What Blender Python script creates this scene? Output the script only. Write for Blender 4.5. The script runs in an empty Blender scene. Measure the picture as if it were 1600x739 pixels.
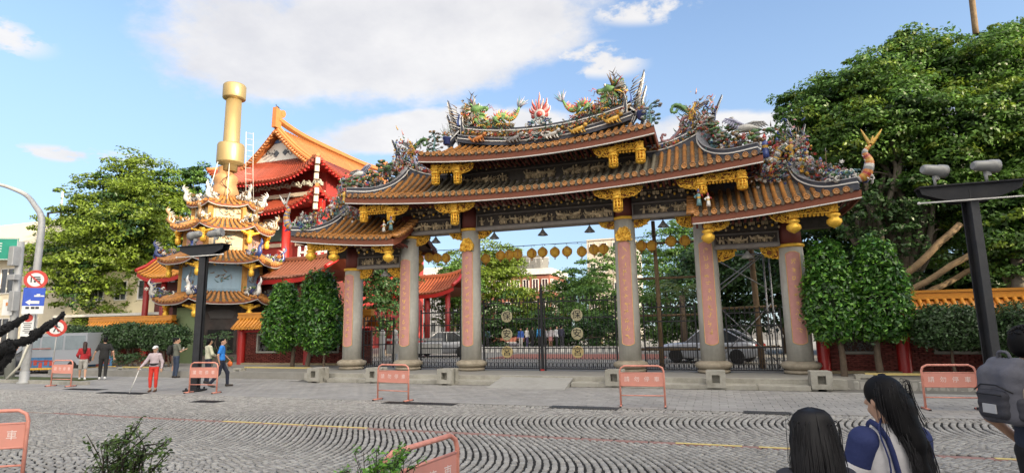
import bpy, math, random
import numpy as np
from mathutils import Vector, Matrix
PI = math.pi; R = math.radians
random.seed(11); rng = np.random.default_rng(11)
scene = bpy.context.scene
COL = scene.collection

# ------------------------------------------------------------------ camera
CAM_LOC = Vector((6.186, -21.916, 1.9875))
FW = Vector((-0.32213109, 0.93381274, 0.15564485))
RT = Vector((0.94438882, 0.32844251, -0.01597739))
UP = Vector((0.06604028, -0.14184244, 0.98768386))
F_PX = 894.187
cd = bpy.data.cameras.new('camera'); cam = bpy.data.objects.new('camera', cd); COL.objects.link(cam)
cam.matrix_world = Matrix(((RT.x, UP.x, -FW.x, CAM_LOC.x), (RT.y, UP.y, -FW.y, CAM_LOC.y), (RT.z, UP.z, -FW.z, CAM_LOC.z), (0, 0, 0, 1)))
cd.sensor_width = 36.0; cd.lens = 36.0 * F_PX / 1600; cd.clip_start = 0.1; cd.clip_end = 3000
scene.camera = cam

def P(px, py, Y):
    """the point of the vertical plane y = Y seen at photo pixel (px, py)"""
    d = FW + RT * ((px - 800) / F_PX) - UP * ((py - 369.5) / F_PX)
    return CAM_LOC + d * ((Y - CAM_LOC.y) / d.y)
def G(px, py, z=0.0):
    d = FW + RT * ((px - 800) / F_PX) - UP * ((py - 369.5) / F_PX)
    return CAM_LOC + d * ((z - CAM_LOC.z) / d.z)

# ------------------------------------------------------------------ light
SUN_EL, SUN_AZ = R(18), math.atan2(-0.34, 0.94)        # direction towards the sun
SUN = Vector((math.cos(SUN_AZ) * math.cos(SUN_EL), math.sin(SUN_AZ) * math.cos(SUN_EL), math.sin(SUN_EL)))
ld = bpy.data.lights.new('sun', 'SUN'); ld.energy = 2.0; ld.angle = R(0.5); ld.color = (1.0, 0.83, 0.60)
so = bpy.data.objects.new('sun', ld); COL.objects.link(so)
so.rotation_euler = (-SUN).to_track_quat('-Z', 'Y').to_euler()
scene.view_settings.view_transform = 'Standard'; scene.view_settings.look = 'None'
scene.view_settings.gamma = 1; scene.view_settings.exposure = 2.2

world = bpy.data.worlds.new('World'); scene.world = world; world.use_nodes = True
wt = world.node_tree; wt.nodes.clear()
def wn(t, **k):
    n = wt.nodes.new(t)
    for a, b in k.items(): setattr(n, a, b)
    return n
def wl(a, b): wt.links.new(a, b)
def wmath(op, a, b=None, c=None, clamp=False):
    n = wn('ShaderNodeMath', operation=op, use_clamp=clamp)
    for i, v in enumerate((a, b, c)):
        if v is None: continue
        if isinstance(v, (int, float)): n.inputs[i].default_value = v
        else: wl(v, n.inputs[i])
    return n.outputs[0]
sky = wn('ShaderNodeTexSky', sky_type='NISHITA', sun_disc=False, sun_elevation=SUN_EL)
sky.sun_rotation = PI / 2 - SUN_AZ
sky.altitude = 0; sky.air_density = .75; sky.dust_density = .3; sky.ozone_density = 1.5
tc = wn('ShaderNodeTexCoord'); sx = wn('ShaderNodeSeparateXYZ'); wl(tc.outputs['Generated'], sx.inputs[0])
zz = wmath('ADD', wmath('MAXIMUM', sx.outputs[2], 0.0), 0.22)
cx_ = wmath('DIVIDE', sx.outputs[0], zz); cy_ = wmath('DIVIDE', sx.outputs[1], zz)
cp = wn('ShaderNodeCombineXYZ'); wl(cx_, cp.inputs[0]); wl(cy_, cp.inputs[1])
def cloud_xy(px, py):
    d = (FW + RT * ((px - 800) / F_PX) - UP * ((py - 369.5) / F_PX)).normalized()
    return d.x / (max(d.z, 0) + .22), d.y / (max(d.z, 0) + .22)
def bank(c, a, b, ang):
    """soft ellipse of cloud cover in the cloud layer, about 1 in the middle and 0 at its rim"""
    dx = wmath('SUBTRACT', cx_, c[0]); dy = wmath('SUBTRACT', cy_, c[1])
    ca, sa = math.cos(ang), math.sin(ang)
    u = wmath('ADD', wmath('MULTIPLY', dx, ca / a), wmath('MULTIPLY', dy, sa / a))
    v = wmath('ADD', wmath('MULTIPLY', dx, -sa / b), wmath('MULTIPLY', dy, ca / b))
    r = wmath('SQRT', wmath('ADD', wmath('MULTIPLY', u, u), wmath('MULTIPLY', v, v)))
    return wmath('SUBTRACT', 1.0, r)
def wnoise(scale, detail, rough=.55, off=(0, 0, 0)):
    mp = wn('ShaderNodeVectorMath', operation='ADD'); wl(cp.outputs[0], mp.inputs[0]); mp.inputs[1].default_value = off
    n = wn('ShaderNodeTexNoise'); wl(mp.outputs[0], n.inputs['Vector'])
    n.inputs['Scale'].default_value = scale; n.inputs['Detail'].default_value = detail; n.inputs['Roughness'].default_value = rough
    return n.outputs[0]
#BANKS
n1 = wnoise(2.2, 10, .62); n2 = wnoise(1.1, 5, .5, (7.3, 2.1, 0)); n3 = wnoise(6.0, 6, .6, (3.1, 9.7, 0)); n4 = wnoise(1.5, 8, .6, (5.2, 1.7, 0))
cover = bank((-.70, 1.10), .58, .30, .12)
for c, a, b, g in (((-.72, 1.56), .60, .15, .30), ((.28, 1.85), .60, .16, .1)): cover = wmath('MAXIMUM', cover, bank(c, a, b, g))
wisp = bank((-.24, 1.36), .16, .09, .5)
for c, a, b, g in (((-.1, 1.20), .16, .08, .2), ((-1.42, .66), .18, .10, 1.2), ((-1.75, 1.15), .24, .07, .9)): wisp = wmath('MAXIMUM', wisp, bank(c, a, b, g))
# denser cloud added behind the photographer, out of view, as soft fill light
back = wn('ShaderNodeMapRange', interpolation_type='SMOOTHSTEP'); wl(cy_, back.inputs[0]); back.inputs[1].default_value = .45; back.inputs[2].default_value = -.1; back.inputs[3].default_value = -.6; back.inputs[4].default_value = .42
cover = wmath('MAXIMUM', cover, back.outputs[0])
e1 = wmath('ADD', wmath('MULTIPLY', cover, 1.25), wmath('MULTIPLY', wmath('SUBTRACT', n1, .5), 1.9))
e2 = wmath('ADD', wmath('MULTIPLY', wisp, .55), wmath('SUBTRACT', wmath('MULTIPLY', wmath('SUBTRACT', n3, .5), 3.6), .12))
e2 = wmath('MINIMUM', e2, wmath('MULTIPLY', wmath('MAXIMUM', wisp, 0.0), .8))
edge = wmath('MAXIMUM', e1, e2)
dens = wn('ShaderNodeMapRange', interpolation_type='SMOOTHSTEP'); wl(edge, dens.inputs[0])
dens.inputs[1].default_value = .0; dens.inputs[2].default_value = .40
shade = wn('ShaderNodeMapRange'); wl(wmath('ADD', wmath('MULTIPLY', n2, .6), wmath('MULTIPLY', n3, .42)), shade.inputs[0])
shade.inputs[1].default_value = .36; shade.inputs[2].default_value = .60
ccol = wn('ShaderNodeMix', data_type='RGBA'); wl(shade.outputs[0], ccol.inputs['Factor'])
ccol.inputs['A'].default_value = (2.15, 2.13, 2.20, 1); ccol.inputs['B'].default_value = (2.75, 2.69, 2.64, 1)
horizon = wn('ShaderNodeMapRange', interpolation_type='SMOOTHSTEP'); wl(sx.outputs[2], horizon.inputs[0])
horizon.inputs[1].default_value = .05; horizon.inputs[2].default_value = .72; horizon.inputs[3].default_value = .75; horizon.inputs[4].default_value = 0.03
hz = wn('ShaderNodeMix', data_type='RGBA'); wl(horizon.outputs[0], hz.inputs['Factor']); wl(sky.outputs[0], hz.inputs['A']); hz.inputs['B'].default_value = (1.22, 1.66, 2.12, 1)
# forward scatter, boosted and warmed towards the unseen sun to fill the shade
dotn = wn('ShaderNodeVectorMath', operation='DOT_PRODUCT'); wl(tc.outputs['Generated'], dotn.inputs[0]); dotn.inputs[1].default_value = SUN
sunward_fill = wmath('ADD', 1.0, wmath('MULTIPLY', wmath('POWER', wmath('MAXIMUM', dotn.outputs['Value'], 0.0), 1.4), 5.0))
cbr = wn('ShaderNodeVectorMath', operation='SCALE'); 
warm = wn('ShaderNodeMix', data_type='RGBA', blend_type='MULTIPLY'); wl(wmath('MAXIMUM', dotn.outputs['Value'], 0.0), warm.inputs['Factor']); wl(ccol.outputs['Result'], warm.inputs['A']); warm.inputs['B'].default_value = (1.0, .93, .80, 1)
wl(warm.outputs['Result'], cbr.inputs[0]); wl(sunward_fill, cbr.inputs['Scale'])
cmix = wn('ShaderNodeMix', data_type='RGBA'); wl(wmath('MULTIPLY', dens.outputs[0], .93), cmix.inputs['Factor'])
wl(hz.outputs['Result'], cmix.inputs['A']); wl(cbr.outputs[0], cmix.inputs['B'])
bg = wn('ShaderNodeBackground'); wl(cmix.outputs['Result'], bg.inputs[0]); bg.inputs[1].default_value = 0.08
wo = wn('ShaderNodeOutputWorld'); wl(bg.outputs[0], wo.inputs[0])

# ------------------------------------------------------------------ materials
MATS = {}
def mat(name, col, rough=.65, metal=0.0, var=.14, scale=4.0, bump=0.0, bscale=30.0, dirt=0.0, dcol=(.05, .045, .04), dscale=1.3,
        island=0.0, trans=0.0, coat=0.0, emit=0.0, spec=.4, dz=1.0):
    if name in MATS: return MATS[name]
    m = bpy.data.materials.new(name); m.use_nodes = True; t = m.node_tree; t.nodes.clear()
    N = t.nodes.new; L = t.links.new
    out = N('ShaderNodeOutputMaterial'); b = N('ShaderNodeBsdfPrincipled')
    b.inputs['Roughness'].default_value = rough; b.inputs['Metallic'].default_value = metal
    b.inputs['Specular IOR Level'].default_value = spec; b.inputs['Coat Weight'].default_value = coat; b.inputs['Coat Roughness'].default_value = .15
    tcn = N('ShaderNodeTexCoord')
    nz = N('ShaderNodeTexNoise'); nz.inputs['Scale'].default_value = scale; nz.inputs['Detail'].default_value = 6; nz.inputs['Roughness'].default_value = .65
    oi = N('ShaderNodeObjectInfo'); of = N('ShaderNodeVectorMath'); of.operation = 'MULTIPLY_ADD'; L(oi.outputs['Random'], of.inputs[0]); of.inputs[1].default_value = (37, 23, 51); L(tcn.outputs['Object'], of.inputs[2])
    L(of.outputs[0], nz.inputs['Vector'])
    mr = N('ShaderNodeMapRange'); L(nz.outputs[0], mr.inputs[0]); mr.inputs[1].default_value = .25; mr.inputs[2].default_value = .75
    mr.inputs[3].default_value = 1 - var; mr.inputs[4].default_value = 1 + var
    fac = mr.outputs[0]
    if island:
        ge = N('ShaderNodeNewGeometry')
        ad = N('ShaderNodeMath'); ad.operation = 'ADD'; L(ge.outputs['Random Per Island'], ad.inputs[0]); L(oi.outputs['Random'], ad.inputs[1])
        fr = N('ShaderNodeMath'); fr.operation = 'FRACT'; L(ad.outputs[0], fr.inputs[0])
        m2 = N('ShaderNodeMapRange'); L(fr.outputs[0], m2.inputs[0]); m2.inputs[3].default_value = 1 - island; m2.inputs[4].default_value = 1 + island
        mu = N('ShaderNodeMath'); mu.operation = 'MULTIPLY'; L(fac, mu.inputs[0]); L(m2.outputs[0], mu.inputs[1]); fac = mu.outputs[0]
    vm = N('ShaderNodeVectorMath'); vm.operation = 'SCALE'; vm.inputs[0].default_value = col[:3]; L(fac, vm.inputs['Scale'])
    c = vm.outputs[0]
    if dirt:
        dn = N('ShaderNodeTexNoise'); dn.inputs['Scale'].default_value = dscale; dn.inputs['Detail'].default_value = 8; dn.inputs['Roughness'].default_value = .7
        gp_ = N('ShaderNodeNewGeometry'); vz = N('ShaderNodeVectorMath'); vz.operation = 'MULTIPLY'; vz.inputs[1].default_value = (1, 1, dz); L(gp_.outputs['Position'], vz.inputs[0]); L(vz.outputs[0], dn.inputs['Vector'])
        dm = N('ShaderNodeMapRange'); L(dn.outputs[0], dm.inputs[0]); dm.inputs[1].default_value = .46; dm.inputs[2].default_value = .72; dm.inputs[4].default_value = dirt
        mx = N('ShaderNodeMix'); mx.data_type = 'RGBA'; L(dm.outputs[0], mx.inputs['Factor']); L(c, mx.inputs['A']); mx.inputs['B'].default_value = (*dcol, 1); c = mx.outputs['Result']
    L(c, b.inputs['Base Color'])
    if bump:
        bn = N('ShaderNodeTexNoise'); bn.inputs['Scale'].default_value = bscale; bn.inputs['Detail'].default_value = 5
        L(tcn.outputs['Object'], bn.inputs['Vector'])
        bp = N('ShaderNodeBump'); bp.inputs['Strength'].default_value = bump; bp.inputs['Distance'].default_value = .02
        L(bn.outputs[0], bp.inputs['Height']); L(bp.outputs[0], b.inputs['Normal'])
    if emit:
        L(c, b.inputs['Emission Color']); b.inputs['Emission Strength'].default_value = emit
    sh = b.outputs[0]
    if trans:
        tr = N('ShaderNodeBsdfTranslucent'); L(c, tr.inputs[0])
        ms = N('ShaderNodeMixShader'); ms.inputs[0].default_value = trans; L(sh, ms.inputs[1]); L(tr.outputs[0], ms.inputs[2]); sh = ms.outputs[0]
    L(sh, out.inputs[0]); MATS[name] = m
    return m

GOLD = mat('gold_leaf', (.95, .56, .07), .40, .40, .22, 9, bump=.5, bscale=45, dirt=.3, dcol=(.20, .085, .01), dscale=7)
TILE = mat('glazed_tile', (.43, .185, .045), .38, 0, .3, 6, dirt=.8, dcol=(.075, .055, .04), dscale=3.2, coat=.15)
PAN = mat('weathered_pan_tile', (.10, .085, .065), .7, 0, .35, 6, dirt=.5, dcol=(.17, .09, .03), dscale=2.5)
FASCIA = mat('painted_fascia', (.25, .082, .045), .6, 0, .12, 3, dirt=.3, dcol=(.16, .07, .045))
WHITE = mat('white_paint', (.72, .70, .66), .6, 0, .06, 4, dirt=.25, dcol=(.35, .32, .27))
DARKWOOD = mat('dark_carved_stone', (.065, .055, .047), .75, 0, .35, 6, bump=.4, bscale=25)
RELIEF = mat('weathered_relief', (.50, .39, .24), .6, 0, .45, 9, island=.4)
MAROON = mat('maroon_paint', (.17, .045, .035), .6, 0, .15, 4)
STONE = mat('column_stone', (.47, .46, .415), .8, 0, .12, 5, bump=.25, bscale=60, dirt=.6, dcol=(.29, .28, .245), dscale=3.2, dz=.16)
BASE = mat('column_base_stone', (.36, .31, .235), .85, 0, .22, 6, bump=.4, bscale=30, dirt=.55, dcol=(.15, .12, .08), dscale=3)
PINK = mat('couplet_pink', (.56, .27, .235), .65, 0, .10, 8, bump=.15, bscale=50)
CONC = mat('step_concrete', (.36, .345, .30), .9, 0, .15, 5, bump=.3, bscale=40, dirt=.6, dcol=(.16, .15, .115), dscale=1.6)
IRON = mat('black_iron', (.018, .018, .020), .5, .3, .3, 8)
RIDGE = mat('ridge_slate', (.055, .058, .075), .6, 0, .3, 5)
RIDGEL = mat('ridge_pale', (.30, .30, .32), .6, 0, .3, 5)
HUES = [mat('ceramic_' + n, c, .35, 0, .3, 14, island=.35, coat=.2) for n, c in (
    ('green', (.085, .17, .05)), ('dark_green', (.055, .10, .06)), ('red', (.33, .045, .035)), ('yellow', (.52, .31, .05)), ('blue', (.045, .07, .23)),
    ('white', (.54, .52, .48)), ('pink', (.45, .21, .21)), ('orange', (.47, .17, .04)), ('teal', (.10, .20, .21)), ('grey', (.22, .215, .21)),
    ('lavender', (.27, .27, .36)), ('umber', (.20, .125, .06)))]
GRN, DGR, RED, YEL, BLU, WHT, PNK, ORG, TEA, GRY, LAV, UMB = range(12)
GOLDB = mat('gilt_ground', (.22, .075, .012), .6, .3, .3, 9)
REDPAINT = mat('red_paint', (.42, .022, .018), .4, 0, .12, 3, coat=.2)
BRICK = mat('red_brick', (.23, .065, .05), .8, 0, .2, 5, island=.25, bump=.25, bscale=40)
MORTAR = mat('mortar', (.16, .10, .08), .95)
OTILE = mat('orange_glaze', (.56, .235, .03), .4, 0, .16, 4, island=.12, dirt=.3, dcol=(.30, .11, .02), dscale=2.5, coat=.2)
STEEL = mat('dark_steel', (.025, .026, .030), .5, .2, .35, 4, bump=.15, bscale=12, dirt=.4, dcol=(.06, .055, .05))
BARK = mat('bark', (.115, .085, .06), .9, 0, .35, 7, bump=.8, bscale=22)
PALEBARK = mat('pale_bark', (.14, .12, .092), .9, 0, .3, 6, bump=.7, bscale=18)
TIMBER = mat('prop_timber', (.17, .115, .06), .85, 0, .3, 6, bump=.7, bscale=14, dirt=.4, dcol=(.12, .085, .05), dscale=4)
GLASS = mat('dark_glass', (.03, .035, .04), .08, 0, .1, 2, spec=.8)
SKIN = mat('skin', (.50, .29, .19), .55, 0, .06, 9)
HAIR = mat('black_hair', (.005, .0045, .005), .6, 0, .3, 20, spec=.15)
SALMON = mat('salmon_paint', (.72, .30, .225), .45, 0, .07, 5, dirt=.5, dcol=(.30, .10, .06), dscale=7)
YELLOW = mat('road_yellow', (.66, .52, .20), .8, 0, .12, 6, dirt=.4, dcol=(.33, .28, .15), dscale=6)

# ------------------------------------------------------------------ mesh helpers
class MB:
    def __init__(s): s.v = []; s.f = []; s.m = []; s.s = []
    def add(s, vs, fs, m=0, smooth=False):
        b = len(s.v); s.v.extend(tuple(p) for p in vs)
        for f in fs:
            s.f.append(tuple(i + b for i in f)); s.m.append(m); s.s.append(smooth)
        return s
    def box(s, c, d, m=0, rz=0.0, top=(1, 1), rot=None):
        x, y, z = d[0] / 2, d[1] / 2, d[2] / 2; a, b = top
        vs = [(-x, -y, -z), (x, -y, -z), (x, y, -z), (-x, y, -z), (-x * a, -y * b, z), (x * a, -y * b, z), (x * a, y * b, z), (-x * a, y * b, z)]
        M = rot if rot is not None else Matrix.Rotation(rz, 3, 'Z'); c = Vector(c)
        return s.add([M @ Vector(v) + c for v in vs], [(3, 2, 1, 0), (4, 5, 6, 7), (0, 1, 5, 4), (1, 2, 6, 5), (2, 3, 7, 6), (3, 0, 4, 7)], m)
    def bev(s, c, d, r, m=0, rz=0.0):
        """box with chamfered vertical and top edges"""
        x, y, z = d[0] / 2, d[1] / 2, d[2] / 2; c = Vector(c); M = Matrix.Rotation(rz, 3, 'Z')
        def ring(k, zz):
            a, b = x - k, y - k
            return [(-a + r, -b, zz), (a - r, -b, zz), (a, -b + r, zz), (a, b - r, zz), (a - r, b, zz), (-a + r, b, zz), (-a, b - r, zz), (-a, -b + r, zz)]
        vs = [M @ Vector(p) + c for q in (ring(0, -z), ring(0, z - r), ring(r, z)) for p in q]
        fs = [(i + k * 8, (i + 1) % 8 + k * 8, (i + 1) % 8 + k * 8 + 8, i + k * 8 + 8) for k in (0, 1) for i in range(8)]
        return s.add(vs, fs + [tuple(range(16, 24)), tuple(range(7, -1, -1))], m)
    def tube(s, path, rad, n=8, m=0, caps=True, smooth=True, flat=1.0, mats=None):
        pts = [Vector(p) for p in path]; k = len(pts)
        rr = list(rad) if hasattr(rad, '__len__') else [rad] * k
        up = None; vs = []
        for i, p in enumerate(pts):
            t = (pts[min(i + 1, k - 1)] - pts[max(i - 1, 0)])
            if t.length < 1e-9: t = Vector((0, 0, 1))
            t.normalize()
            if up is None:
                up = t.orthogonal().normalized() if abs(t.z) > .95 else (Vector((0, 0, 1)) - t * t.z).normalized()
            else:
                up = up - t * up.dot(t)
                up = up.normalized() if up.length > 1e-6 else t.orthogonal().normalized()
            w = t.cross(up)
            for j in range(n):
                a = 2 * PI * j / n
                vs.append(p + (up * math.cos(a) + w * (math.sin(a) * flat)) * rr[i])
        b = len(s.v); s.v.extend(tuple(p) for p in vs)
        for i in range(k - 1):
            mm = mats[i % len(mats)] if mats else m
            for j in range(n):
                s.f.append((b + i * n + j, b + i * n + (j + 1) % n, b + (i + 1) * n + (j + 1) % n, b + (i + 1) * n + j)); s.m.append(mm); s.s.append(smooth)
        if caps:
            s.f.append(tuple(b + j for j in range(n - 1, -1, -1))); s.f.append(tuple(b + (k - 1) * n + j for j in range(n)))
            s.m += [mats[0] if mats else m, mats[-1] if mats else m]; s.s += [False, False]
        return s
    def cyl(s, a, b, r, n=12, m=0, r2=None, smooth=True): return s.tube([a, b], [r, r if r2 is None else r2], n, m, True, smooth)
    def lathe(s, prof, c=(0, 0, 0), n=16, m=0, smooth=True, M=None, mats=None, wob=None):
        c = Vector(c); vs = []
        for r, z in prof:
            for j in range(n):
                a = 2 * PI * j / n; q = r * (wob(j) if wob else 1)
                p = Vector((q * math.cos(a), q * math.sin(a), z)); vs.append((M @ p if M is not None else p) + c)
        b = len(s.v); s.v.extend(tuple(p) for p in vs)
        for i in range(len(prof) - 1):
            for j in range(n):
                s.f.append((b + i * n + j, b + i * n + (j + 1) % n, b + (i + 1) * n + (j + 1) % n, b + (i + 1) * n + j)); s.m.append(mats[i] if mats else m); s.s.append(smooth)
        s.f.append(tuple(b + j for j in range(n - 1, -1, -1))); s.f.append(tuple(b + (len(prof) - 1) * n + j for j in range(n)))
        s.m += [mats[0] if mats else m, mats[-1] if mats else m]; s.s += [False, False]
        return s
    def sph(s, c, r, n=8, k=6, m=0, M=None):
        r = (r, r, r) if not hasattr(r, '__len__') else r; c = Vector(c); vs = []
        for i in range(1, k):
            t = PI * i / k
            for j in range(n):
                a = 2 * PI * j / n; p = Vector((r[0] * math.sin(t) * math.cos(a), r[1] * math.sin(t) * math.sin(a), -r[2] * math.cos(t)))
                vs.append((M @ p if M is not None else p) + c)
        lo = Vector((0, 0, -r[2])); hi = Vector((0, 0, r[2]))
        vs += [(M @ lo if M is not None else lo) + c, (M @ hi if M is not None else hi) + c]
        fs = [(i * n + j, i * n + (j + 1) % n, (i + 1) * n + (j + 1) % n, (i + 1) * n + j) for i in range(k - 2) for j in range(n)]
        e = (k - 1) * n
        fs += [(e, (j + 1) % n, j) for j in range(n)] + [(e + 1, (k - 2) * n + j, (k - 2) * n + (j + 1) % n) for j in range(n)]
        return s.add(vs, fs, m, True)
    def prism(s, poly, h, M=None, m=0, o=(0, 0, 0), smooth=False):
        """polygon in local xz, thickness h along local y"""
        o = Vector(o); n = len(poly); f = (lambda p: M @ p) if M is not None else (lambda p: p)
        vs = [f(Vector((x, -h / 2, z))) + o for x, z in poly] + [f(Vector((x, h / 2, z))) + o for x, z in poly]
        return s.add(vs, [tuple(range(n)), tuple(range(2 * n - 1, n - 1, -1))] + [(i, i + n, (i + 1) % n + n, (i + 1) % n) for i in range(n)], m, smooth)
    def strip(s, a, b, m=0, smooth=False):
        n = len(a); return s.add(list(a) + list(b), [(i, i + 1, n + i + 1, n + i) for i in range(n - 1)], m, smooth)
    def flower(s, c, r, m, cm=YEL, nrm=None):
        c = Vector(c); nr = Vector(nrm or (random.uniform(-.6, .6), -1, random.uniform(-.2, .8))).normalized()
        a = nr.orthogonal().normalized(); b = nr.cross(a); k = 6; ph = random.random() * 6
        vs = [c + nr * r * .25]
        for i in range(2 * k):
            q = ph + PI * i / k; rr = r if i % 2 else r * .55
            vs.append(c + (a * math.cos(q) + b * math.sin(q)) * rr + nr * (r * .35 if i % 2 else -.1 * r))
        s.add(vs, [(0, 1 + i, 1 + (i + 1) % (2 * k)) for i in range(2 * k)], m)
        s.add([c + nr * r * .5, *[c + nr * r * .12 + (a * math.cos(q) + b * math.sin(q)) * r * .3 for q in (0, 2.1, 4.2)]], [(0, 1, 2), (0, 2, 3), (0, 3, 1)], cm)
    def leaf(s, c, r, m):
        c = Vector(c); d = Vector((random.uniform(-1, 1), random.uniform(-.8, .2), random.uniform(-.5, 1))).normalized(); w = d.orthogonal().normalized() * r * .38
        n = d.cross(w).normalized() * r * .15
        s.add([c, c + d * r * .5 + w + n, c + d * r, c + d * r * .5 - w + n], [(0, 1, 2, 3)], m)
    def build(s, name, mats, parent=None, label=None, local=False):
        me = bpy.data.meshes.new(name)
        vs = s.v
        if parent is not None and not local:
            o = world_loc(parent); vs = [(x - o.x, y - o.y, z - o.z) for x, y, z in vs]
        me.from_pydata(vs, [], s.f)
        for q in (mats if isinstance(mats, (list, tuple)) else [mats]): me.materials.append(q)
        if s.f:
            me.polygons.foreach_set('material_index', s.m); me.polygons.foreach_set('use_smooth', s.s)
        me.update()
        return link(name, me, parent, label)
def world_loc(o):
    v = Vector((0, 0, 0))
    while o is not None: v += o.location; o = o.parent
    return v
def link(name, me, parent=None, label=None, loc=None):
    o = bpy.data.objects.new(name, me); COL.objects.link(o)
    if parent is not None: o.parent = parent
    if label: o['label'] = label
    if loc is not None: o.location = loc
    return o
def npmesh(name, V, Fs, mats, parent=None, midx=None, smooth=False):
    me = bpy.data.meshes.new(name)
    V = np.asarray(V, np.float32)
    if parent is not None: V = V - np.array(world_loc(parent), np.float32)
    Fs = np.asarray(Fs, np.int32); nf, k = Fs.shape
    me.vertices.add(len(V)); me.vertices.foreach_set('co', V.ravel())
    me.loops.add(nf * k); me.loops.foreach_set('vertex_index', Fs.ravel())
    me.polygons.add(nf); me.polygons.foreach_set('loop_start', np.arange(0, nf * k, k, dtype=np.int32))
    for q in (mats if isinstance(mats, (list, tuple)) else [mats]): me.materials.append(q)
    if midx is not None: me.polygons.foreach_set('material_index', np.asarray(midx, np.int32))
    if smooth: me.polygons.foreach_set('use_smooth', np.ones(nf, bool))
    me.update(calc_edges=True); me.validate()
    return link(name, me, parent)
def tag(o, label=None, cat=None, group=None, kind=None):
    for k, v in (('label', label), ('category', cat), ('group', group), ('kind', kind)):
        if v: o[k] = v
    return o
def thing(name, label, cat, loc=(0, 0, 0), rz=0.0, group=None):
    o = bpy.data.objects.new(name, None); COL.objects.link(o); o.location = loc; o.rotation_euler = (0, 0, rz); o.empty_display_size = .2
    return tag(o, label, cat, group)
KIDS = {}
def copy_tree(o, loc=None, rz=None, label=None, parent=None):
    c = o.copy(); COL.objects.link(c)
    if parent is not None: c.parent = parent; c.matrix_parent_inverse = o.matrix_parent_inverse
    if loc is not None: c.location = loc
    if rz is not None: c.rotation_euler = (0, 0, rz)
    if label: c['label'] = label
    for ch in list(o.children): copy_tree(ch, parent=c)
    return c
def struct(name, mb, mats, parent=None):
    o = mb.build(name, mats, parent); o['kind'] = 'structure'; return o
def text(body, size, name, material, parent, loc, M, ext=.004, label=None, align='CENTER'):
    """flat lettering standing in local xz of the matrix M"""
    c = bpy.data.curves.new('lettering', 'FONT'); c.body = body; c.size = size; c.align_x = align; c.align_y = 'CENTER'; c.extrude = ext; c.resolution_u = 2
    o = bpy.data.objects.new('lettering', c); COL.objects.link(o)
    me = bpy.data.meshes.new_from_object(o.evaluated_get(bpy.context.evaluated_depsgraph_get()))
    bpy.data.objects.remove(o); bpy.data.curves.remove(c)
    me.transform(Matrix.Translation(loc) @ M.to_4x4() @ Matrix.Rotation(PI / 2, 4, 'X'))
    me.materials.clear(); me.materials.append(material)
    return link(name, me, parent, label)
I3 = Matrix.Identity(3)
def bez(pts, n=16):
    """Catmull-Rom through the points"""
    p = [Vector(q) for q in pts]; p = [p[0] * 2 - p[1]] + p + [p[-1] * 2 - p[-2]]; out = []; k = len(p) - 3
    for i in range(n + 1):
        t = i / n * k; j = min(int(t), k - 1); u = t - j; a, b, c, d = p[j:j + 4]
        out.append(.5 * ((2 * b) + (c - a) * u + (2 * a - 5 * b + 4 * c - d) * u * u + (3 * b - a - 3 * c + d) * u ** 3))
    return out
def lerp(a, b, t): return a + (b - a) * t

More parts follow.
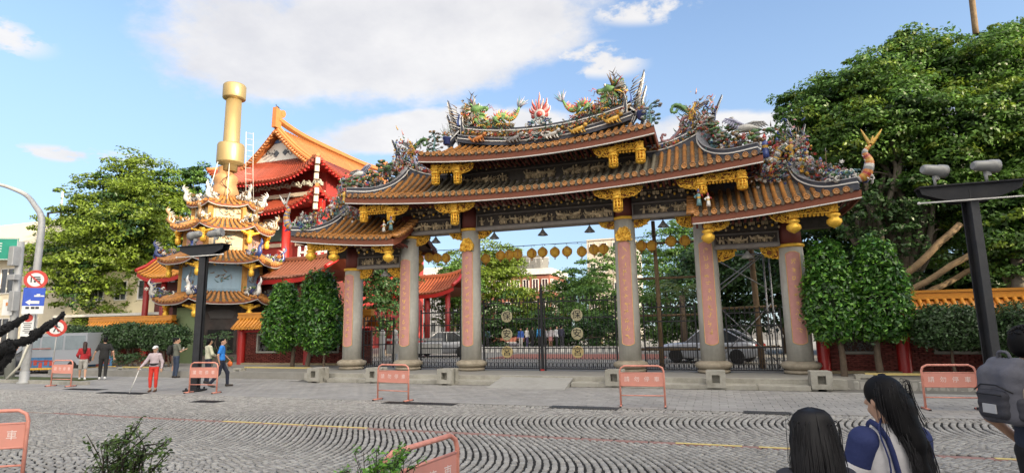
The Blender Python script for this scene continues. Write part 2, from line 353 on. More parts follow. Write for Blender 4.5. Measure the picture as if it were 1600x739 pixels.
# smooth solids from blended capsules and ellipsoids (one continuous skin)
def solid(prims, h, k=.03):
    ps = []; lo = np.full(3, 1e9); hi = -lo
    for q in prims:
        if q[0] == 'c':
            a, b = np.array(q[1], float), np.array(q[2], float); r = max(q[3], q[4]); lo = np.minimum(lo, np.minimum(a, b) - r); hi = np.maximum(hi, np.maximum(a, b) + r)
        else:
            a = np.array(q[1], float); r = max(q[2]); lo = np.minimum(lo, a - r); hi = np.maximum(hi, a + r)
    lo -= 2.5 * h + k * .5; hi += 2.5 * h + k * .5
    n = np.ceil((hi - lo) / h).astype(int) + 1
    ax = [lo[i] + h * np.arange(n[i]) for i in range(3)]
    D = np.full(n, 9.0, np.float32)
    for q in prims:
        if q[0] == 'c':
            a, b = np.array(q[1], float), np.array(q[2], float); rm = max(q[3], q[4]); l0, h0 = np.minimum(a, b) - rm, np.maximum(a, b) + rm
        else: a = np.array(q[1], float); rm = max(q[2]); l0, h0 = a - rm, a + rm
        pad = 3 * h + k * 1.5
        i0 = np.clip(((l0 - pad - lo) / h).astype(int), 0, n); i1 = np.clip(((h0 + pad - lo) / h).astype(int) + 2, 0, n)
        sl = tuple(slice(i0[i], i1[i]) for i in range(3))
        X, Y, Z = np.meshgrid(*[ax[i][sl[i]] for i in range(3)], indexing='ij')
        if q[0] == 'c':
            d = b - a; L2 = max(d @ d, 1e-12); t = np.clip(((X - a[0]) * d[0] + (Y - a[1]) * d[1] + (Z - a[2]) * d[2]) / L2, 0, 1)
            e = np.sqrt((X - a[0] - t * d[0]) ** 2 + (Y - a[1] - t * d[1]) ** 2 + (Z - a[2] - t * d[2]) ** 2) - (q[3] + (q[4] - q[3]) * t)
        else:
            r = q[2]; M = q[3] if len(q) > 3 else None; U, V, W = X - a[0], Y - a[1], Z - a[2]
            if M is not None:
                M = np.array(M); U, V, W = (M[0, 0] * U + M[1, 0] * V + M[2, 0] * W, M[0, 1] * U + M[1, 1] * V + M[2, 1] * W, M[0, 2] * U + M[1, 2] * V + M[2, 2] * W)
            k0 = np.sqrt((U / r[0]) ** 2 + (V / r[1]) ** 2 + (W / r[2]) ** 2); k1 = np.sqrt((U / r[0] ** 2) ** 2 + (V / r[1] ** 2) ** 2 + (W / r[2] ** 2) ** 2)
            e = k0 * (k0 - 1) / np.maximum(k1, 1e-6)
        o = D[sl]; hh = np.maximum(k - np.abs(o - e), 0) / k
        D[sl] = np.minimum(o, e) - hh * hh * k * .25
    S = D < 0
    c8 = [S[i:n[0] - 1 + i, j:n[1] - 1 + j, m:n[2] - 1 + m] for i in (0, 1) for j in (0, 1) for m in (0, 1)]
    cnt = sum(c.astype(np.int8) for c in c8); act = (cnt > 0) & (cnt < 8)
    idx = -np.ones(act.shape, int); I = np.argwhere(act); idx[act] = np.arange(len(I))
    acc = np.zeros((len(I), 3)); num = np.zeros(len(I))
    for axis in range(3):
        o1, o2 = [(1, 2), (0, 2), (0, 1)][axis]
        for u in (0, 1):
            for v in (0, 1):
                c0 = I.copy(); c0[:, o1] += u; c0[:, o2] += v; c1 = c0.copy(); c1[:, axis] += 1
                d0 = D[tuple(c0.T)]; d1 = D[tuple(c1.T)]; x = (d0 < 0) != (d1 < 0)
                t = np.where(x, d0 / np.where(x, d0 - d1, 1), 0); p = c0.astype(float); p[:, axis] += t
                acc += p * x[:, None]; num += x
    V = lo + h * acc / num[:, None]
    F = []
    for axis in range(3):
        o1, o2 = [(1, 2), (2, 0), (0, 1)][axis]
        A = np.take(S, range(0, n[axis] - 1), axis); B = np.take(S, range(1, n[axis]), axis); E = np.argwhere(A != B)
        E = E[(E[:, o1] > 0) & (E[:, o2] > 0)]
        if not len(E): continue
        q = []
        for u, v in ((1, 1), (0, 1), (0, 0), (1, 0)):
            c = E.copy(); c[:, o1] -= u; c[:, o2] -= v; q.append(idx[tuple(c.T)])
        q = np.stack(q, 1); flip = ~A[tuple(E.T)]; q[flip] = q[flip][:, ::-1]; F.append(q)
    return V, np.concatenate(F)
def skin(name, prims, h, material, parent, k=.03, extra=None, label=None):
    V, F = solid(prims, h, k); mb = MB(); mb.v = [tuple(p) for p in V]; mb.f = [tuple(int(i) for i in f) for f in F]; mb.m = [0] * len(F); mb.s = [True] * len(F)
    if extra: extra(mb)
    return mb.build(name, material, parent, label, local=True)
# ------------------------------------------------------------------ the setting
ASPH = mat('asphalt', (.115, .112, .106), .9, 0, .15, 3, bump=.3, bscale=60)
g = MB(); g.add([(-900, -900, -.06), (900, -900, -.06), (900, 900, -.06), (-900, 900, -.06)], [(0, 1, 2, 3)])
struct('ground', g, mat('ground_earth', (.13, .12, .10), .95, 0, .2, .5))
JOINT = mat('joint_sand', (.022, .021, .02), 1.0, 0, .3, 12)
SETT = mat('granite_sett', (.35, .335, .31), .72, 0, .14, 22, island=.22, bump=.7, bscale=70, dirt=.45, dcol=(.24, .225, .195), dscale=.5)
g = MB(); g.box((-12, -12.9, -.035), (80, 10.8, .02)); road = struct('road', g, JOINT)

def slab(w, d, h, j, seed, ch=.006):
    r = random.Random(seed); x, y = w / 2, d / 2
    cs = [(sx * (x - r.random() * j), sy * (y - r.random() * j)) for sx, sy in ((-1, -1), (1, -1), (1, 1), (-1, 1))]
    V = [(a, b, -h) for a, b in cs] + [(a, b, -ch) for a, b in cs] + [(a * (1 - 2 * ch / w), b * (1 - 2 * ch / d), r.uniform(-.002, .001)) for a, b in cs]
    F = [(i + k, (i + 1) % 4 + k, (i + 1) % 4 + k + 4, i + k + 4) for k in (0, 4) for i in range(4)] + [(8, 9, 10, 11)]
    return np.array(V), np.array(F)
def pieces(name, rest, spots, variants, material, parent, n=300, cull=True):
    """spots: (x, y, z, rotz, sx, sy, variant); the n that show largest become parts, the others one part"""
    A = np.array(spots, float)
    d = A[:, :3] - np.array(CAM_LOC); dep = d @ np.array(FW); u = d @ np.array(RT) / np.maximum(dep, .01) * F_PX; v = -(d @ np.array(UP)) / np.maximum(dep, .01) * F_PX
    seen = (dep > .3) & (np.abs(u) < 815) & (np.abs(v) < 378)
    order = np.argsort(np.where(seen, dep, dep + 1e4))
    mes = []
    for V, F in variants:
        me = bpy.data.meshes.new(name); me.from_pydata([tuple(p) for p in V], [], [tuple(int(i) for i in f) for f in F]); me.materials.append(material); me.update(); mes.append(me)
    o0 = np.array(world_loc(parent))
    for i in order[:n]:
        o = bpy.data.objects.new(name, mes[int(A[i, 6])]); COL.objects.link(o); o.parent = parent
        o.location = A[i, :3] - o0; o.rotation_euler = (0, 0, A[i, 3]); o.scale = (A[i, 4], A[i, 5], 1)
    rest_i = order[n:]
    if len(rest_i):
        VV = []; FF = []; b = 0
        for k, (V, F) in enumerate(variants):
            B = A[rest_i]; B = B[B[:, 6] == k]
            if not len(B): continue
            c, s = np.cos(B[:, 3])[:, None], np.sin(B[:, 3])[:, None]; x = V[None, :, 0] * B[:, 4:5]; y = V[None, :, 1] * B[:, 5:6]
            W = np.stack([x * c - y * s + B[:, 0:1], x * s + y * c + B[:, 1:2], np.repeat(V[None, :, 2], len(B), 0) + B[:, 2:3]], -1)
            FF.append((F[None] + (np.arange(len(B)) * len(V))[:, None, None]).reshape(-1, F.shape[1]) + b); VV.append(W.reshape(-1, 3)); b += len(B) * len(V)
        o = npmesh(rest, np.concatenate(VV), np.concatenate(FF), material, parent); o['kind'] = 'stuff'
sv = [slab(.108, .106, .03, .016, i, .005) for i in range(6)]
spots = []
r = random.Random(3); A_, L_ = 1.1, 10.0
ci = 0
for x0 in np.arange(-31, 19, .125):
    ci += 1; y = -17.4 + r.random() * .1
    while y < -8.02:
        q = 2 * PI * (y + 9.2) / L_; sl = A_ * math.sin(q) * 2 * PI / L_; a = math.atan(sl); ln = r.uniform(.095, .135)
        x = x0 - A_ * math.cos(q)
        if -25.5 < x < 14.5 and not (-11.56 < y < -11.36):
            spots.append((x + r.uniform(-.004, .004), y + .5 * ln * math.cos(a), r.uniform(-.004, .002), -a + r.uniform(-.05, .05), math.cos(a) * r.uniform(.80, .90), (ln - .015) / .106, r.randrange(6)))
        y += ln * math.cos(a)
for k in range(5):
    x = -25.5
    while x < 14.5:
        ln = r.uniform(.08, .15); spots.append((x, -7.98 + .1 * k + r.uniform(-.012, .012), r.uniform(-.008, .0), r.uniform(-.12, .12), (ln - .015) / .108, .85, r.randrange(6))); x += ln
pieces('cobble', 'cobbles', spots, sv, SETT, road)
# the brick coloured strip with worn yellow dashes along the road
STRIPM = mat('strip_brick', (.30, .175, .15), .85, 0, .2, 6, dirt=.4, dcol=(.2, .15, .13), dscale=3)
sm = slab(.58, .15, .03, .006, 77)
sp2 = []; x = -28.0
while x < 16: sp2.append((x + .3, -11.46, .0, 0, 1, 1, 0)); x += .60
pieces('edge_brick', 'edge_bricks', sp2, [sm], STRIPM, road)
for i, (a, b) in enumerate(((-4.35, -3.3), (-3.2, -2.15), (-2.05, -.6), (5.45, 6.5), (6.75, 7.7), (7.9, 8.5), (9.9, 10.8), (-14.8, -12.4), (-12.2, -9.9))):
    g = MB(); g.box(((a + b) / 2, -11.46, .006), (b - a, .095, .004)); o = g.build('yellow_dash' if i < 7 else 'pale_dash', YELLOW if i < 7 else mat('road_pale', (.42, .39, .33), .9), road)
# pavement
PAVE = mat('pavement_slab', (.31, .30, .285), .85, 0, .12, 8, island=.08, bump=.35, bscale=50, dirt=.5, dcol=(.15, .145, .135), dscale=.7)
g = MB(); g.box((-6, -4.4, -.03), (70, 6.2, .03)); pav = struct('pavement', g, mat('pavement_joint', (.13, .125, .115), .95))
pv = [slab(.395, .295, .02, .004, 50 + i, .003) for i in range(4)]
sp3 = []
for j in range(21):
    for i in range(108):
        x = -27 + .40 * i + (.2 if j % 2 else 0); y = -7.34 + .30 * j
        if y > -2.9 and x > -9.7: continue
        sp3.append((x, y, r.uniform(.001, .004), 0, 1, 1, r.randrange(4)))
pieces('paving_slab', 'paving_slabs', sp3, pv, PAVE, pav)
g = MB(); g.box((-15.5, -1.85, .008), (6.5, .10, .004)); g.build('parking_line', mat('white_line', (.6, .59, .56), .85, dirt=.5, dcol=(.3, .3, .29), dscale=3), pav)
g = MB()
for k in range(12): g.box((-17.5 - k * .78, -5.6 + k * .02, .06), (.77, .14, .16))
struct('kerb', g, CONC)
g = MB(); g.box((-24, -4.4, .03), (9, 1.9, .05)); struct('verge', g, mat('verge_grass', (.07, .085, .03), .95, 0, .4, 6, bump=.8, bscale=20))
g = MB(); g.box((-26, -.2, -.02), (40, 5.6, .03)); struct('side_yard', g, ASPH)
# near pavement on which the photographer stands
g = MB(); g.box((-4, -22, -.01), (60, 7.6, .05)); struct('near_pavement', g, PAVE)
# raised plaza, steps and ramp
g = MB()
g.box((-5, 20, .13), (40, 44.2, .286)); plaza = struct('plaza', g, mat('plaza_paving', (.27, .26, .235), .85, 0, .12, 2, dirt=.4, dcol=(.18, .17, .15), dscale=1.0))
g = MB(); g.box((0.15, -2.22, .142), (19.3, .28, .284)); struct('top_step', g, CONC)
for a, b, n in ((-8.0, -1.05, 5), (1.6, 8.75, 5)):
    w = (b - a) / n
    for i in range(n):
        g = MB(); g.bev((a + w * (i + .5), -2.62, .072), (w - .008, .62, .140), .012); struct('step_stone', g, CONC)
g = MB(); x0, x1 = -1.0, 1.55
g.add([(x0 - .05, -3.8, .008), (x1 + .05, -3.8, .008), (x1, -2.05, .292), (x0, -2.05, .292), (x0 - .05, -3.8, -.02), (x1 + .05, -3.8, -.02), (x1, -2.05, -.02), (x0, -2.05, -.02)], [(0, 1, 2, 3), (4, 5, 1, 0), (5, 6, 2, 1), (7, 4, 0, 3), (6, 7, 3, 2)])
struct('ramp', g, mat('ramp_concrete', (.33, .325, .305), .85, 0, .1, 5, bump=.2, bscale=40, dirt=.35, dcol=(.2, .19, .17), dscale=1.2))
g = MB(); g.box((-1, 10.6, .2755), (9.5, 5.2, .012)); struct('brick_paving', g, mat('brick_paving', (.30, .12, .09), .85, 0, .25, 8, island=.1))
g = MB()
for k in range(44): g.box((-11 + k * .42, 16, .42), (.24, .14, .3), top=(.8, .8))
g.box((-2, 16, .6), (18.6, .1, .06)); o = g.build('low_railing', WHITE); tag(o, 'low white railing across the plaza behind the iron gate', 'railing')
# drain grates
for cxd, cyd, w, gl in ((3.05, -7.62, 1.7, 'dark drain grate in the road edge left of the middle right barrier'), (7.2, -7.55, 1.0, 'square dark drain cover in the road edge near the girl with dark hair'),
                    (-1.4, -7.78, 2.1, 'dark drain grate in the road edge right of the barrier before the left columns'), (-7.75, -8.72, .9, 'narrow dark gully slot in the cobbles before the left lamp post'), (-12.7, -7.5, 2.0, 'dark drain cover in front of the woman with the cane'), (-15.4, -6.9, 1.8, 'dark drain cover beside the walking couple')):
    t = thing('drain_grate', gl, 'drain', (cxd, cyd, .004), 0, 'drain grates along the road edge')
    b = MB(); b.box((cxd, cyd, .003), (w, .42, .008)); b.build('grate_frame', mat('grate_iron', (.085, .085, .083), .7, .2, .3, 8), t)
    b = MB()
    for k in range(int(w / .06)): b.box((cxd - w / 2 + .04 + k * .06, cyd, .010), (.022, .36, .008))
    b.build('grate_bars', STEEL, t)
# concrete socket blocks
BLK = ['squared concrete block with square hole at left end of the steps', 'concrete socket block behind the barrier before the left columns', 'concrete socket block left of the wide ramp',
       'concrete socket block behind the barrier right of the ramp', 'concrete socket block below the second column from the right', 'concrete socket block at right end of the steps by red post']
for i, (x, y) in enumerate(((-8.35, -2.98), (-5.9, -2.75), (-2.85, -2.95), (3.05, -2.7), (6.15, -2.7), (9.05, -2.6))):
    t = thing('concrete_block', BLK[i], 'block', (x, y, 0), 0, 'concrete blocks along the steps')
    b = MB(); w, h, d = .56, .56, .62; hw = .11
    b.bev((x, y + .12, .31), (w, d - .24, .5), .02); b.box((x, y - .16, .13), (w, .32, .14)); b.box((x, y - .16, .50), (w, .32, .12))
    for s in (-1, 1): b.box((x + s * (w / 4 + hw / 2), y - .16, .32), (w / 2 - hw, .32, .24))
    b.build('block_body', CONC, t)
    b = MB()
    for s in (-1, 1): b.box((x + s * .19, y, .03), (.16, .5, .06))
    b.build('block_foot', CONC, t)
# ------------------------------------------------------------------ the memorial gate
gate = thing('memorial_gate', 'five bay temple gate with stacked tiled roofs, stone columns and ceramic dragons', 'gate', (0, 0, .283))
def sq(x): return x * x
def curl(mb, c, r, m=0, tr=.014, a0=0.0, turn=4.5, n=7, sx=1):
    c = Vector(c); mb.tube([c + Vector((sx * math.cos(a0 + turn * i / n), 0, math.sin(a0 + turn * i / n))) * (r * (1 - .75 * i / n)) + Vector((0, -.006 * i, 0)) for i in range(n + 1)], [tr] * n + [tr * .5], 4, m, True, True)
def carve(mb, pts, y, m=0, n=20, rr=(.03, .06)):
    """fill the polygon (xz) with raised curls and knobs on the plane y"""
    xs = [p[0] for p in pts]; zs = [p[1] for p in pts]
    def inside(x, z):
        c = False; j = len(pts) - 1
        for i in range(len(pts)):
            if (pts[i][1] > z) != (pts[j][1] > z) and x < (pts[j][0] - pts[i][0]) * (z - pts[i][1]) / (pts[j][1] - pts[i][1]) + pts[i][0]: c = not c
            j = i
        return c
    k = 0
    for _ in range(n * 12):
        x, z = random.uniform(min(xs), max(xs)), random.uniform(min(zs), max(zs))
        if inside(x, z):
            q = random.uniform(*rr)
            if random.random() < .72: curl(mb, (x, y - .02, z), q, m, q * .27, random.random() * 6, random.choice((-1, 1)) * 5, 6)
            else: mb.sph((x, y, z), (q * .55, q * .4, q * .55), 5, 4, m)
            k += 1
            if k >= n: break
def fan(x, z, w, h, s):
    """half oval wing hanging from a beam: outline polygon going to side s"""
    return [(x, z)] + [(x + s * w * t, z - h * math.sqrt(max(0, 1 - t ** 2.2)) * (1 + .05 * math.sin(t * 22))) for t in np.linspace(0, 1, 10)]
# columns
CH = {3.2: 5.95, 6.1: 5.80, 8.9: 4.55}
def strokes(mb, x, z, s, y, m=0):
    for _ in range(random.randint(4, 6)):
        a = random.choice((0, 0, PI / 2, PI / 2, .8, -.8)) + random.uniform(-.15, .15); l = s * random.uniform(.25, .55); ox, oz = random.uniform(-.25, .25) * s, random.uniform(-.3, .3) * s
        mb.box((x + ox, y, z + oz), (l, .006, s * .07), m, rot=Matrix.Rotation(a, 3, 'Y'))
for x in (-8.9, -6.1, -3.2, 3.2, 6.1, 8.9):
    top = CH[abs(x)]; b = MB(); b.lathe([(.415, .68), (.41, 2.5), (.40, 4.2), (.388, top)], (x, 0, 0), 40)
    c = b.build('column', STONE, gate)
    b = MB(); b.lathe([(.50, .28), (.54, .31), (.56, .36), (.50, .40)], (x, 0, 0), 32); b.lathe([(.47, .40), (.60, .47), (.64, .55), (.61, .62), (.50, .675), (.44, .70)], (x, 0, 0), 32); b.build('column_base', BASE, c)
    b = MB(); b.lathe([(.405, top), (.45, top + .03), (.45, top + .10), (.40, top + .12)], (x, 0, 0), 32); b.build('gold_collar', GOLD, c)
    b = MB(); b.lathe([(.375, top + .12), (.36, top + 1.0)], (x, 0, 0), 24); b.build('upper_shaft', MAROON, c)
    z0, z1 = 1.27, (5.08 if abs(x) < 4 else 4.88 if abs(x) < 7 else 4.36)
    # couplet panel follows the round face of the column
    hw = .55                                               # half angle
    def ring(k, grow, zz): return [(x + (k) * math.sin(a), -(k) * math.cos(a), zz) for a in np.linspace(-hw - grow, hw + grow, 11)]
    b = MB(); L = []
    for zz, g_ in ((z0 - .02, -.38), (z0 + .03, -.10), (z0 + .06, 0), (z1 - .06, 0), (z1 - .03, -.1), (z1 + .02, -.38)): L.append(ring(.428, g_, zz))
    for i in range(5): b.strip(L[i], L[i + 1], 0, True)
    pn = b.build('couplet_panel', PINK, c)
    b = MB()
    rim = [Vector(p) for p in [l[0] for l in L] + L[-1][1:-1] + [l[-1] for l in reversed(L)] + list(reversed(L[0]))[1:-1]]; rim.append(rim[0])
    b.tube(rim, .013, 5); b.build('panel_border', mat('gold_line', (.72, .44, .16), .5, .3, .2, 6), c)
    b = MB(); z = z1 - .3
    while z > z0 + .25:
        b = MB(); strokes(b, x + random.uniform(-.02, .02), z, .24, -.432); z -= .29
        b.build('gilt_mark', mat('gilt_paint', (.85, .56, .17), .5, .35, .3, 12), c)
    if abs(x) < 4:
        b = MB(); pts = [(x - .26, 5.12), (x + .26, 5.12), (x + .30, 5.35), (x + .12, 5.62), (x - .12, 5.62), (x - .30, 5.35)]
        b.prism(pts, .12, None, 0, (0, -.42, 0)); carve(b, pts, -.50, 0, 26, (.05, .09)); b.build('gold_ornament', GOLD, c)
    # gold corbels under the beam on both sides
    for s in (-1, 1):
        if abs(x) > 8 and s * x > 0: continue
        zc = (top + .12) if abs(x) < 8 else 4.62
        if abs(x) == 6.1 and s * x > 0: zc = 4.62
        if abs(x) == 6.1 and s * x < 0: zc = 5.93
        pts = fan(x + s * .38, zc, .62, .42, s); b = MB(); b.prism(pts, .12, None, 1); b.tube([(p[0], -.06, p[1]) for p in pts] + [(pts[0][0], -.06, pts[0][1])], .022, 5); carve(b, pts, -.07, 0, 46, (.045, .085)); carve(b, pts, .07, 0, 10, (.05, .08)); b.build('corbel', [GOLD, GOLDB], c)
# beams with relief friezes
def figures(mb, x0, x1, z0, z1, y, n):
    for i in range(n):
        x = random.uniform(x0, x1); h = (z1 - z0) * random.uniform(.5, .85); zb = z0 + (z1 - z0) * random.uniform(0, .12); t = random.uniform(-.5, .5)
        if random.random() < .55:
            mb.tube([(x, y, zb), (x + t * h * .15, y - .03, zb + h * .45), (x + t * h * .2, y - .03, zb + h * .75)], [h * .2, h * .16, h * .08], 5)
            mb.sph((x + t * h * .22, y - .05, zb + h * .9), h * .13, 6, 5)
            for s in (-1, 1): mb.tube([(x + t * h * .2, y - .04, zb + h * .65), (x + s * h * .3, y - .06, zb + h * random.uniform(.35, .6)), (x + s * h * random.uniform(.3, .5), y - .07, zb + h * random.uniform(.4, .95))], h * .06, 4)
        else:
            d = random.choice((-1, 1)); l = h * .9
            mb.tube([(x - d * l * .5, y, zb + h * .45), (x, y - .05, zb + h * .55), (x + d * l * .45, y - .04, zb + h * .6), (x + d * l * .62, y - .05, zb + h * .95)], [h * .12, h * .18, h * .16, h * .08], 5)
            for q in (-.4, -.2, .25, .42): mb.tube([(x + d * l * q, y - .03, zb + h * .5), (x + d * l * (q + .15), y - .05, zb + h * .25), (x + d * l * (q + .05), y - .03, zb)], h * .05, 4)
            mb.tube([(x - d * l * .5, y, zb + h * .5), (x - d * l * .8, y - .03, zb + h * .7), (x - d * l * .7, y - .03, zb + h * .95)], [h * .06, h * .05, h * .02], 4)
def beam(x0, x1, zb, zt, z2, y=-.30, dens=5.5):
    """lintel from zb, frieze up to zt and bracketing up to z2"""
    b = MB(); b.box(((x0 + x1) / 2, 0, zb + .06), (x1 - x0, .66, .12)); bm = b.build('lintel', mat('lintel_paint', (.26, .23, .205), .7, 0, .2, 5), gate)
    b = MB(); b.box(((x0 + x1) / 2, 0, (zb + .12 + z2) / 2), (x1 - x0, .44, z2 - zb - .12)); fr = b.build('frieze', DARKWOOD, gate)
    for yy, s in ((-.30, 1),):
        b = MB()
        for zz in (zb + .15, zt): b.box(((x0 + x1) / 2, yy + .06, zz), (x1 - x0, .12, .045))
        for xx in (x0 + .03, x1 - .03): b.box((xx, yy + .06, (zb + .15 + zt) / 2), (.05, .115, zt - zb - .15))
        b.build('frieze_border', mat('frieze_edge', (.15, .13, .115), .7, 0, .3, 6), fr)
        b = MB(); figures(b, x0 + .12, x1 - .12, zb + .17, zt - .03, -.25, int((x1 - x0) * dens * 1.3)); o = b.build('relief_carving', RELIEF, fr); o['kind'] = 'stuff'
    # bracket sets stepping forward under the eave
    n = max(2, int((x1 - x0) / .42)); w = (x1 - x0) / n; H = z2 - zt
    for i in range(n):
        xc = x0 + w * (i + .5); b = MB()
        for k in range(3):
            yk = -.30 - .28 * k; zk = zt + .05 + H * (k + .5) / 3.3
            b.box((xc, yk, zk), (w * .86, .10, H * .16), 0); b.box((xc, yk - .05, zk + H * .10), (.10, .34, H * .12), 0)
            for s in (-1, 0, 1): b.box((xc + s * w * .36, yk - .02, zk + H * .16), (.09, .13, H * .13), 1, top=(1.3, 1.2))
            b.sph((xc, yk - .21, zk + H * .02), (.05, .05, .06), 5, 4, 2); b.sph((xc + w * .5, yk - .10, zk - H * .04), (.045, .045, .06), 5, 4, 1)
        b.build('bracket_set', [DARKWOOD, RELIEF, GOLD], fr)
beam(-2.85, 2.85, 5.93, 6.58, 7.45); beam(-5.85, -3.55, 5.93, 6.52, 7.45); beam(3.55, 5.85, 5.93, 6.52, 7.45)
beam(-8.55, -6.40, 4.60, 5.12, 6.0); beam(6.40, 8.55, 4.60, 5.12, 6.0)
beam(-4.0, 4.0, 7.72, 8.36, 9.05, dens=6)
for s in (-1, 1):       # core walls that close the frame between the tiers
    for c_, d_ in (((s * 6.1, 0, 6.4), (.5, .4, 1.6)), ((s * 7.2, 0, 6.75), (1.7, .36, .7)), ((s * 9.6, 0, 5.45), (1.3, .36, .55))): b = MB(); b.box(c_, d_); b.build('core_wall', DARKWOOD, gate)

# roofs
def make_roof(name, xe0, xe1, xr0, xr1, ze, zr, old=None, ye=2.0, step=.28):
    def S(x, t):
        xc = min(max(x, xr0), xr1); return ze(x) + (zr(xc) - ze(x)) * max(0.0, 1 - t) ** 1.35
    def t0(x):
        if x < xr0: return (xr0 - x) / max(1e-6, xr0 - xe0)
        if x > xr1: return (x - xr1) / max(1e-6, xe1 - xr1)
        return 0.0
    mb = MB(); K = 9
    xs = np.arange(xe0, xe1 + 1e-6, (xe1 - xe0) / round((xe1 - xe0) / .28))
    for sy in (-1, 1):
        for i in range(len(xs) - 1):
            a, c = xs[i], xs[i + 1]; pa = []; pc = []
            for k in range(K + 1):
                for half in ((0, .022), (1, 0)) if 0 < k < K else ((0, .022),):
                    for lst, x in ((pa, a), (pc, c)):
                        t = max(t0(x), min(1, k / K)); lst.append((x, sy * ye * t, S(x, t) + (half[1] if k else .0)))
            mb.strip(pa, pc)
    for x0, xr in ((xe0, xr0), (xe1, xr1)):      # hipped ends
        if abs(x0 - xr) < .05: continue
        L1 = [(xr, 0, S(xr, 0)) for _ in range(9)]; 
        for k in range(9):
            pass
        rows = []
        for q in np.linspace(0, 1, 7):
            x = lerp(xr, x0, q); rows.append([(x, ye * q * w, S(x, q) - .06 * math.cos(w * PI / 2) * q) for w in np.linspace(-1, 1, 9)])
        for i in range(6): mb.strip(rows[i], rows[i + 1])
    rf = mb.build(name, PAN, gate)
    n = int((xe1 - xe0) / step); off = ((xe1 - xe0) - (n - 1) * step) / 2
    back = MB(); drip = MB()
    for i in range(n):
        x = xe0 + off + i * step; a = t0(x)
        for sy in (-1, 1):
            pts = []; rr = []
            m_ = 5
            for k in range(m_):
                for q in (0, 1):
                    t = a + (1.0 - a) * (k + q * .96) / m_; pts.append((x, sy * ye * t, S(x, t) + .045)); rr.append(.082 - .012 * q)
            if sy < 0:
                mb = MB(); mb.tube(pts, rr, 8, 0, False, True)
                e = Vector((x, -ye, ze(x) + .045)); mb.lathe([(.098, 0), (.098, .06), (.075, .065), (.07, .045), (.03, .05), (.01, .065)], e, 12, 1, True, Matrix.Rotation(PI / 2, 3, 'X'))
                if 1.0 - a > .12: mb.build('tile_row', [old if (old and abs(x) < 4.6) else TILE, TILE], rf)
                if i < n - 1:
                    xm = x + step / 2; zm = ze(xm) + .03
                    drip.prism([(xm - .08, zm + .02), (xm - .055, zm - .08), (xm, zm - .125), (xm + .055, zm - .08), (xm + .08, zm + .02)], .025, None, 0, (0, -ye - .02, 0))
            else: back.tube(pts, rr, 5, 0)
    drip.build('drip_tiles', PAN, rf)['kind'] = 'stuff'; back.build('rear_tile_rows', TILE, rf)['kind'] = 'stuff'
    # fascia with a white bottom edge, front, rear and ends
    def path(y, dz): return [(x, y, ze(x) + dz + (.035 if dz < -.2 else 0)) for x in np.linspace(xe0, xe1, 24)]
    for sy in (-1, 1):
        mb = MB(); a, c, d, e = path(sy * (ye - .01), -.05), path(sy * (ye - .05), -.30), path(sy * (ye - .10), -.30), path(sy * (ye - .10), -.05)
        mb.strip(a, c); mb.strip(c, d); mb.strip(d, e)
        for x in (xe0, xe1): mb.add([(x, sy * (ye - .01), ze(x) - .05), (x, sy * (ye - .05), ze(x) - .30), (x, sy * (ye - .1), ze(x) - .30), (x, sy * (ye - .1), ze(x) - .05)], [(0, 1, 2, 3)])
        fb = mb.build('fascia_board', FASCIA, rf)
        mb = MB(); a, c, d = path(sy * (ye - .035), -.302), path(sy * (ye - .035), -.335), path(sy * (ye - .13), -.335); e = path(sy * (ye - .13), -.302)
        mb.strip(a, c); mb.strip(c, d); mb.strip(d, e); mb.build('fascia_trim', WHITE, rf)
    for x, inner in ((xe0, xr0), (xe1, xr1)):
        mb = MB(); s = 1 if x > 0 else -1
        zt = lambda y: ze(x) - (.06 * math.cos(y / ye * PI / 2) if abs(x - inner) > .05 else -(zr(inner) - ze(x)) * (1 - abs(y) / ye) ** 1.35)
        ys = np.linspace(-ye + .1, ye - .1, 14)
        o_ = s * .0; a = [(x, y, zt(y) - .03) for y in ys]; c = [(x, y, zt(y) - .30) for y in ys]; d = [(x - s * .06, y, zt(y) - .30) for y in ys]
        if abs(x - inner) < .05: s2 = -1 if x > 0 else 1
        mb.strip(a, c); mb.strip(c, d); mb.build('end_board', FASCIA, rf)
        if abs(x - inner) < .05:       # short run of tiles along the open inner end
            mb = MB()
            for k in range(9):
                y = -ye + .1 + k * .22; mb.tube([(x - .18, y, zt(y) + .10), (x + .22, y, zt(y) + .05)], .07, 7, 0)
            mb.build('verge_tiles', TILE, rf)
    # soffit and rafters
    mb = MB(); zs = lambda x, t: S(x, t) - .16
    xs2 = np.linspace(xe0 + .06, xe1 - .06, 20)
    for sy in (-1, 1):
        for q0, q1 in ((.97, .6), (.6, .2)):
            mb.strip([(x, sy * ye * q0, ze(x) - .14 + (.97 - q0) * .35) for x in xs2], [(x, sy * ye * q1, ze(x) - .14 + (.97 - q1) * .35) for x in xs2])
    for x in np.arange(xe0 + .12, xe1 - .06, .2): mb.box((x, -ye * .62, ze(x) - .10), (.07, ye * .66, .08), 1, rot=Matrix.Rotation(-.16, 3, 'X'))
    o = mb.build('soffit', [mat('soffit_paint', (.10, .055, .04), .7, 0, .2, 5), MAROON], rf)
    return rf, S
OLD = mat('old_tile', (.215, .19, .135), .6, 0, .35, 6, dirt=.5, dcol=(.08, .075, .06), dscale=3)
zeT = lambda x: 8.62 + .30 * sq(x / 4.67); zrT = lambda x: 9.42 + .33 * sq(x / 3.7)
zeM = lambda x: 7.06 + .44 * sq(x / 8.1); zrM = lambda x: 7.95 + .95 * sq(x / 6.2)
zeO = lambda x: 5.60 + .46 * max(0, (abs(x) - 5.8) / 5) ** 1.5; zrO = lambda x: 6.75 + .85 * max(0, (abs(x) - 6.3) / 2.9) ** 1.6
make_roof('top_roof', -4.67, 4.67, -3.75, 3.75, zeT, zrT)
make_roof('main_roof', -8.1, 8.1, -6.25, 6.25, zeM, zrM, OLD)
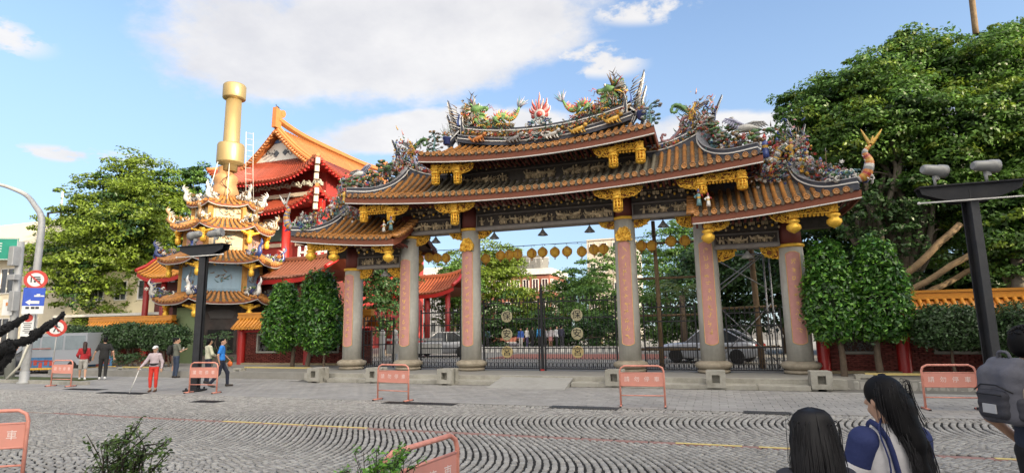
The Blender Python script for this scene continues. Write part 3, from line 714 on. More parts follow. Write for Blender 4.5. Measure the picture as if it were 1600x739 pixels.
make_roof('outer_roof', -10.8, -5.75, -9.2, -5.75, zeO, zrO)
make_roof('outer_roof', 5.75, 10.8, 5.75, 9.2, zeO, zrO)

# gold pendants under the eaves
def pendant(x, y, zt, zb, wl=0, wr=0, bud=False):
    b = MB(); H = zt - zb; w = .15
    if bud:
        b.box((x, y, zt - H * .16), (.24, .24, H * .34)); b.lathe([(.10, zb + H * .66), (.19, zb + H * .58), (.19, zb + H * .50), (.12, zb + H * .44), (.21, zb + H * .36), (.22, zb + H * .22), (.15, zb + H * .10), (.06, zb + H * .04), (.02, zb)], (x, y, 0), 14, wob=lambda j: 1 + .06 * (j % 2))
    else:
        b.box((x, y, zt - H * .15), (.26, .26, H * .3)); b.lathe([(.17, zb + H * .72), (.21, zb + H * .64), (.21, zb + H * .58), (.15, zb + H * .54)], (x, y, 0), 8)
        for j in range(8):
            a = PI * j / 4; p = Vector((x + .15 * math.cos(a), y + .15 * math.sin(a), 0)); b.cyl(p + Vector((0, 0, zb + H * .55)), p + Vector((0, 0, zb + .06)), .028, 5)
        for q in (.46, .32, .17): b.lathe([(.165, zb + H * q), (.18, zb + H * q + .018), (.165, zb + H * q + .036)], (x, y, 0), 8)
        b.lathe([(.15, zb + .1), (.17, zb + .06), (.10, zb + .02), (.02, zb)], (x, y, 0), 8); b.cyl((x, y, zb + .05), (x, y, zt), .09, 6)
    carve(b, [(x - w, zt - H * .34), (x + w, zt - H * .34), (x + w, zt), (x - w, zt)], y - .15, 0, 16, (.03, .055))
    p = b.build('gold_pendant', GOLD, gate)
    for s, L in ((-1, wl), (1, wr)):
        if L <= 0: continue
        pts = fan(x + s * .12, zt, L, .36, s); b = MB(); b.prism(pts, .10, None, 1, (0, y, 0)); b.tube([(q[0], y - .05, q[1]) for q in pts] + [(pts[0][0], y - .05, pts[0][1])], .02, 5); carve(b, pts, y - .06, 0, int(62 * L), (.04, .075)); b.build('carved_wing', [GOLD, GOLDB], p)
def gold_beam(x0, x1, y, zt, h):
    b = MB(); b.box(((x0 + x1) / 2, y, zt - h / 2), (abs(x1 - x0), .14, h), 1); b.box(((x0 + x1) / 2, y - .01, zt - .02), (abs(x1 - x0), .16, .035)); b.box(((x0 + x1) / 2, y - .01, zt - h + .02), (abs(x1 - x0), .16, .03)); pts = [(x0, zt - h), (x1, zt - h), (x1, zt), (x0, zt)]
    carve(b, pts, y - .08, 0, int(80 * abs(x1 - x0)), (.035, .07))
    for k in range(int(abs(x1 - x0) / .12)): b.sph((min(x0, x1) + .06 + .12 * k, y, zt - h - .03), (.055, .06, .06), 6, 4)
    b.build('gold_beam', [GOLD, GOLDB], gate)
for s in (-1, 1):
    pendant(s * 3.22, -1.55, 6.86, 5.98, .78, .78)
    pendant(s * 6.12, -1.55, 6.95, 6.36, *((.02, .72) if s < 0 else (.72, .02))); pendant(s * 7.42, -1.55, 7.08, 6.40); gold_beam(s * 6.2, s * 7.34, -1.55, 7.06, .27)
    pendant(s * 3.12, -1.5, 8.44, 7.64, *((0, .62) if s < 0 else (.62, 0))); pendant(s * 4.1, -1.5, 8.52, 7.70); gold_beam(s * 3.2, s * 4.0, -1.5, 8.50, .25)
    pendant(s * 6.22, -1.55, 5.44, 4.66, *((.62, 0) if s < 0 else (0, .62)), bud=True)
    pendant(s * 8.87, -1.55, 5.56, 4.83, *((0, .6) if s < 0 else (.6, 0)), bud=True); pendant(s * 10.05, -1.55, 5.70, 4.92, bud=True); gold_beam(s * 8.95, s * 9.95, -1.55, 5.66, .24)
# ------------------------------------------------------------------ ridges and ceramic figures of the gate
def band(name, pts, w, layers, parent, cap=None):
    """ridge body swept along pts (xyz of its foot); layers: (z0, z1, half width, material slot)"""
    mb = MB(); pts = [Vector(p) for p in pts]
    for z0, z1, hw, m in layers:
        L = [[], [], [], []]
        for i, p in enumerate(pts):
            t = pts[min(i + 1, len(pts) - 1)] - pts[max(i - 1, 0)]; n = Vector((-t.y, t.x, 0)); n = n.normalized() if n.length > 1e-6 else Vector((0, -1, 0))
            if n.y > 0: n = -n
            for k, (a, z) in enumerate(((1, z0), (1, z1), (-1, z1), (-1, z0))): L[k].append(p + n * hw * a + Vector((0, 0, z)))
        for k in range(4): mb.strip(L[k], L[(k + 1) % 4], m)
        for e in (0, -1): mb.add([L[k][e] for k in range(4)], [(0, 1, 2, 3)], m)
    return mb.build(name, [RIDGE, RIDGEL, HUES[UMB], HUES[BLU], WHITE], parent)
def cluster(name, spots, n, size, pal, parent, leafy=.5, depth=.15):
    n = int(n * 1.5); size *= .86; leafy *= .62
    """flowers and leaves packed round the spots (x, y, z, radius)"""
    mb = MB()
    for _ in range(n):
        x, y, z, rr = random.choice(spots); c = (x + random.gauss(0, rr * .55), y - abs(random.gauss(0, depth)), z + random.gauss(0, rr * .5)); s = size * random.uniform(.6, 1.35)
        if random.random() < leafy:
            for _k in range(3): mb.leaf((c[0] + random.uniform(-s, s), c[1], c[2] + random.uniform(-s, s)), s * 1.5, random.choice((GRN, DGR, DGR, TEA, GRY)))
        elif random.random() < .72: mb.flower(c, s, random.choice(pal), random.choice((YEL, WHT, ORG)))
        else: mb.sph(c, (s * .6, s * .5, s * .6), 6, 5, random.choice(pal))
    o = mb.build(name, HUES, parent); o['kind'] = 'stuff'; return o
ALLP = [RED, RED, YEL, WHT, WHT, WHT, PNK, PNK, ORG, BLU, LAV, GRY, GRY, UMB, UMB]
def rockwork(mb, spots, n, r, mats=(GRY, UMB, DGR, TEA)):
    for _ in range(n):
        x, y, z, rr = random.choice(spots); c = Vector((x + random.gauss(0, rr * .5), y + random.uniform(-.05, .15), z + random.gauss(0, rr * .4)))
        mb.sph(c, (r * random.uniform(.6, 1.3), r * .6, r * random.uniform(.5, 1.1)), 6, 5, random.choice(mats))
def blade(mb, pts, w0, w1, th, m, y=0):
    """flat curved blade through pts (x, z), width tapering w0 to w1"""
    c = bez([(p[0], 0, p[1]) for p in pts], 14); L = []; Rr = []
    for i, p in enumerate(c):
        t = (c[min(i + 1, 14)] - c[max(i - 1, 0)]).normalized(); n = Vector((-t.z, 0, t.x)); w = lerp(w0, w1, i / 14)
        L.append(p + n * w); Rr.append(p - n * w)
    poly = [(p.x, p.z) for p in L] + [(p.x, p.z) for p in reversed(Rr)]
    for i in range(14):
        q = [(L[i].x, L[i].z), (L[i + 1].x, L[i + 1].z), (Rr[i + 1].x, Rr[i + 1].z), (Rr[i].x, Rr[i].z)]; mb.prism(q, th, None, m, (0, y, 0))
def dragon(path, parent, r0=.15, heading=1, cols=(GRN, YEL, ORG, GRN), name='dragon', label=None, tail=True, scale=1.0):
    """sinuous dragon, path runs from the tail to the neck; heading is the side its snout points to"""
    pts = bez(path, 40); k = len(pts); mb = MB(); s = scale
    rr = [r0 * (.35 + .75 * math.sin(min(1, i / 30) * PI / 2)) for i in range(k)]
    mb.tube(pts, rr, 9, mats=[cols[0], cols[0], cols[0], cols[1], cols[0], cols[2]])
    body = mb.build(name, HUES, parent, label)
    mb = MB()
    for i in range(2, k - 1):
        t = (pts[i + 1] - pts[i - 1]).normalized(); n = Vector((-t.z, 0, t.x)); n = n if n.z > 0 or abs(n.z) < .2 else -n
        mb.tube([pts[i] + n * rr[i] * .8, pts[i] + n * rr[i] * 1.3 + t * .02, pts[i] + n * (rr[i] * 1.2 + .11 * s) - t * .04], [.035 * s, .026 * s, .004], 4, (RED, YEL, PNK)[i % 3])
        mb.sph(pts[i] - n * rr[i] * .55 + Vector((0, -rr[i] * .45, 0)), (rr[i] * .5, rr[i] * .5, rr[i] * .4), 5, 4, YEL)
    mb.build('dorsal_spikes', HUES, body)
    if tail:
        mb = MB(); p = pts[0]; d = (pts[0] - pts[3]).normalized()
        for j, a in enumerate(np.linspace(-.7, .7, 7)):
            e = Vector((d.x * math.cos(a) - d.z * math.sin(a), 0, d.x * math.sin(a) + d.z * math.cos(a))); q = Vector((-e.z, 0, e.x))
            mb.tube([p, p + e * .14 * s + q * .02, p + e * (.34 + .06 * (j % 2)) * s - q * .04], [.05 * s, .035 * s, .005], 5, (LAV, GRY, TEA)[j % 3], flat=.6)
        mb.build('tail_fan', HUES, body)
    for q, side in ((.30, -1), (.45, 1), (.72, -1), (.86, 1)):
        i = int(q * (k - 1)); p = pts[i]; mb = MB(); foot = p + Vector((heading * .13 * s * (1 if side > 0 else .3), -.16 * s - .04 * side, -.30 * s))
        mb.tube([p, p + Vector((-heading * .08 * s, -.16 * s, -.10 * s)), foot], [.085 * s, .06 * s, .035 * s], 6, cols[0])
        for c in (-1, 0, 1, 2): mb.tube([foot, foot + Vector((.07 * s * c, -.04 * s, -.03 * s)), foot + Vector((.11 * s * c, -.05 * s, -.10 * s))], [.022 * s, .018 * s, .003], 4, YEL)
        mb.build('leg', HUES, body)
    # head
    p = pts[-1]; h = heading; mb = MB()
    def HP(x, z, y=0): return p + Vector((h * x * s, y * s, z * s))
    V, F = solid([('e', HP(.05, .06), (.20 * s, .17 * s, .16 * s)), ('c', HP(.1, .08), HP(.40, .04), .13 * s, .085 * s), ('e', HP(.42, .07), (.085 * s, .11 * s, .07 * s)), ('c', HP(.05, -.08), HP(.34, -.13), .09 * s, .05 * s),
                  ('e', HP(.15, .17, -.09), (.08 * s, .06 * s, .06 * s)), ('e', HP(.15, .17, .09), (.08 * s, .06 * s, .06 * s))], .03 * s, .04 * s)
    mb.add([tuple(v) for v in V], [tuple(int(i) for i in f) for f in F], cols[0], True)
    for yy in (-1, 1):
        mb.sph(HP(.2, .19, yy * .12), .045 * s, 6, 5, WHT); mb.sph(HP(.215, .19, yy * .155), .022 * s, 5, 4, 12)
        for x in (.2, .27, .34, .4): mb.tube([HP(x, .0, yy * .07), HP(x + .01, -.06, yy * .07)], [.018 * s, .003], 4, WHT)
        mb.tube([HP(.44, .06, yy * .07), HP(.58, .14, yy * .14), HP(.62, .02, yy * .2), HP(.72, .06, yy * .22)], [.014 * s, .012 * s, .01 * s, .003], 4, RED)
    mb.tube([HP(.12, -.05), HP(.3, -.07), HP(.4, -.02)], [.05 * s, .04 * s, .01], 5, RED, flat=1.2)
    hd = mb.build('dragon_head', HUES + [IRON], body)
    mb = MB()
    for yy in (-1, 1):
        a = [HP(.0, .18, yy * .07), HP(-.12, .38, yy * .1), HP(-.06, .56, yy * .12), HP(-.16, .74, yy * .13)]; mb.tube(a, [.035 * s, .028 * s, .02 * s, .004], 5, 0)
        mb.tube([a[1], HP(-.26, .50, yy * .12)], [.022 * s, .004], 4, 0); mb.tube([a[2], HP(.06, .66, yy * .13)], [.018 * s, .004], 4, 0)
    mb.build('antler', mat('antler_dark', (.05, .045, .05), .6), body)
    mb = MB()
    for j in range(46):
        a = random.uniform(1.2, 5.1); l = random.uniform(.2, .42) * s; b0 = HP(-.05 + .05 * math.cos(a), .04 + .12 * math.sin(a), random.uniform(-.15, .1)); d = Vector((h * math.cos(a), random.uniform(-.6, .1), math.sin(a)))
        mb.tube([b0, b0 + d * l * .5 + Vector((0, 0, .03)), b0 + d * l], [.035 * s, .028 * s, .003], 4, random.choice((GRY, GRY, RED, UMB, YEL, GRN)))
    mb.build('mane', HUES, body)
    return body
def wing(mb, root, tip, n, L, m, droop=(0, 0, -1), y=0):
    root, tip, dr = Vector(root), Vector(tip), Vector(droop)
    mb.tube([root, root.lerp(tip, .5) + Vector((0, 0, .06)), tip], [.055, .05, .02], 6, m)
    for i in range(n):
        t = (i + .5) / n; p = root.lerp(tip, t); l = L * (1 - .45 * t)
        mb.tube([p, p + dr * l * .5 + (tip - root) * .10, p + dr * l + (tip - root) * .25], [.045, .045, .006], 5, m if i % 2 else (m + 0), flat=.35)
def crane(c, s, parent, h=1):
    c = Vector(c); q = lambda x, z, y=0: c + Vector((h * x * s, y * s, z * s))
    mb = MB(); V, F = solid([('e', q(0, 0), (.30 * s, .15 * s, .15 * s)), ('c', q(.22, .04), q(.42, .22), .075 * s, .04 * s), ('c', q(.42, .22), q(.36, .40), .04 * s, .035 * s), ('e', q(.39, .43), (.065 * s, .045 * s, .045 * s)), ('c', q(-.24, 0), q(-.46, -.06), .09 * s, .03 * s)], .03 * s, .03 * s)
    mb.add([tuple(v) for v in V], [tuple(int(i) for i in f) for f in F], WHT, True)
    mb.tube([q(.44, .43), q(.60, .40)], [.02 * s, .003], 5, UMB); b = mb.build('crane', HUES, parent)
    for sx in (-1, 1):
        mb = MB(); wing(mb, q(.05, .1, -.05 * sx), q(sx * .62, .30 + .1 * sx, -.1 * sx), 8, .34 * s, GRY if sx < 0 else LAV, (0, -.1, -1)); mb.build('wing', HUES, b)
    mb = MB()
    for yy in (-.05, .05): mb.tube([q(-.12, -.12, yy), q(-.2, -.35, yy), q(-.12, -.6, yy)], .018 * s, 4, YEL)
    mb.build('leg', HUES, b); return b
def pine(c, H, parent, lean=.2, pads=6):
    c = Vector(c); mb = MB(); tr = bez([c, c + Vector((lean * .5, 0, H * .4)), c + Vector((-lean * .2, 0, H * .7)), c + Vector((lean, 0, H))], 8)
    mb.tube(tr, [.05 - .004 * i for i in range(9)], 5, UMB); o = mb.build('pine', HUES, parent); mb = MB()
    for i in range(pads):
        p = tr[3 + i % 6] + Vector((random.uniform(-.28, .28), random.uniform(-.12, .05), random.uniform(-.05, .12)))
        mb.tube([tr[2 + i % 6], p], [.02, .012], 4, UMB)
        for _ in range(6): mb.sph(p + Vector((random.uniform(-.13, .13), random.uniform(-.06, .06), random.uniform(-.04, .05))), (.085, .07, .05), 6, 5, random.choice((DGR, GRN, GRN, GRY, UMB)))
    mb.build('foliage_pad', HUES, o); return o
def figurine(c, s, parent, robe, spear=True):
    c = Vector(c); mb = MB(); q = lambda x, z, y=0: c + Vector((x * s, y * s, z * s))
    mb.lathe([(.16 * s, 0), (.13 * s, .22 * s), (.10 * s, .40 * s), (.13 * s, .5 * s), (.12 * s, .62 * s), (.05 * s, .70 * s)], c, 9, robe, True, mats=[robe, robe, YEL, robe, robe])
    o = mb.build('figurine', HUES, parent); mb = MB(); mb.sph(q(0, .77), .075 * s, 7, 6, PNK); mb.lathe([(.08 * s, .80 * s), (.085 * s, .84 * s), (.04 * s, .92 * s), (.01, .98 * s)], c, 7, random.choice((YEL, BLU, RED))); mb.build('head', HUES, o)
    mb = MB()
    for sx in (-1, 1): mb.tube([q(sx * .10, .62), q(sx * .22, .50, -.06), q(sx * .16, .42 + .2 * (sx > 0), -.15)], [.05 * s, .05 * s, .035 * s], 6, random.choice((robe, RED, WHT)))
    mb.build('sleeves', HUES, o)
    if spear: mb = MB(); mb.tube([q(.2, .05, -.14), q(.24, 1.25, -.14)], .014 * s, 4, UMB); mb.tube([q(.24, 1.2, -.14), q(.25, 1.42, -.14)], [.04 * s, .002], 4, GRY); mb.build('spear', HUES, o)
    return o
# top ridge
top = [o for o in gate.children if o.name == 'top_roof'][0]
zR = lambda x: 9.44 + .46 * sq(x / 3.6)
rp = [(x, 0, zR(x)) for x in np.linspace(-3.7, 3.7, 33)]
zb = lambda x: .60 + .12 * sq(x / 3.6)
rg = band('top_ridge', rp, 1, [(-.05, .10, .24, 0), (.10, .14, .27, 4), (.14, .26, .19, 0), (.26, .30, .24, 1), (.30, .58, .16, 2), (.58, .62, .24, 4), (.62, .72, .2, 0)], gate)
cluster('flower_band', [(x, -.19, zR(x) + .44, .09) for x in np.linspace(-3.4, 3.4, 34)], 210, .085, [RED, YEL, ORG, WHT, PNK, YEL, RED], rg, .5, .06)
for xx, m in ((-2.7, ORG), (3.0, YEL), (-1.1, GRY), (1.6, YEL), (.5, WHT)):     # applied beasts and branches that hang over the tiles
    mb = MB(); c = Vector((xx, -.38, zR(xx) + .16))
    mb.tube([c + Vector((-.28, 0, -.06)), c, c + Vector((.26, -.05, .08))], [.07, .11, .07], 7, m); mb.sph(c + Vector((.33, -.08, .14)), .085, 7, 6, m)
    for q in (-.2, -.05, .12, .24): mb.tube([c + Vector((q, -.03, -.02)), c + Vector((q + .05, -.1, -.14)), c + Vector((q + .12, -.12, -.2))], [.04, .03, .008], 5, m)
    mb.tube([c + Vector((-.28, 0, -.04)), c + Vector((-.42, 0, .1)), c + Vector((-.34, 0, .2))], [.05, .04, .005], 5, m); mb.build('ceramic_beast', HUES, rg)
mb = MB()
for _ in range(26):
    x = random.uniform(-1.5, .9); z = zR(x) + random.uniform(.0, .3); d = random.choice((-1, 1)); c = Vector((x, -.3, z)); mb.tube([c, c + Vector((d * .15, -.04, .07)), c + Vector((d * .32, -.03, random.uniform(.0, .16)))], [.03, .025, .008], 5, random.choice((GRY, WHT, TEA)))
    mb.flower(c + Vector((d * .3, -.05, .1)), .075, random.choice((WHT, PNK, RED)), YEL)
mb.build('blossom_branch', HUES, rg)['kind'] = 'stuff'
for s in (-1, 1):       # swallowtail ends, scrolls and flower pots
    mb = MB(); z0 = zR(3.6) + .4
    blade(mb, [(s * 3.55, z0 - .55), (s * 3.80, z0 - .15), (s * 3.92, z0 + .45), (s * 4.27, z0 + 1.62)], .17, .008, .16, 0); blade(mb, [(s * 3.75, z0 - .35), (s * 4.05, z0 + .05), (s * 4.12, z0 + .4), (s * 4.3, z0 + .95)], .10, .006, .14, 0); blade(mb, [(s * 3.8, z0 - .3), (s * 4.1, z0 + .05), (s * 4.17, z0 + .4), (s * 4.33, z0 + .93)], .014, .003, .18, 4)
    for q_, w_ in ((.0, .018), (.09, .014)): blade(mb, [(s * (3.66 + q_), z0 - .5), (s * (3.84 + q_), z0 - .05), (s * (3.98 + q_ * .8), z0 + .5), (s * (4.26 + q_ * .2), z0 + 1.5)], w_, .003, .21, 4)
    blade(mb, [(s * 3.45, z0 - .1), (s * 3.5, z0 + .3), (s * 3.46, z0 + .75)], .11, .005, .12, 4, -.2); blade(mb, [(s * 3.45, z0 - .1), (s * 3.5, z0 + .3), (s * 3.465, z0 + .7)], .08, .004, .15, 0, -.2)
    blade(mb, [(s * 3.60, z0 - .2), (s * 3.95, z0 + .0), (s * 4.05, z0 + .5), (s * 4.0, z0 + .75)], .07, .01, .12, 1, -.1)
    blade(mb, [(s * 3.5, z0 + .2), (s * 3.72, z0 + .42), (s * 3.66, z0 + .85)], .05, .01, .1, 3, -.15)
    blade(mb, [(s * 3.62, z0 + .1), (s * 3.95, z0 - .2), (s * 4.12, z0 - .5), (s * 3.95, z0 - .85)], .12, .05, .22, 0, -.05)
    blade(mb, [(s * 3.66, z0 + .1), (s * 4.0, z0 - .2), (s * 4.2, z0 - .5), (s * 4.02, z0 - .88)], .03, .02, .25, 4, -.05)
    e = mb.build('swallowtail', [RIDGE, RIDGEL, HUES[UMB], HUES[BLU], WHITE], gate)
    mb = MB()
    for k in range(16): a = k * .35; mb.tube([(s * (3.75 + .06 * math.sin(k)), -.12, z0 - .2 + .09 * k), (s * (3.98 + .1 * math.sin(k * 2)), -.18, z0 - .1 + .09 * k), (s * (4.12 + .12 * (k % 3)), -.16, z0 + .06 + .09 * k)], [.03, .02, .003], 4, (GRY, WHT, GRY, UMB)[k % 4])
    mb.build('leaf_spray', HUES, e)
    mb = MB(); mb.lathe([(.10, 0), (.16, .05), (.19, .30), (.21, .33), (.18, .35)], (s * 4.12, -.45, 9.72), 6, BLU); pot = mb.build('flower_pot', HUES, gate)
    cluster('potted_flowers', [(s * 4.12, -.45, 10.15, .16)], 34, .06, [RED, ORG, YEL, WHT, PNK], pot, .5, .05)
    mb = MB()
    for k in range(7): mb.tube([(s * 4.12, -.45, 10.0), (s * (4.0 + .05 * k), -.45, 10.3), (s * (3.9 + .09 * k), -.45, 10.5 + .12 * (k % 3))], [.02, .015, .004], 4, (GRN, DGR, GRY)[k % 3])
    mb.build('stems', HUES, pot)
    # twisted bonsai or warriors on the roof corners
    mb = MB(); tr = bez([(s * 4.35, -.9, 9.2), (s * 4.5, -.9, 9.5), (s * 4.45, -.9, 9.85), (s * 4.55, -.9, 10.15)], 8); mb.tube(tr, [.07, .06, .06, .05, .05, .04, .04, .03, .02], 6, TEA)
    for k in range(30):
        p = tr[2 + k % 7] + Vector((random.uniform(-.3, .35), random.uniform(-.1, .1), random.uniform(-.2, .15))); mb.tube([tr[2 + k % 7], p], [.022, .014], 4, DGR)
        mb.sph(p, (.08, .06, .055), 6, 5, random.choice((DGR, GRY, TEA, UMB, GRY)))
    mb.build('corner_bonsai', HUES, top)
for s in (-1, 1):
    X = lambda v: s * v
    dragon([(X(.95), -.02, 11.12), (X(1.12), 0, 10.80), (X(1.38), 0, 10.66), (X(1.66), 0, 10.86), (X(1.9), -.05, 10.82), (X(2.1), 0, 10.50), (X(2.35), .0, 10.50), (X(2.62), 0, 10.82), (X(2.9), 0, 10.92), (X(2.98), -.05, 11.2)], gate, .150, -s, (GRN, UMB, ORG, UMB) if s < 0 else (GRN, UMB, RED, GRN), scale=1.28)
    c_ = MB()
    for k in range(430):
        x = 3.5 - 2.3 * random.random() ** 1.5; z = zR(x) + .72 + abs(random.gauss(0, .07 + .19 * max(0, x - 1.6))); q = Vector((X(x), random.uniform(-.25, .12), z)); m_ = random.choice((UMB, UMB, ORG, RED, GRN, GRY, DGR, YEL, WHT, GRY, UMB, GRY, DGR, TEA))
        if k % 3 == 0: curl(c_, q, random.uniform(.06, .12), m_, .026, random.random() * 6, random.choice((-4.5, 4.5)))
        elif k % 3 == 1: c_.leaf(q, random.uniform(.12, .2), m_)
        else: d_ = Vector((random.uniform(-1, 1), -.3, random.uniform(.2, 1))); c_.tube([q, q + d_ * .1, q + d_ * .2 + Vector((0, 0, .05))], [.03, .025, .003], 4, m_)
    c_.build('cloud_carving', HUES, gate)['kind'] = 'stuff'
# flaming pearl on waves
mb = MB(); c = Vector((-.05, -.05, 10.66)); mb.sph(c + Vector((0, -.06, 0)), .13, 12, 8, RED); pe = mb.build('flaming_pearl', HUES, gate)
mb = MB(); mb.lathe([(.17, -.07), (.235, -.05), (.235, .05), (.17, .07)], c, 20, WHT, True, Matrix.Rotation(PI / 2, 3, 'X')); mb.build('pearl_ring', HUES, pe)
for j, a in enumerate(np.linspace(-1.95, 1.95, 13)):
    l = (.74 - .24 * abs(a) ** .8) * (1 if j % 2 == 0 else .78); d = Vector((math.sin(a), 0, math.cos(a))); up = Vector((0, 0, 1)); mb = MB(); b0 = c + d * .19
    pth = bez([b0, b0 + d * l * .35 + Vector((-.03 * math.copysign(1, a), 0, .02)), b0 + d * l * .55 + up * l * .22, b0 + d * l * .6 + up * l * .5], 8)
    mb.tube(pth, [.062, .066, .06, .052, .045, .036, .026, .015, .003], 6, RED if j % 2 == 0 else PNK, flat=.6); mb.tube([p + Vector((0, .03, 0)) for p in pth], [.085, .09, .08, .07, .06, .05, .04, .025, .004], 6, WHT, flat=.3); mb.build('flame', HUES, pe)
mb = MB()
for k in range(38):
    x = random.gauss(0, .36); z = 10.12 + .3 * max(0, 1 - abs(x) / .6) * random.random() + random.uniform(0, .06)
    curl(mb, (x, -.15 - random.random() * .12, z + .05), random.uniform(.08, .14), random.choice((BLU, TEA, WHT, WHT, GRY, TEA)), .032, random.random() * 6, random.choice((-4, 4)))
mb.build('wave_base', HUES, pe)['kind'] = 'stuff'
# side ridges of the main roof, their descending ridges, flowers, phoenix, cranes, pines
def clutter(parent, xs, zf, y, n, lift):
    c_ = MB()
    for k in range(n):
        x = random.choice(xs) + random.gauss(0, .08); q = Vector((x, y + random.uniform(-.18, .12), zf(x) + abs(random.gauss(0, lift)))); m_ = random.choice((UMB, GRY, WHT, RED, PNK, GRN, DGR, YEL, WHT, GRY, BLU, ORG, LAV))
        if k % 4 == 0: curl(c_, q, random.uniform(.06, .11), m_, .024, random.random() * 6, random.choice((-4.5, 4.5)))
        elif k % 4 == 1: c_.leaf(q, random.uniform(.12, .2), m_)
        elif k % 4 == 2: c_.flower(q, random.uniform(.05, .085), m_)
        else: d_ = Vector((random.uniform(-1, 1), -.2, random.uniform(.3, 1.2))); c_.tube([q, q + d_ * .1, q + d_ * .22 + Vector((0, 0, .05))], [.03, .024, .003], 4, m_)
    c_.build('ridge_carving', HUES, parent)['kind'] = 'stuff'
def side(s):
    X = lambda v: s * v
    zr = lambda x: 8.42 + .62 * ((x - 4.4) / 1.9) ** 1.8 if x > 4.4 else 8.42
    r_ = band('main_ridge', [(X(x), 0, zr(x)) for x in np.linspace(4.2, 6.35, 12)], 1, [(-.3, .06, .22, 0), (.06, .10, .25, 4), (.10, .30, .15, 2), (.30, .34, .2, 4), (.34, .42, .17, 0)], gate)
    cluster('flower_band', [(X(x), -.2, zr(x) + .2, .09) for x in np.linspace(4.4, 6.2, 12)], 70, .075, [RED, ORG, WHT, PNK, YEL, BLU], r_, .45, .06)
    mb = MB(); blade(mb, [(X(6.1), 8.85), (X(6.4), 9.2), (X(6.65), 9.6), (X(7.05), 10.45)], .13, .008, .14, 0); blade(mb, [(X(6.16), 8.85), (X(6.47), 9.2), (X(6.73), 9.6), (X(7.08), 10.42)], .05, .004, .18, 4)
    blade(mb, [(X(6.2), 8.9), (X(6.5), 9.1), (X(6.75), 9.5), (X(6.78), 9.9)], .05, .006, .15, 3, -.1); mb.build('swallowtail', [RIDGE, RIDGEL, HUES[UMB], HUES[BLU], WHITE], gate)
    dp = bez([(X(6.2), -.05, 8.95), (X(6.22), -.6, 8.35), (X(6.5), -1.1, 7.85), (X(7.1), -1.6, 7.55), (X(8.0), -1.95, 7.56)], 20)
    d_ = band('hip_ridge', dp, 1, [(-.1, .12, .13, 0), (.12, .16, .16, 4), (.16, .28, .11, 0), (.28, .31, .14, 1)], gate)
    sp = []
    for t in np.linspace(.12, .85, 16):
        p = dp[int(t * 20)]; sp.append((p.x + X(.25), p.y + .05, p.z + .52 + .2 * (1 - t), .26))
    cluster('flower_cluster', sp, 230, .085, ALLP, d_, .42, .14)
    mb = MB(); rockwork(mb, [(a, b + .1, c - .2, .25) for a, b, c, _ in sp], 60, .10); mb.build('rockwork', HUES, d_)['kind'] = 'stuff'
    for k, (dx, dz, H) in enumerate(((.15, .7, .75), (.5, .45, .6), (1.05, .2, .55), (1.45, .12, .5))): pine((X(6.5 + dx), -1.25 - .2 * k, 7.6 + dz), H, gate, X(.15), 7)
    crane((X(7.65), -1.55, 8.55), 1.0 if s > 0 else .85, gate, -s)
    # phoenix above the ridge: body, wings, curling tail plumes
    c = Vector((X(5.95), -.1, 9.75)); q = lambda x, z, y=0: c + Vector((s * x, y, z)); mb = MB()
    V, F = solid([('e', q(0, 0), (.17, .13, .25)), ('c', q(.02, .2), q(.12, .42), .08, .05), ('e', q(.15, .47), (.07, .05, .05))], .03, .03); mb.add([tuple(v) for v in V], [tuple(int(i) for i in f) for f in F], YEL, True)
    mb.tube([q(.2, .47), q(.32, .44)], [.025, .003], 5, ORG); ph = mb.build('phoenix', HUES, gate)
    for i in range(24): pass
    mb = MB()
    for i in range(60): mb.leaf(q(random.gauss(0, .11), random.gauss(-.05, .17), -.12), .09, random.choice((RED, YEL, GRN, BLU, ORG, YEL)))
    mb.build('breast_feathers', HUES, ph)['kind'] = 'stuff'
    for sx in (-1, 1): mb = MB(); wing(mb, q(.02, .2), q(sx * .55, .52), 9, .26, DGR if sx < 0 else GRY, (-.2 * s, -.1, -.9)); mb.build('wing', HUES, ph)
    for m, pp in ((GRN, [(-.1, .1), (-.35, .42), (-.62, .5), (-.75, .28), (-.6, .2), (-.52, .32)]), (PNK, [(-.1, -.05), (-.35, -.1), (-.5, -.55), (-.85, -.85), (-1.15, -.85), (-1.12, -.62), (-.98, -.66)]), (LAV, [(-.05, -.2), (-.15, -.45), (-.3, -.8), (-.55, -.92), (-.72, -.75), (-.6, -.62)]), (YEL, [(-.02, -.25), (0, -.5), (.1, -.75)])):
        mb = MB(); pt = bez([q(a, b, -.05) for a, b in pp], 24); mb.tube(pt, [.055 + .035 * math.sin(i * 1.3) ** 2 - .001 * i for i in range(25)], 6, m, flat=.5); mb.build('tail_plume', HUES, ph)
    for k in range(5): figurine((X(6.35 + .12 * k), -.3 - .15 * k, 8.85 - .12 * k), .55, gate, (RED, YEL, BLU, WHT, GRN)[k], k % 2 == 0)
    clutter(r_, [X(v) for v in np.linspace(5.5, 6.7, 9)], lambda x: zr(abs(x)) + .38, -.05, 190, .38)
    # outer roof
    zo = lambda x: 7.05 + .62 * max(0, (x - 7.6) / 1.6) ** 1.7
    r2 = band('outer_ridge', [(X(x), 0, zo(x)) for x in np.linspace(6.9, 9.25, 12)], 1, [(-.35, .05, .2, 0), (.05, .09, .23, 4), (.09, .26, .14, 3), (.26, .30, .2, 4), (.30, .38, .16, 0)], gate)
    cluster('flower_band', [(X(x), -.2, zo(x) + .18, .09) for x in np.linspace(7.0, 9.2, 12)], 80, .075, [RED, ORG, WHT, PNK, BLU, BLU, LAV], r2, .4, .06)
    mb = MB(); blade(mb, [(X(9.05), 7.6), (X(9.3), 7.9), (X(9.5), 8.3), (X(9.72), 8.95)], .13, .008, .14, 0); blade(mb, [(X(9.1), 7.6), (X(9.37), 7.9), (X(9.57), 8.3), (X(9.75), 8.92)], .05, .004, .18, 4)
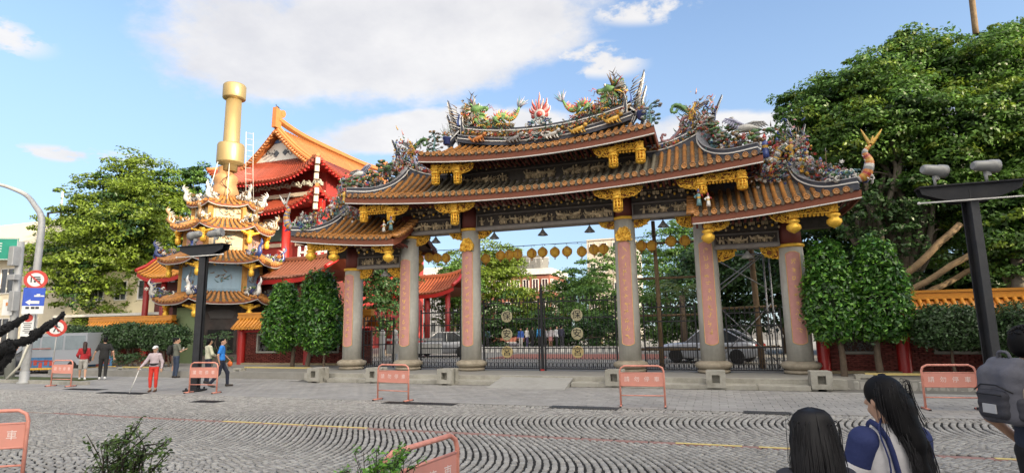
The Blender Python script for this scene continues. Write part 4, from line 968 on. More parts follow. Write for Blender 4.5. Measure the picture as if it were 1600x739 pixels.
    blade(mb, [(X(9.15), 7.7), (X(9.45), 7.95), (X(9.62), 8.2), (X(9.68), 8.6)], .06, .006, .15, 3, -.1); mb.build('swallowtail', [RIDGE, RIDGEL, HUES[UMB], HUES[BLU], WHITE], gate)
    dp = bez([(X(9.2), -.05, 7.7), (X(9.15), -.5, 7.1), (X(9.35), -1.05, 6.5), (X(9.9), -1.6, 6.12), (X(10.75), -1.97, 6.1)], 20)
    d2 = band('hip_ridge', dp, 1, [(-.1, .12, .13, 0), (.12, .16, .16, 4), (.16, .28, .11, 0), (.28, .31, .14, 1)], gate)
    sp = []
    for t in np.linspace(.1, .8, 16):
        p = dp[int(t * 20)]; sp.append((p.x + X(.22), p.y + .05, p.z + .55 + .2 * (1 - t), .27))
    cluster('flower_cluster', sp, 250, .085, ALLP + [WHT, BLU], d2, .35, .15)
    mb = MB(); rockwork(mb, [(a, b + .1, c - .2, .25) for a, b, c, _ in sp], 60, .10, (GRY, UMB, TEA, LAV)); mb.build('rockwork', HUES, d2)['kind'] = 'stuff'
    mb = MB()
    for k in range(70):
        t = random.random(); x = lerp(9.9, 11.15, t); z = 6.30 + random.uniform(0, .42) * (1 - .3 * t); curl(mb, (X(x), -1.75 - random.random() * .25, z), random.uniform(.07, .13), random.choice((WHT, WHT, BLU, WHT, GRN, TEA)), .032, random.random() * 6, random.choice((-4, 4)))
    mb.build('wave_carving', HUES, d2)['kind'] = 'stuff'
    fp = bez([(X(10.75), -1.9, 6.35), (X(11.0), -1.92, 6.5), (X(11.12), -1.92, 6.9), (X(11.02), -1.92, 7.2), (X(11.2), -1.92, 7.42)], 18)
    mb = MB(); mb.tube(fp, [.10, .12, .14, .15, .155, .155, .15, .145, .14, .13, .12, .11, .10, .09, .08, .07, .06, .05, .04], 8, mats=[WHT, ORG, YEL, ORG, RED, ORG, GRY] if s > 0 else [YEL, LAV, ORG, YEL, BLU]); fd = mb.build('leaping_fish', HUES, gate)
    mb = MB()
    for k, (dx, dz) in enumerate(((-.22, .55), (.36, .48), (.1, .3))): mb.tube(bez([fp[-1], fp[-1] + Vector((X(dx * .4), 0, dz * .35)), fp[-1] + Vector((X(dx), 0, dz))], 6), [.06, .06, .055, .05, .04, .03, .006], 6, YEL if s > 0 else WHT, flat=.6)
    for k in range(10): i = 2 + k; mb.tube([fp[i], fp[i] + Vector((X(-.16), -.05, .06))], [.05, .004], 4, WHT if k % 2 else BLU)
    mb.build('fish_fins', HUES, d2)
    for k, (dx, dy, z, sc, rb) in enumerate(((8.35, -.3, 7.75, .95, BLU), (8.75, -.35, 7.7, .8, RED), (9.15, -.55, 7.55, .8, YEL), (9.55, -.9, 7.0, .75, WHT), (9.9, -1.2, 6.75, .65, ORG), (8.0, -.3, 7.5, .6, LAV))): figurine((X(dx), dy, z), sc, gate, rb, k % 2 == 0)
    dragon([(X(8.1), -.3, 7.5), (X(8.35), -.32, 7.75), (X(8.6), -.35, 7.62), (X(8.8), -.38, 7.95), (X(9.05), -.4, 8.15)], gate, .12, s, (GRY, WHT, YEL, LAV), name='small_dragon', scale=.75, tail=False)
    cluster('flower_cluster', [(X(x), -.55, 7.0 + .25 * (i % 2), .28) for i, x in enumerate(np.linspace(7.9, 9.1, 7))], 130, .08, ALLP + [BLU, LAV, WHT], r2, .35, .15)
    clutter(r2, [X(v) for v in np.linspace(8.1, 9.6, 9)], lambda x: zo(min(abs(x), 9.3)) + .34, -.1, 220, .45)
    figurine((X(6.0), -1.75, 5.95), .62, gate, TEA, False); figurine((X(6.3), -1.8, 5.9), .5, gate, WHT, False)
side(-1); side(1)
# ------------------------------------------------------------------ iron gates, lanterns, lamps
YG = .12
def mesh_of(mb, name, mats):
    o = mb.build(name, mats); me = o.data; bpy.data.objects.remove(o); return me
barme = {}
def bar_mesh(h, spear, r=.013):
    key = (round(h, 2), spear, r)
    if key not in barme:
        b = MB(); b.tube([(0, 0, 0), (0, 0, h)], r, 6, 0, True, False)
        if spear: b.lathe([(.008, h), (.03, h + .03), (.012, h + .05), (.034, h + .10), (.004, h + .2)], (0, 0, 0), 6)
        barme[key] = mesh_of(b, 'bar', IRON)
    return barme[key]
def iron_leaf(x0, x1, zt, label, rails, discs=None, angle=0.0, hinge=None, lower=1.12, name='iron_gate', cat='gate'):
    zb = .36; w = x1 - x0; t = thing(name, label, cat, (x0, YG, .283), angle)
    b = MB()
    for z in rails + [zb, zt]: b.box((w / 2, 0, z - .283), (w, .035, .045))
    for x in (.02, w - .02): b.box((x, 0, (zt + .05) / 2 - .283 + .14), (.055, .055, zt - .15)); b.sph((x, 0, zt + .02 - .2), .05, 6, 5)
    b.build('frame', IRON, t, local=True)
    n = max(3, int(w / .158)); st = w / n
    for i in range(1, n): link('bar', bar_mesh(zt - zb + .02, True), t, None, (i * st, 0, zb - .283))
    for i in range(n): link('bar', bar_mesh(lower - zb, False, .010), t, None, ((i + .5) * st, 0, zb - .283))
    b = MB()
    for i in range(n):
        for s in (-1, 1):
            c = Vector(((i + .5) * st, -.01, zb - .283 + .14)); b.tube([c + Vector((s * (.015 + .05 * math.sin(a * .9)), 0, .10 * math.cos(a) * (1 - a * .05))) for a in np.linspace(0, 4.2, 8)], .009, 4)
        b.tube([((i + .5) * st - st * .4, 0, zb - .283 + .42), ((i + .5) * st, 0, zb - .283 + .28), ((i + .5) * st + st * .4, 0, zb - .283 + .42)], .009, 4)
    b.build('scrollwork', IRON, t, local=True)
    for ch, x, z in discs or []:
        b = MB(); M = Matrix.Rotation(PI / 2, 3, 'X'); b.lathe([(.20, -.025), (.232, -.02), (.232, .02), (.20, .025)], (x - x0, -.045, z - .283), 32, 0, False, M)
        col = (.37, .33, .20) if ch != '宮' else (.47, .37, .17)
        d = b.build('disc', mat('brass_disc_' + ('c' if ch == '宮' else 'a'), col, .5, .35, .2, 8, dirt=.3, dcol=(.25, .22, .15), dscale=6), t, local=True)
        text(ch, .36, 'character', IRON, d, (x - x0, -.075, z - .283), I3, .006)
    return t
zd = (2.40, 1.69, 1.0); xl, xr = -1.68, 1.20
iron_leaf(-2.72, -.33, 2.95, 'left leaf of the tall iron centre gate with three brass characters', [2.30, 1.15], [(c, xl, z) for c, z in zip('保安宮', zd)])
iron_leaf(-.13, 2.72, 2.95, 'right leaf of the tall iron centre gate with three brass characters', [2.30, 1.15], [(c, xr, z) for c, z in zip('保安宮', zd)])
t = thing('gate_post', 'tall black centre post where the two iron gate leaves meet', 'post', (-.23, YG, .283)); b = MB(); b.box((-.23, YG, 1.85), (.10, .10, 3.13)); b.build('shaft', IRON, t); b = MB(); b.lathe([(.03, 3.41), (.07, 3.46), (.03, 3.52), (.055, 3.58), (.005, 3.74)], (-.23, YG, 0), 8); b.build('finial', IRON, t)
b = MB(); b.box((-.23, YG, .31), (.13, .13, .06)); b.build('foot', REDPAINT, t)
iron_leaf(-5.60, -3.72, 2.62, 'iron fence panel between the second and third column from the left', [2.1, 1.15], name='iron_fence', cat='fence')
iron_leaf(3.72, 5.60, 2.62, 'iron fence panel before the wooden poles, right of the centre gate', [2.1, 1.15], name='iron_fence', cat='fence')
iron_leaf(6.60, 8.42, 2.35, 'iron gate closing the rightmost bay before the steel scaffold', [1.9, 1.15])
iron_leaf(-8.42, -7.0, 2.35, 'iron gate leaf swung open in the leftmost bay', [1.3, 1.9], angle=R(52))
# round yellow lanterns on a wire behind the gate
LANT = mat('lantern_cloth', (.98, .66, .13), .6, 0, .08, 6, trans=.5, dirt=.05, dcol=(.42, .18, .03), dscale=4)
lx = [(655, 405), (670, 402), (683, 403), (697, 403), (739, 404), (759, 404), (782, 399), (796, 398), (809, 397), (831, 396), (848, 394), (867, 394), (886, 393), (909, 393), (928, 390), (943, 389), (1002, 384), (1018, 384), (1048, 377), (1070, 376), (655, 418), (653, 392)]
b = MB(); b.lathe([(.06, -.20), (.11, -.185), (.19, -.10), (.215, 0), (.19, .10), (.11, .185), (.06, .20)], (0, 0, 0), 24, wob=lambda j: 1 + .025 * (j % 2)); shade_me = mesh_of(b, 'shade', LANT)
b = MB(); b.lathe([(.065, 0), (.07, .02), (.065, .035)], (0, 0, 0), 12); cap_me = mesh_of(b, 'cap', mat('lantern_cap', (.32, .12, .03), .5))
b = MB(); b.tube([(0, 0, 0), (0, 0, -.09)], [.018, .03], 6); tas_me = mesh_of(b, 'tassel', ORGM if 'ORGM' in globals() else HUES[ORG])
b = MB()
for j in range(3):
    a = -PI / 2 + (j - 1) * 2.1
    for k in range(5):
        z = .10 - .05 * k; q = .219 * math.cos(z / .25); c = Vector((q * math.cos(a), q * math.sin(a), z)); b.box(c, (.05 + .02 * (k % 2), .010, .010), rz=a + PI / 2); b.box(c, (.012, .012, .04), rz=a + PI / 2)
mark_me = mesh_of(b, 'lettering', HUES[RED])
where = ['upper of the three at the left column', 'second from left column in the left bay', 'third in the left bay', 'last in the left bay beside the third column', 'hanging just at the right edge of the third column', 'in front of the bright tree top', 'left of a close pair before bright leaves',
         'right of a close pair before bright leaves', 'above the red roof gable of the far flats', 'above the roof terrace of the far flats', 'second above the roof terrace of the far flats', 'centre of the span under the middle lamp', 'hanging before clear cloud right of centre', 'alone in a gap before the cloud', 'left of the pair by the fourth column', 'right of the pair by the fourth column',
         'just right of the fourth column', 'before the dark post right of the fourth column', 'left of the pair in the right bay', 'right of the pair in the right bay', 'lowest of the three at the left column', 'partly hidden at the left column top']
pts = []
for i, (x, y) in enumerate(lx):
    p = P(x, y, 1.45 + (.25 if i > 19 else 0)); pts.append(p)
    t = thing('lantern', 'round yellow lantern, ' + where[i], 'lantern', p, .3 * i, 'round yellow lanterns strung behind the gate')
    link('shade', shade_me, t); link('cap', cap_me, t, None, (0, 0, .19)); link('cap', cap_me, t, None, (0, 0, -.225)); link('tassel', tas_me, t, None, (0, 0, -.22)); link('lettering', mark_me, t)
b = MB(); w_ = [P(640, 394, 1.45)] + [p + Vector((0, 0, .34)) for p in pts[:20]] + [P(1095, 362, 1.45)]
b.tube(w_, .008, 4)
for p in pts[:20]: b.tube([p + Vector((0, 0, .22)), p + Vector((0, 0, .34))], .006, 4)
tag(b.build('lantern_wire', IRON), 'thin black wire that carries the yellow lanterns across the gate', 'wire')
b = MB(); a, c = Vector((-5.5, 1.2, 5.45)), Vector((8.6, 1.2, 5.62)); b.tube([a.lerp(c, k / 30) - Vector((0, 0, .12 * math.sin(PI * k / 30))) for k in range(31)], .009, 4)
for k in range(1, 30): p = a.lerp(c, k / 30) - Vector((0, 0, .12 * math.sin(PI * k / 30))); b.sph(p - Vector((0, 0, .03)), .02, 5, 4)
tag(b.build('light_string', IRON), 'thin string of tiny bulbs just above the yellow lanterns', 'light string')
# bell lamps under the beams
LAMPM = mat('lamp_metal', (.20, .20, .20), .5, .4, .2, 8)
lw = ['in the left bay beside the third column', 'left one under the wide centre beam', 'middle one under the wide centre beam', 'right one under the wide centre beam', 'in the bay right of the fourth column', 'pale one in the leftmost low bay', 'pale one in the rightmost low bay']
for i, (x, z) in enumerate(((-4.84, 5.93), (-2.15, 5.93), (-.06, 5.93), (1.85, 5.93), (4.65, 5.93), (-7.3, 4.6), (7.5, 4.6))):
    t = thing('bell_lamp', 'bell shaped metal lamp, ' + lw[i], 'lamp', (x, 0, z), 0, 'bell lamps under the gate beams')
    b = MB(); b.lathe([(.03, z - .08), (.055, z - .12), (.09, z - .18), (.19, z - .29), (.215, z - .33), (.20, z - .33), (.08, z - .2)], (x, 0, 0), 20); b.build('lamp_shade', LAMPM if i < 5 else mat('lamp_pale', (.40, .40, .38), .45, .2, .1), t)
    b = MB(); b.cyl((x, 0, z), (x, 0, z - .1), .018, 8); b.build('stem', IRON, t); b = MB(); b.sph((x, 0, z - .27), .07, 8, 6); b.build('bulb', WHITE, t)

# ------------------------------------------------------------------ salmon barriers
def barrier_proto():
    t = thing('barrier', 'x', 'barrier'); b = MB(); w, h = .53, .98
    pth = [(-w, 0, .03), (-w, 0, h - .13), (-w + .03, 0, h - .05), (-w + .12, 0, h), (w - .12, 0, h), (w - .03, 0, h - .05), (w, 0, h - .13), (w, 0, .03)]
    b.tube(pth, .024, 10); b.build('tube_frame', SALMON, t, local=True)
    b = MB(); b.bev((0, 0, .655), (2 * w - .04, .02, .31), .004); b.tube([(-w, 0, .81), (w, 0, .81)], .016, 8); b.tube([(-w, 0, .50), (w, 0, .50)], .016, 8); pn = b.build('panel', mat('salmon_panel', (.68, .285, .22), .55, 0, .08, 3, dirt=.35, dcol=(.55, .30, .24), dscale=4), t, local=True)
    for k, ch in enumerate('請勿停車'):
        text(ch, .135, 'lettering', mat('faded_white', (.80, .66, .61), .7, 0, .2, 20), pn, (-.36 + .24 * k, -.012, .655), I3, .001)
    b = MB(); b.tube([(-w, 0, .27), (w, 0, .27)], .014, 8); b.build('lower_rail', SALMON, t, local=True)
    for s in (-1, 1): b = MB(); b.tube([(s * w, -.20, .025), (s * w, .20, .025)], .022, 8); b.box((s * w, -.2, .015), (.05, .03, .03), 1); b.box((s * w, .2, .015), (.05, .03, .03), 1); b.build('foot', [SALMON, STEEL], t, local=True)
    return t
bp = barrier_proto()
for i, (x, y, rz, lb) in enumerate(((-17.68, -6.25, .03, 'leftmost far salmon barrier, beside the walking couple and the sign pole'), (-9.8, -6.98, .1, 'salmon barrier standing against the left black lamp post'), (-2.42, -7.42, -.12, 'salmon barrier before the columns left of the wide ramp'),
        (4.43, -7.2, .08, 'salmon barrier right of the wide ramp'), (11.1, -6.25, .1, 'salmon barrier beside the right black lamp post and backpack man'), (3.70, -17.2, 1.405, 'near salmon barrier turned sideways among the low shrub twigs'), (-3.07, -16.78, .55, 'near salmon barrier cut off by the left picture edge'))):
    o = bp if i == 0 else copy_tree(bp)
    o.location = (x, y, .004); o.rotation_euler = (0, 0, rz); o['label'] = lb; o['group'] = 'no parking barriers on the street'
# ------------------------------------------------------------------ floodlight posts
def lamp_post(x, y, rz, label, lamps, zt=4.95, w=.22):
    t = thing('lamp_post', label, 'lamp post', (x, y, 0), rz, 'black floodlight posts'); b = MB()
    for s in (-1, 1): b.box((0, s * w / 2, zt / 2), (w, .025, zt))
    b.box((0, 0, zt / 2), (.022, w - .03, zt)); b.box((w / 2 + .01, 0, zt / 2), (.03, .05, zt)); b.build('post', STEEL, t, local=True)
    b = MB(); b.box((0, 0, .04), (.55, .55, .05))
    for sx in (-1, 1):
        for sy in (-1, 1): b.cyl((sx * .2, sy * .2, .06), (sx * .2, sy * .2, .13), .03, 6)
    b.build('base_plate', STEEL, t, local=True)
    b = MB(); M = Matrix.Rotation(-rz, 3, 'Z')
    for yy in (-.14, .14): b.prism([(-1.0, zt + .12), (-.95, zt - .04), (-.3, zt - .28), (.3, zt - .28), (.95, zt - .04), (1.0, zt + .12)], .02, M, 0, M @ Vector((0, yy, 0)))
    b.prism([(-1.0, zt + .12), (1.0, zt + .12), (1.0, zt + .15), (-1.0, zt + .15)], .42, M); b.build('cross_arm', STEEL, t, local=True)
    b = MB(); b.tube([M @ Vector((-1.05, -.2, zt - .25)), M @ Vector((1.05, -.2, zt - .25))], .018, 8); 
    for s in (-1, 1): b.sph(M @ Vector((s * 1.05, -.2, zt - .25)), .035, 8, 6)
    b.build('white_rod', WHITE, t, local=True)
    for lx_, aim in lamps:
        p = M @ Vector((lx_, 0, zt + .15)); f = MB(); d = Vector(aim).normalized(); q = M @ d
        f.tube([p, p + Vector((0, 0, .16)), p + Vector((.04, 0, .30))], .035, 6); f.box(p + Vector((.05, 0, .22)), (.13, .08, .10)); br = f.build('bracket', mat('lamp_grey', (.30, .30, .29), .5, .2, .15), t, local=True)
        f = MB(); c = p + Vector((.02, 0, .40)); f.tube([c - q * .28, c - q * .22, c - q * .05, c + q * .08, c + q * .1, c + q * .26], [.08, .115, .125, .135, .15, .155], 18); f.build('floodlight', mat('lamp_grey', (.30,) * 3), br, local=True)
    return t
lamp_post(-10.6, -6.55, .35, 'black steel floodlight post beside the furnace tower', [(-.5, (-.9, .1, -.1)), (.42, (.9, .2, .15))], 4.85)
lamp_post(11.95, -6.25, .5, 'black steel floodlight post beside the backpack man', [(-.62, (.9, .3, -.12)), (.38, (.95, .25, -.05))], 4.92)

# ------------------------------------------------------------------ low walls with orange tiles
def tiled_wall(x0, x1, y, label, posts, windows=(), z1=1.92, zr=2.95, bricks=True, g_=None, pale=True):
    t = thing('tiled_wall', label, 'wall', ((x0 + x1) / 2, y, 0), 0, g_); L = x1 - x0; xm = (x0 + x1) / 2
    b = MB(); b.box((xm, y + .12, z1 / 2 + .1), (L, .16, z1 - .2)); wl_ = b.build('wall', MORTAR, t)
    b = MB(); b.box((xm, y, .18), (L, .44, .36)); b.build('plinth', mat('plinth_stone', (.34, .27, .165), .85, 0, .2, 4, dirt=.4, dcol=(.2, .16, .1)), t)
    if bricks:
        V, F = slab(.235, .06, .052, .003, 5); V = V[:, [0, 2, 1]] * np.array([1, -1, 1]); V[:, 1] = -V[:, 1]
        sp_ = []
        for j in range(int((z1 - .42) / .065)):
            for i in range(int(L / .245) + 1):
                x = x0 + .12 + .245 * i + (.12 if j % 2 else 0); z = .40 + .065 * j
                if x > x1 or any(a - .05 < x < c + .05 and d - .05 < z < e + .05 for a, c, d, e in windows): continue
                sp_.append((x, y - .0 + r.uniform(-.003, .003), z, 0, 1, 1, 0))
        V2 = V.copy(); V2[:, 1] = V[:, 1] * 1.0
        pieces('brick', 'bricks', sp_, [(V2, F[:, ::-1])], BRICK, wl_)
    for a, c, d, e in windows:
        f = MB()
        for s, q in (((a + c) / 2, d), ((a + c) / 2, e)): f.box((s, y - .02, q), (c - a + .1, .12, .09))
        for s in (a, c): f.box((s, y - .02, (d + e) / 2), (.09, .115, e - d - .09))
        w = f.build('window', mat('window_stone', (.27, .255, .22), .8, 0, .15), t)
        f = MB(); f.box(((a + c) / 2, y + .05, (d + e) / 2), (c - a - .09, .02, e - d - .09)); f.build('recess', mat('recess_dark', (.03, .028, .026), .9), w)
        f = MB()
        for _ in range(46): curl(f, (random.uniform(a + .12, c - .12), y - .02, random.uniform(d + .1, e - .1)), random.uniform(.07, .13), 0, .016, random.random() * 6, random.choice((-5, 5)))
        f.build('lattice', mat('lattice_grey', (.15, .15, .145), .8), w)
    for x in posts: f = MB(); f.lathe([(.22, .1), (.20, .2), (.20, z1), (.19, z1 + .2)], (x, y - .08, 0), 20); f.build('post', REDPAINT, t)
    f = MB(); f.box((xm, y, z1 + .06), (L + .1, .30, .12)); f.build('red_beam', REDPAINT, t)
    f = MB(); ye, ze_ = .62, z1 + .20
    for s in (-1, 1): f.add([(x0 - .1, y + s * ye, ze_), (x1 + .1, y + s * ye, ze_), (x1 + .1, y, zr - .25), (x0 - .1, y, zr - .25)], [(0, 1, 2, 3)])
    f.add([(x0 - .1, y - ye, ze_ - .05), (x1 + .1, y - ye, ze_ - .05), (x1 + .1, y + ye, ze_ - .05), (x0 - .1, y + ye, ze_ - .05)], [(0, 1, 2, 3)], 0); rf = f.build('roof', mat('orange_pan', (.47, .17, .02), .5, 0, .15, 4), t)
    f = MB(); tn = (zr - .22 - ze_); f.tube([(0, -ye - .02, 0), (0, -ye * .5, tn * .47), (0, 0, tn)], .066, 8); f.lathe([(.085, 0), (.085, .05), (.05, .05), (.045, .035), (.01, .04)], (0, -ye, 0), 10, 0, True, Matrix.Rotation(PI / 2, 3, 'X')); tm = mesh_of(f, 'tile_row', OTILE)
    f = MB(); f.prism([(-.075, .03), (-.05, -.06), (0, -.10), (.05, -.06), (.075, .03)], .02, None, 0, (.115, -ye - .01, 0)); dm = mesh_of(f, 'drip_tile', OTILE)
    for i in range(int(L / .23)): 
        link('tile_row', tm, rf, None, (x0 + .1 + .23 * i - xm, 0, ze_ + .03)); link('drip_tile', dm, rf, None, (x0 + .1 + .23 * i - xm, 0, ze_ + .02))
    for k, (hw, za, zb_) in enumerate(((.17, zr - .30, zr - .18), (.13, zr - .18, zr - .09), (.16, zr - .09, zr))): f = MB(); f.box((xm, y, (za + zb_) / 2), (L + .2, hw * 2, zb_ - za - .004)); f.build('ridge_course', OTILE, t)
    return t
r = random.Random(9)
tiled_wall(9.5, 18.5, .35, 'red brick wall with orange tiles right of the gate, behind clipped trees', [9.65, 12.0, 15.2], [(10.2, 11.25, .95, 1.85), (12.9, 14.6, .95, 1.85)])
tiled_wall(-17.6, -9.6, 2.5, 'red brick wall with orange tiles between furnace tower and gate', [-17.4, -13.2, -10.3], [(-16.4, -15.2, .9, 1.8), (-12.6, -11.4, .9, 1.8)])
tiled_wall(-29.0, -22.6, 2.6, 'dark red wall with orange tiles behind the clipped hedge at far left', [-28.8, -24.5], [], bricks=True)
# planter kerbs with pale setts, low yellow rails, small concrete seats
def planter(x0, x1, y, label, yb):
    t = thing('planter', label, 'planter', ((x0 + x1) / 2, y, 0)); b = MB(); b.box(((x0 + x1) / 2, y + .12, .12), (x1 - x0, .12, .24)); b.box(((x0 + x1) / 2, (y + yb) / 2 + .1, .10), (x1 - x0, yb - y - .05, .2), 1); b.build('bed', [MORTAR, mat('soil', (.06, .05, .035), 1, 0, .4, 8)], t)
    b = MB(); b.bev((0, 0, .115), (.155, .10, .25), .02); m = mesh_of(b, 'kerb_stone', mat('kerb_stone', (.40, .385, .345), .8, 0, .12, 9, island=.15, dirt=.35, dcol=(.2, .19, .15)))
    for i in range(int((x1 - x0) / .165)): o = link('kerb_stone', m, t, None, (x0 + .08 + .165 * i - (x0 + x1) / 2, 0, random.uniform(-.012, .01))); o.rotation_euler = (random.uniform(-.05, .08), 0, random.uniform(-.05, .05))
    return t
planter(9.5, 18.3, -2.05, 'planting bed edged with pale kerb stones at right', .1)
planter(-17.6, -9.95, -1.35, 'planting bed edged with pale kerb stones beside the left clipped trees', 2.2)
planter(-24.5, -18.3, -1.3, 'planting bed edged with pale kerb stones under the far left hedge', 2.2)
SEAT = ['small low concrete socket under the right clipped trees', 'small low concrete socket left of the big end block', 'small low concrete socket behind the blue shirted man', 'small low concrete socket between the cane woman and the couple', 'small low concrete socket right of the man in black']
for i, (x, y) in enumerate(((10.35, -1.75), (-9.75, -1.45), (-13.6, -1.55), (-18.0, -1.9), (-20.6, -1.6))):
    t = thing('rail_socket', SEAT[i], 'block', (x, y, 0), 0, 'low concrete rail sockets'); b = MB()
    for s in (-1, 1): b.box((x + s * .17, y, .2), (.12, .26, .4))
    b.box((x, y, .36), (.22, .255, .10)); b.box((x, y, .15), (.22, .255, .1)); b.build('body', CONC, t)
for x0, x1, y, z, lb in ((10.4, 12.6, -1.75, .42, 'thin yellow rail before the right planting bed'), (-13.4, -9.9, -1.45, .42, 'thin yellow rail before the left planting bed'), (-20.4, -18.2, -1.75, .4, 'thin pale rail under the far left hedge')):
    b = MB(); b.box(((x0 + x1) / 2, y, z), (x1 - x0, .06, .06)); tag(b.build('rail', mat('rail_yellow', (.50, .40, .15), .7)), lb, 'rail')
# ------------------------------------------------------------------ furnace tower with golden chimney
def poly_ring(R_, n, ph): return [(R_ * math.cos(ph + 2 * PI * k / n), R_ * math.sin(ph + 2 * PI * k / n)) for k in range(n)]
TY = 5.0; TC = P(342, 500, TY); TX = TC.x
pzt = lambda py, rr=2.0: 1.99 + (P(342, py, TY).z - 1.99) * (1 - rr * .87 / 34.5)
tower = thing('furnace_tower', 'tiered hexagonal burner tower with ceramic roofs and golden chimney', 'tower', (TX, TY, 0))
PH = math.atan2(CAM_LOC.y - TY, CAM_LOC.x - TX) + PI / 6 + .06
CREAM = mat('cream_plaster', (.50, .41, .27), .7, 0, .08, 3, dirt=.5, dcol=(.26, .18, .10), dscale=2.5, dz=.3); OCHRE = mat('ochre_post', (.42, .22, .06), .6, 0, .2, 5)
SOOT = mat('sooty_wall', (.035, .03, .028), .85, 0, .5, 2, dirt=.4, dcol=(.10, .06, .05)); BLUEP = mat('blue_panel', (.22, .32, .40), .75, 0, .08, 3, dirt=.4, dcol=(.16, .2, .22), dscale=2.5, dz=.25); PINKP = mat('pink_panel', (.50, .27, .22), .75, 0, .1, 3)
GREENP = mat('green_panel', (.20, .26, .13), .75, 0, .1, 9)
def hexbody(name, R_, z0, z1, m, posts=True, panels=None, rel=None):
    v = poly_ring(R_, 6, PH); mb = MB(); mb.add([(TX + x, TY + y, z) for z in (z0, z1) for x, y in v], [(k, (k + 1) % 6, (k + 1) % 6 + 6, k + 6) for k in range(6)] + [(0, 1, 2, 3, 4, 5)[::-1], (6, 7, 8, 9, 10, 11)]); o = mb.build(name, m, tower)
    for k in range(6):
        x, y = v[k]
        if posts: mb = MB(); mb.box((TX + x, TY + y, (z0 + z1) / 2), (.24, .24, z1 - z0 - .01), rz=PH + 2 * PI * k / 6); mb.build('corner_post', OCHRE if posts is True else posts, o)
        if name != 'ground_storey':
            x2, y2 = v[(k + 1) % 6]; a = Vector((TX + x, TY + y, 0)); c = Vector((TX + x2, TY + y2, 0)); d = (c - a).normalized(); n = Vector((d.y, -d.x, 0)); mb = MB()
            for i in range(34):
                q = a.lerp(c, random.uniform(.06, .94)) + n * .09; q.z = z1 - random.uniform(.02, .30); aa = random.random() * 6; sg = random.choice((-5, 5)); rr = random.uniform(.05, .09)
                mb.tube([q + (d * math.cos(aa + sg * u) + Vector((0, 0, 1)) * math.sin(aa + sg * u)) * rr * (1 - .7 * u) for u in np.linspace(0, 1, 6)], .022, 4, random.choice((0, 0, 0, 1, 2)))
            mb.build('carved_band', [GOLD, GOLDB, HUES[BLU]], o)['kind'] = 'stuff'
            mb = MB()
            for i in range(16):
                q = a.lerp(c, .5 + random.gauss(0, .13)) + n * .05; q.z = lerp(z0, z1, random.uniform(.22, .62)); e = (d * random.uniform(-1, 1) + Vector((0, 0, random.uniform(-.4, 1)))).normalized(); mb.tube([q, q + e * .14, q + e * .26 + Vector((0, 0, .05))], [.035, .03, .006], 5, random.choice((0, 1, 1, 2)), flat=.5)
            mb.build('panel_relief', [HUES[GRY], HUES[UMB], HUES[TEA]], o)['kind'] = 'stuff'
        if panels:
            x2, y2 = v[(k + 1) % 6]; a = Vector((TX + x, TY + y, 0)); c = Vector((TX + x2, TY + y2, 0)); d = (c - a).normalized(); n = Vector((d.y, -d.x, 0)); mb = MB()
            M = Matrix((d, -n, Vector((0, 0, 1)))).transposed(); q = (a + c) / 2 + n * .02; q.z = (z0 + z1) / 2; mb.box(q, ((c - a).length - .5, .03, z1 - z0 - .26), rot=M); mb.build('wall_panel', panels[k % len(panels)], o)
    return o
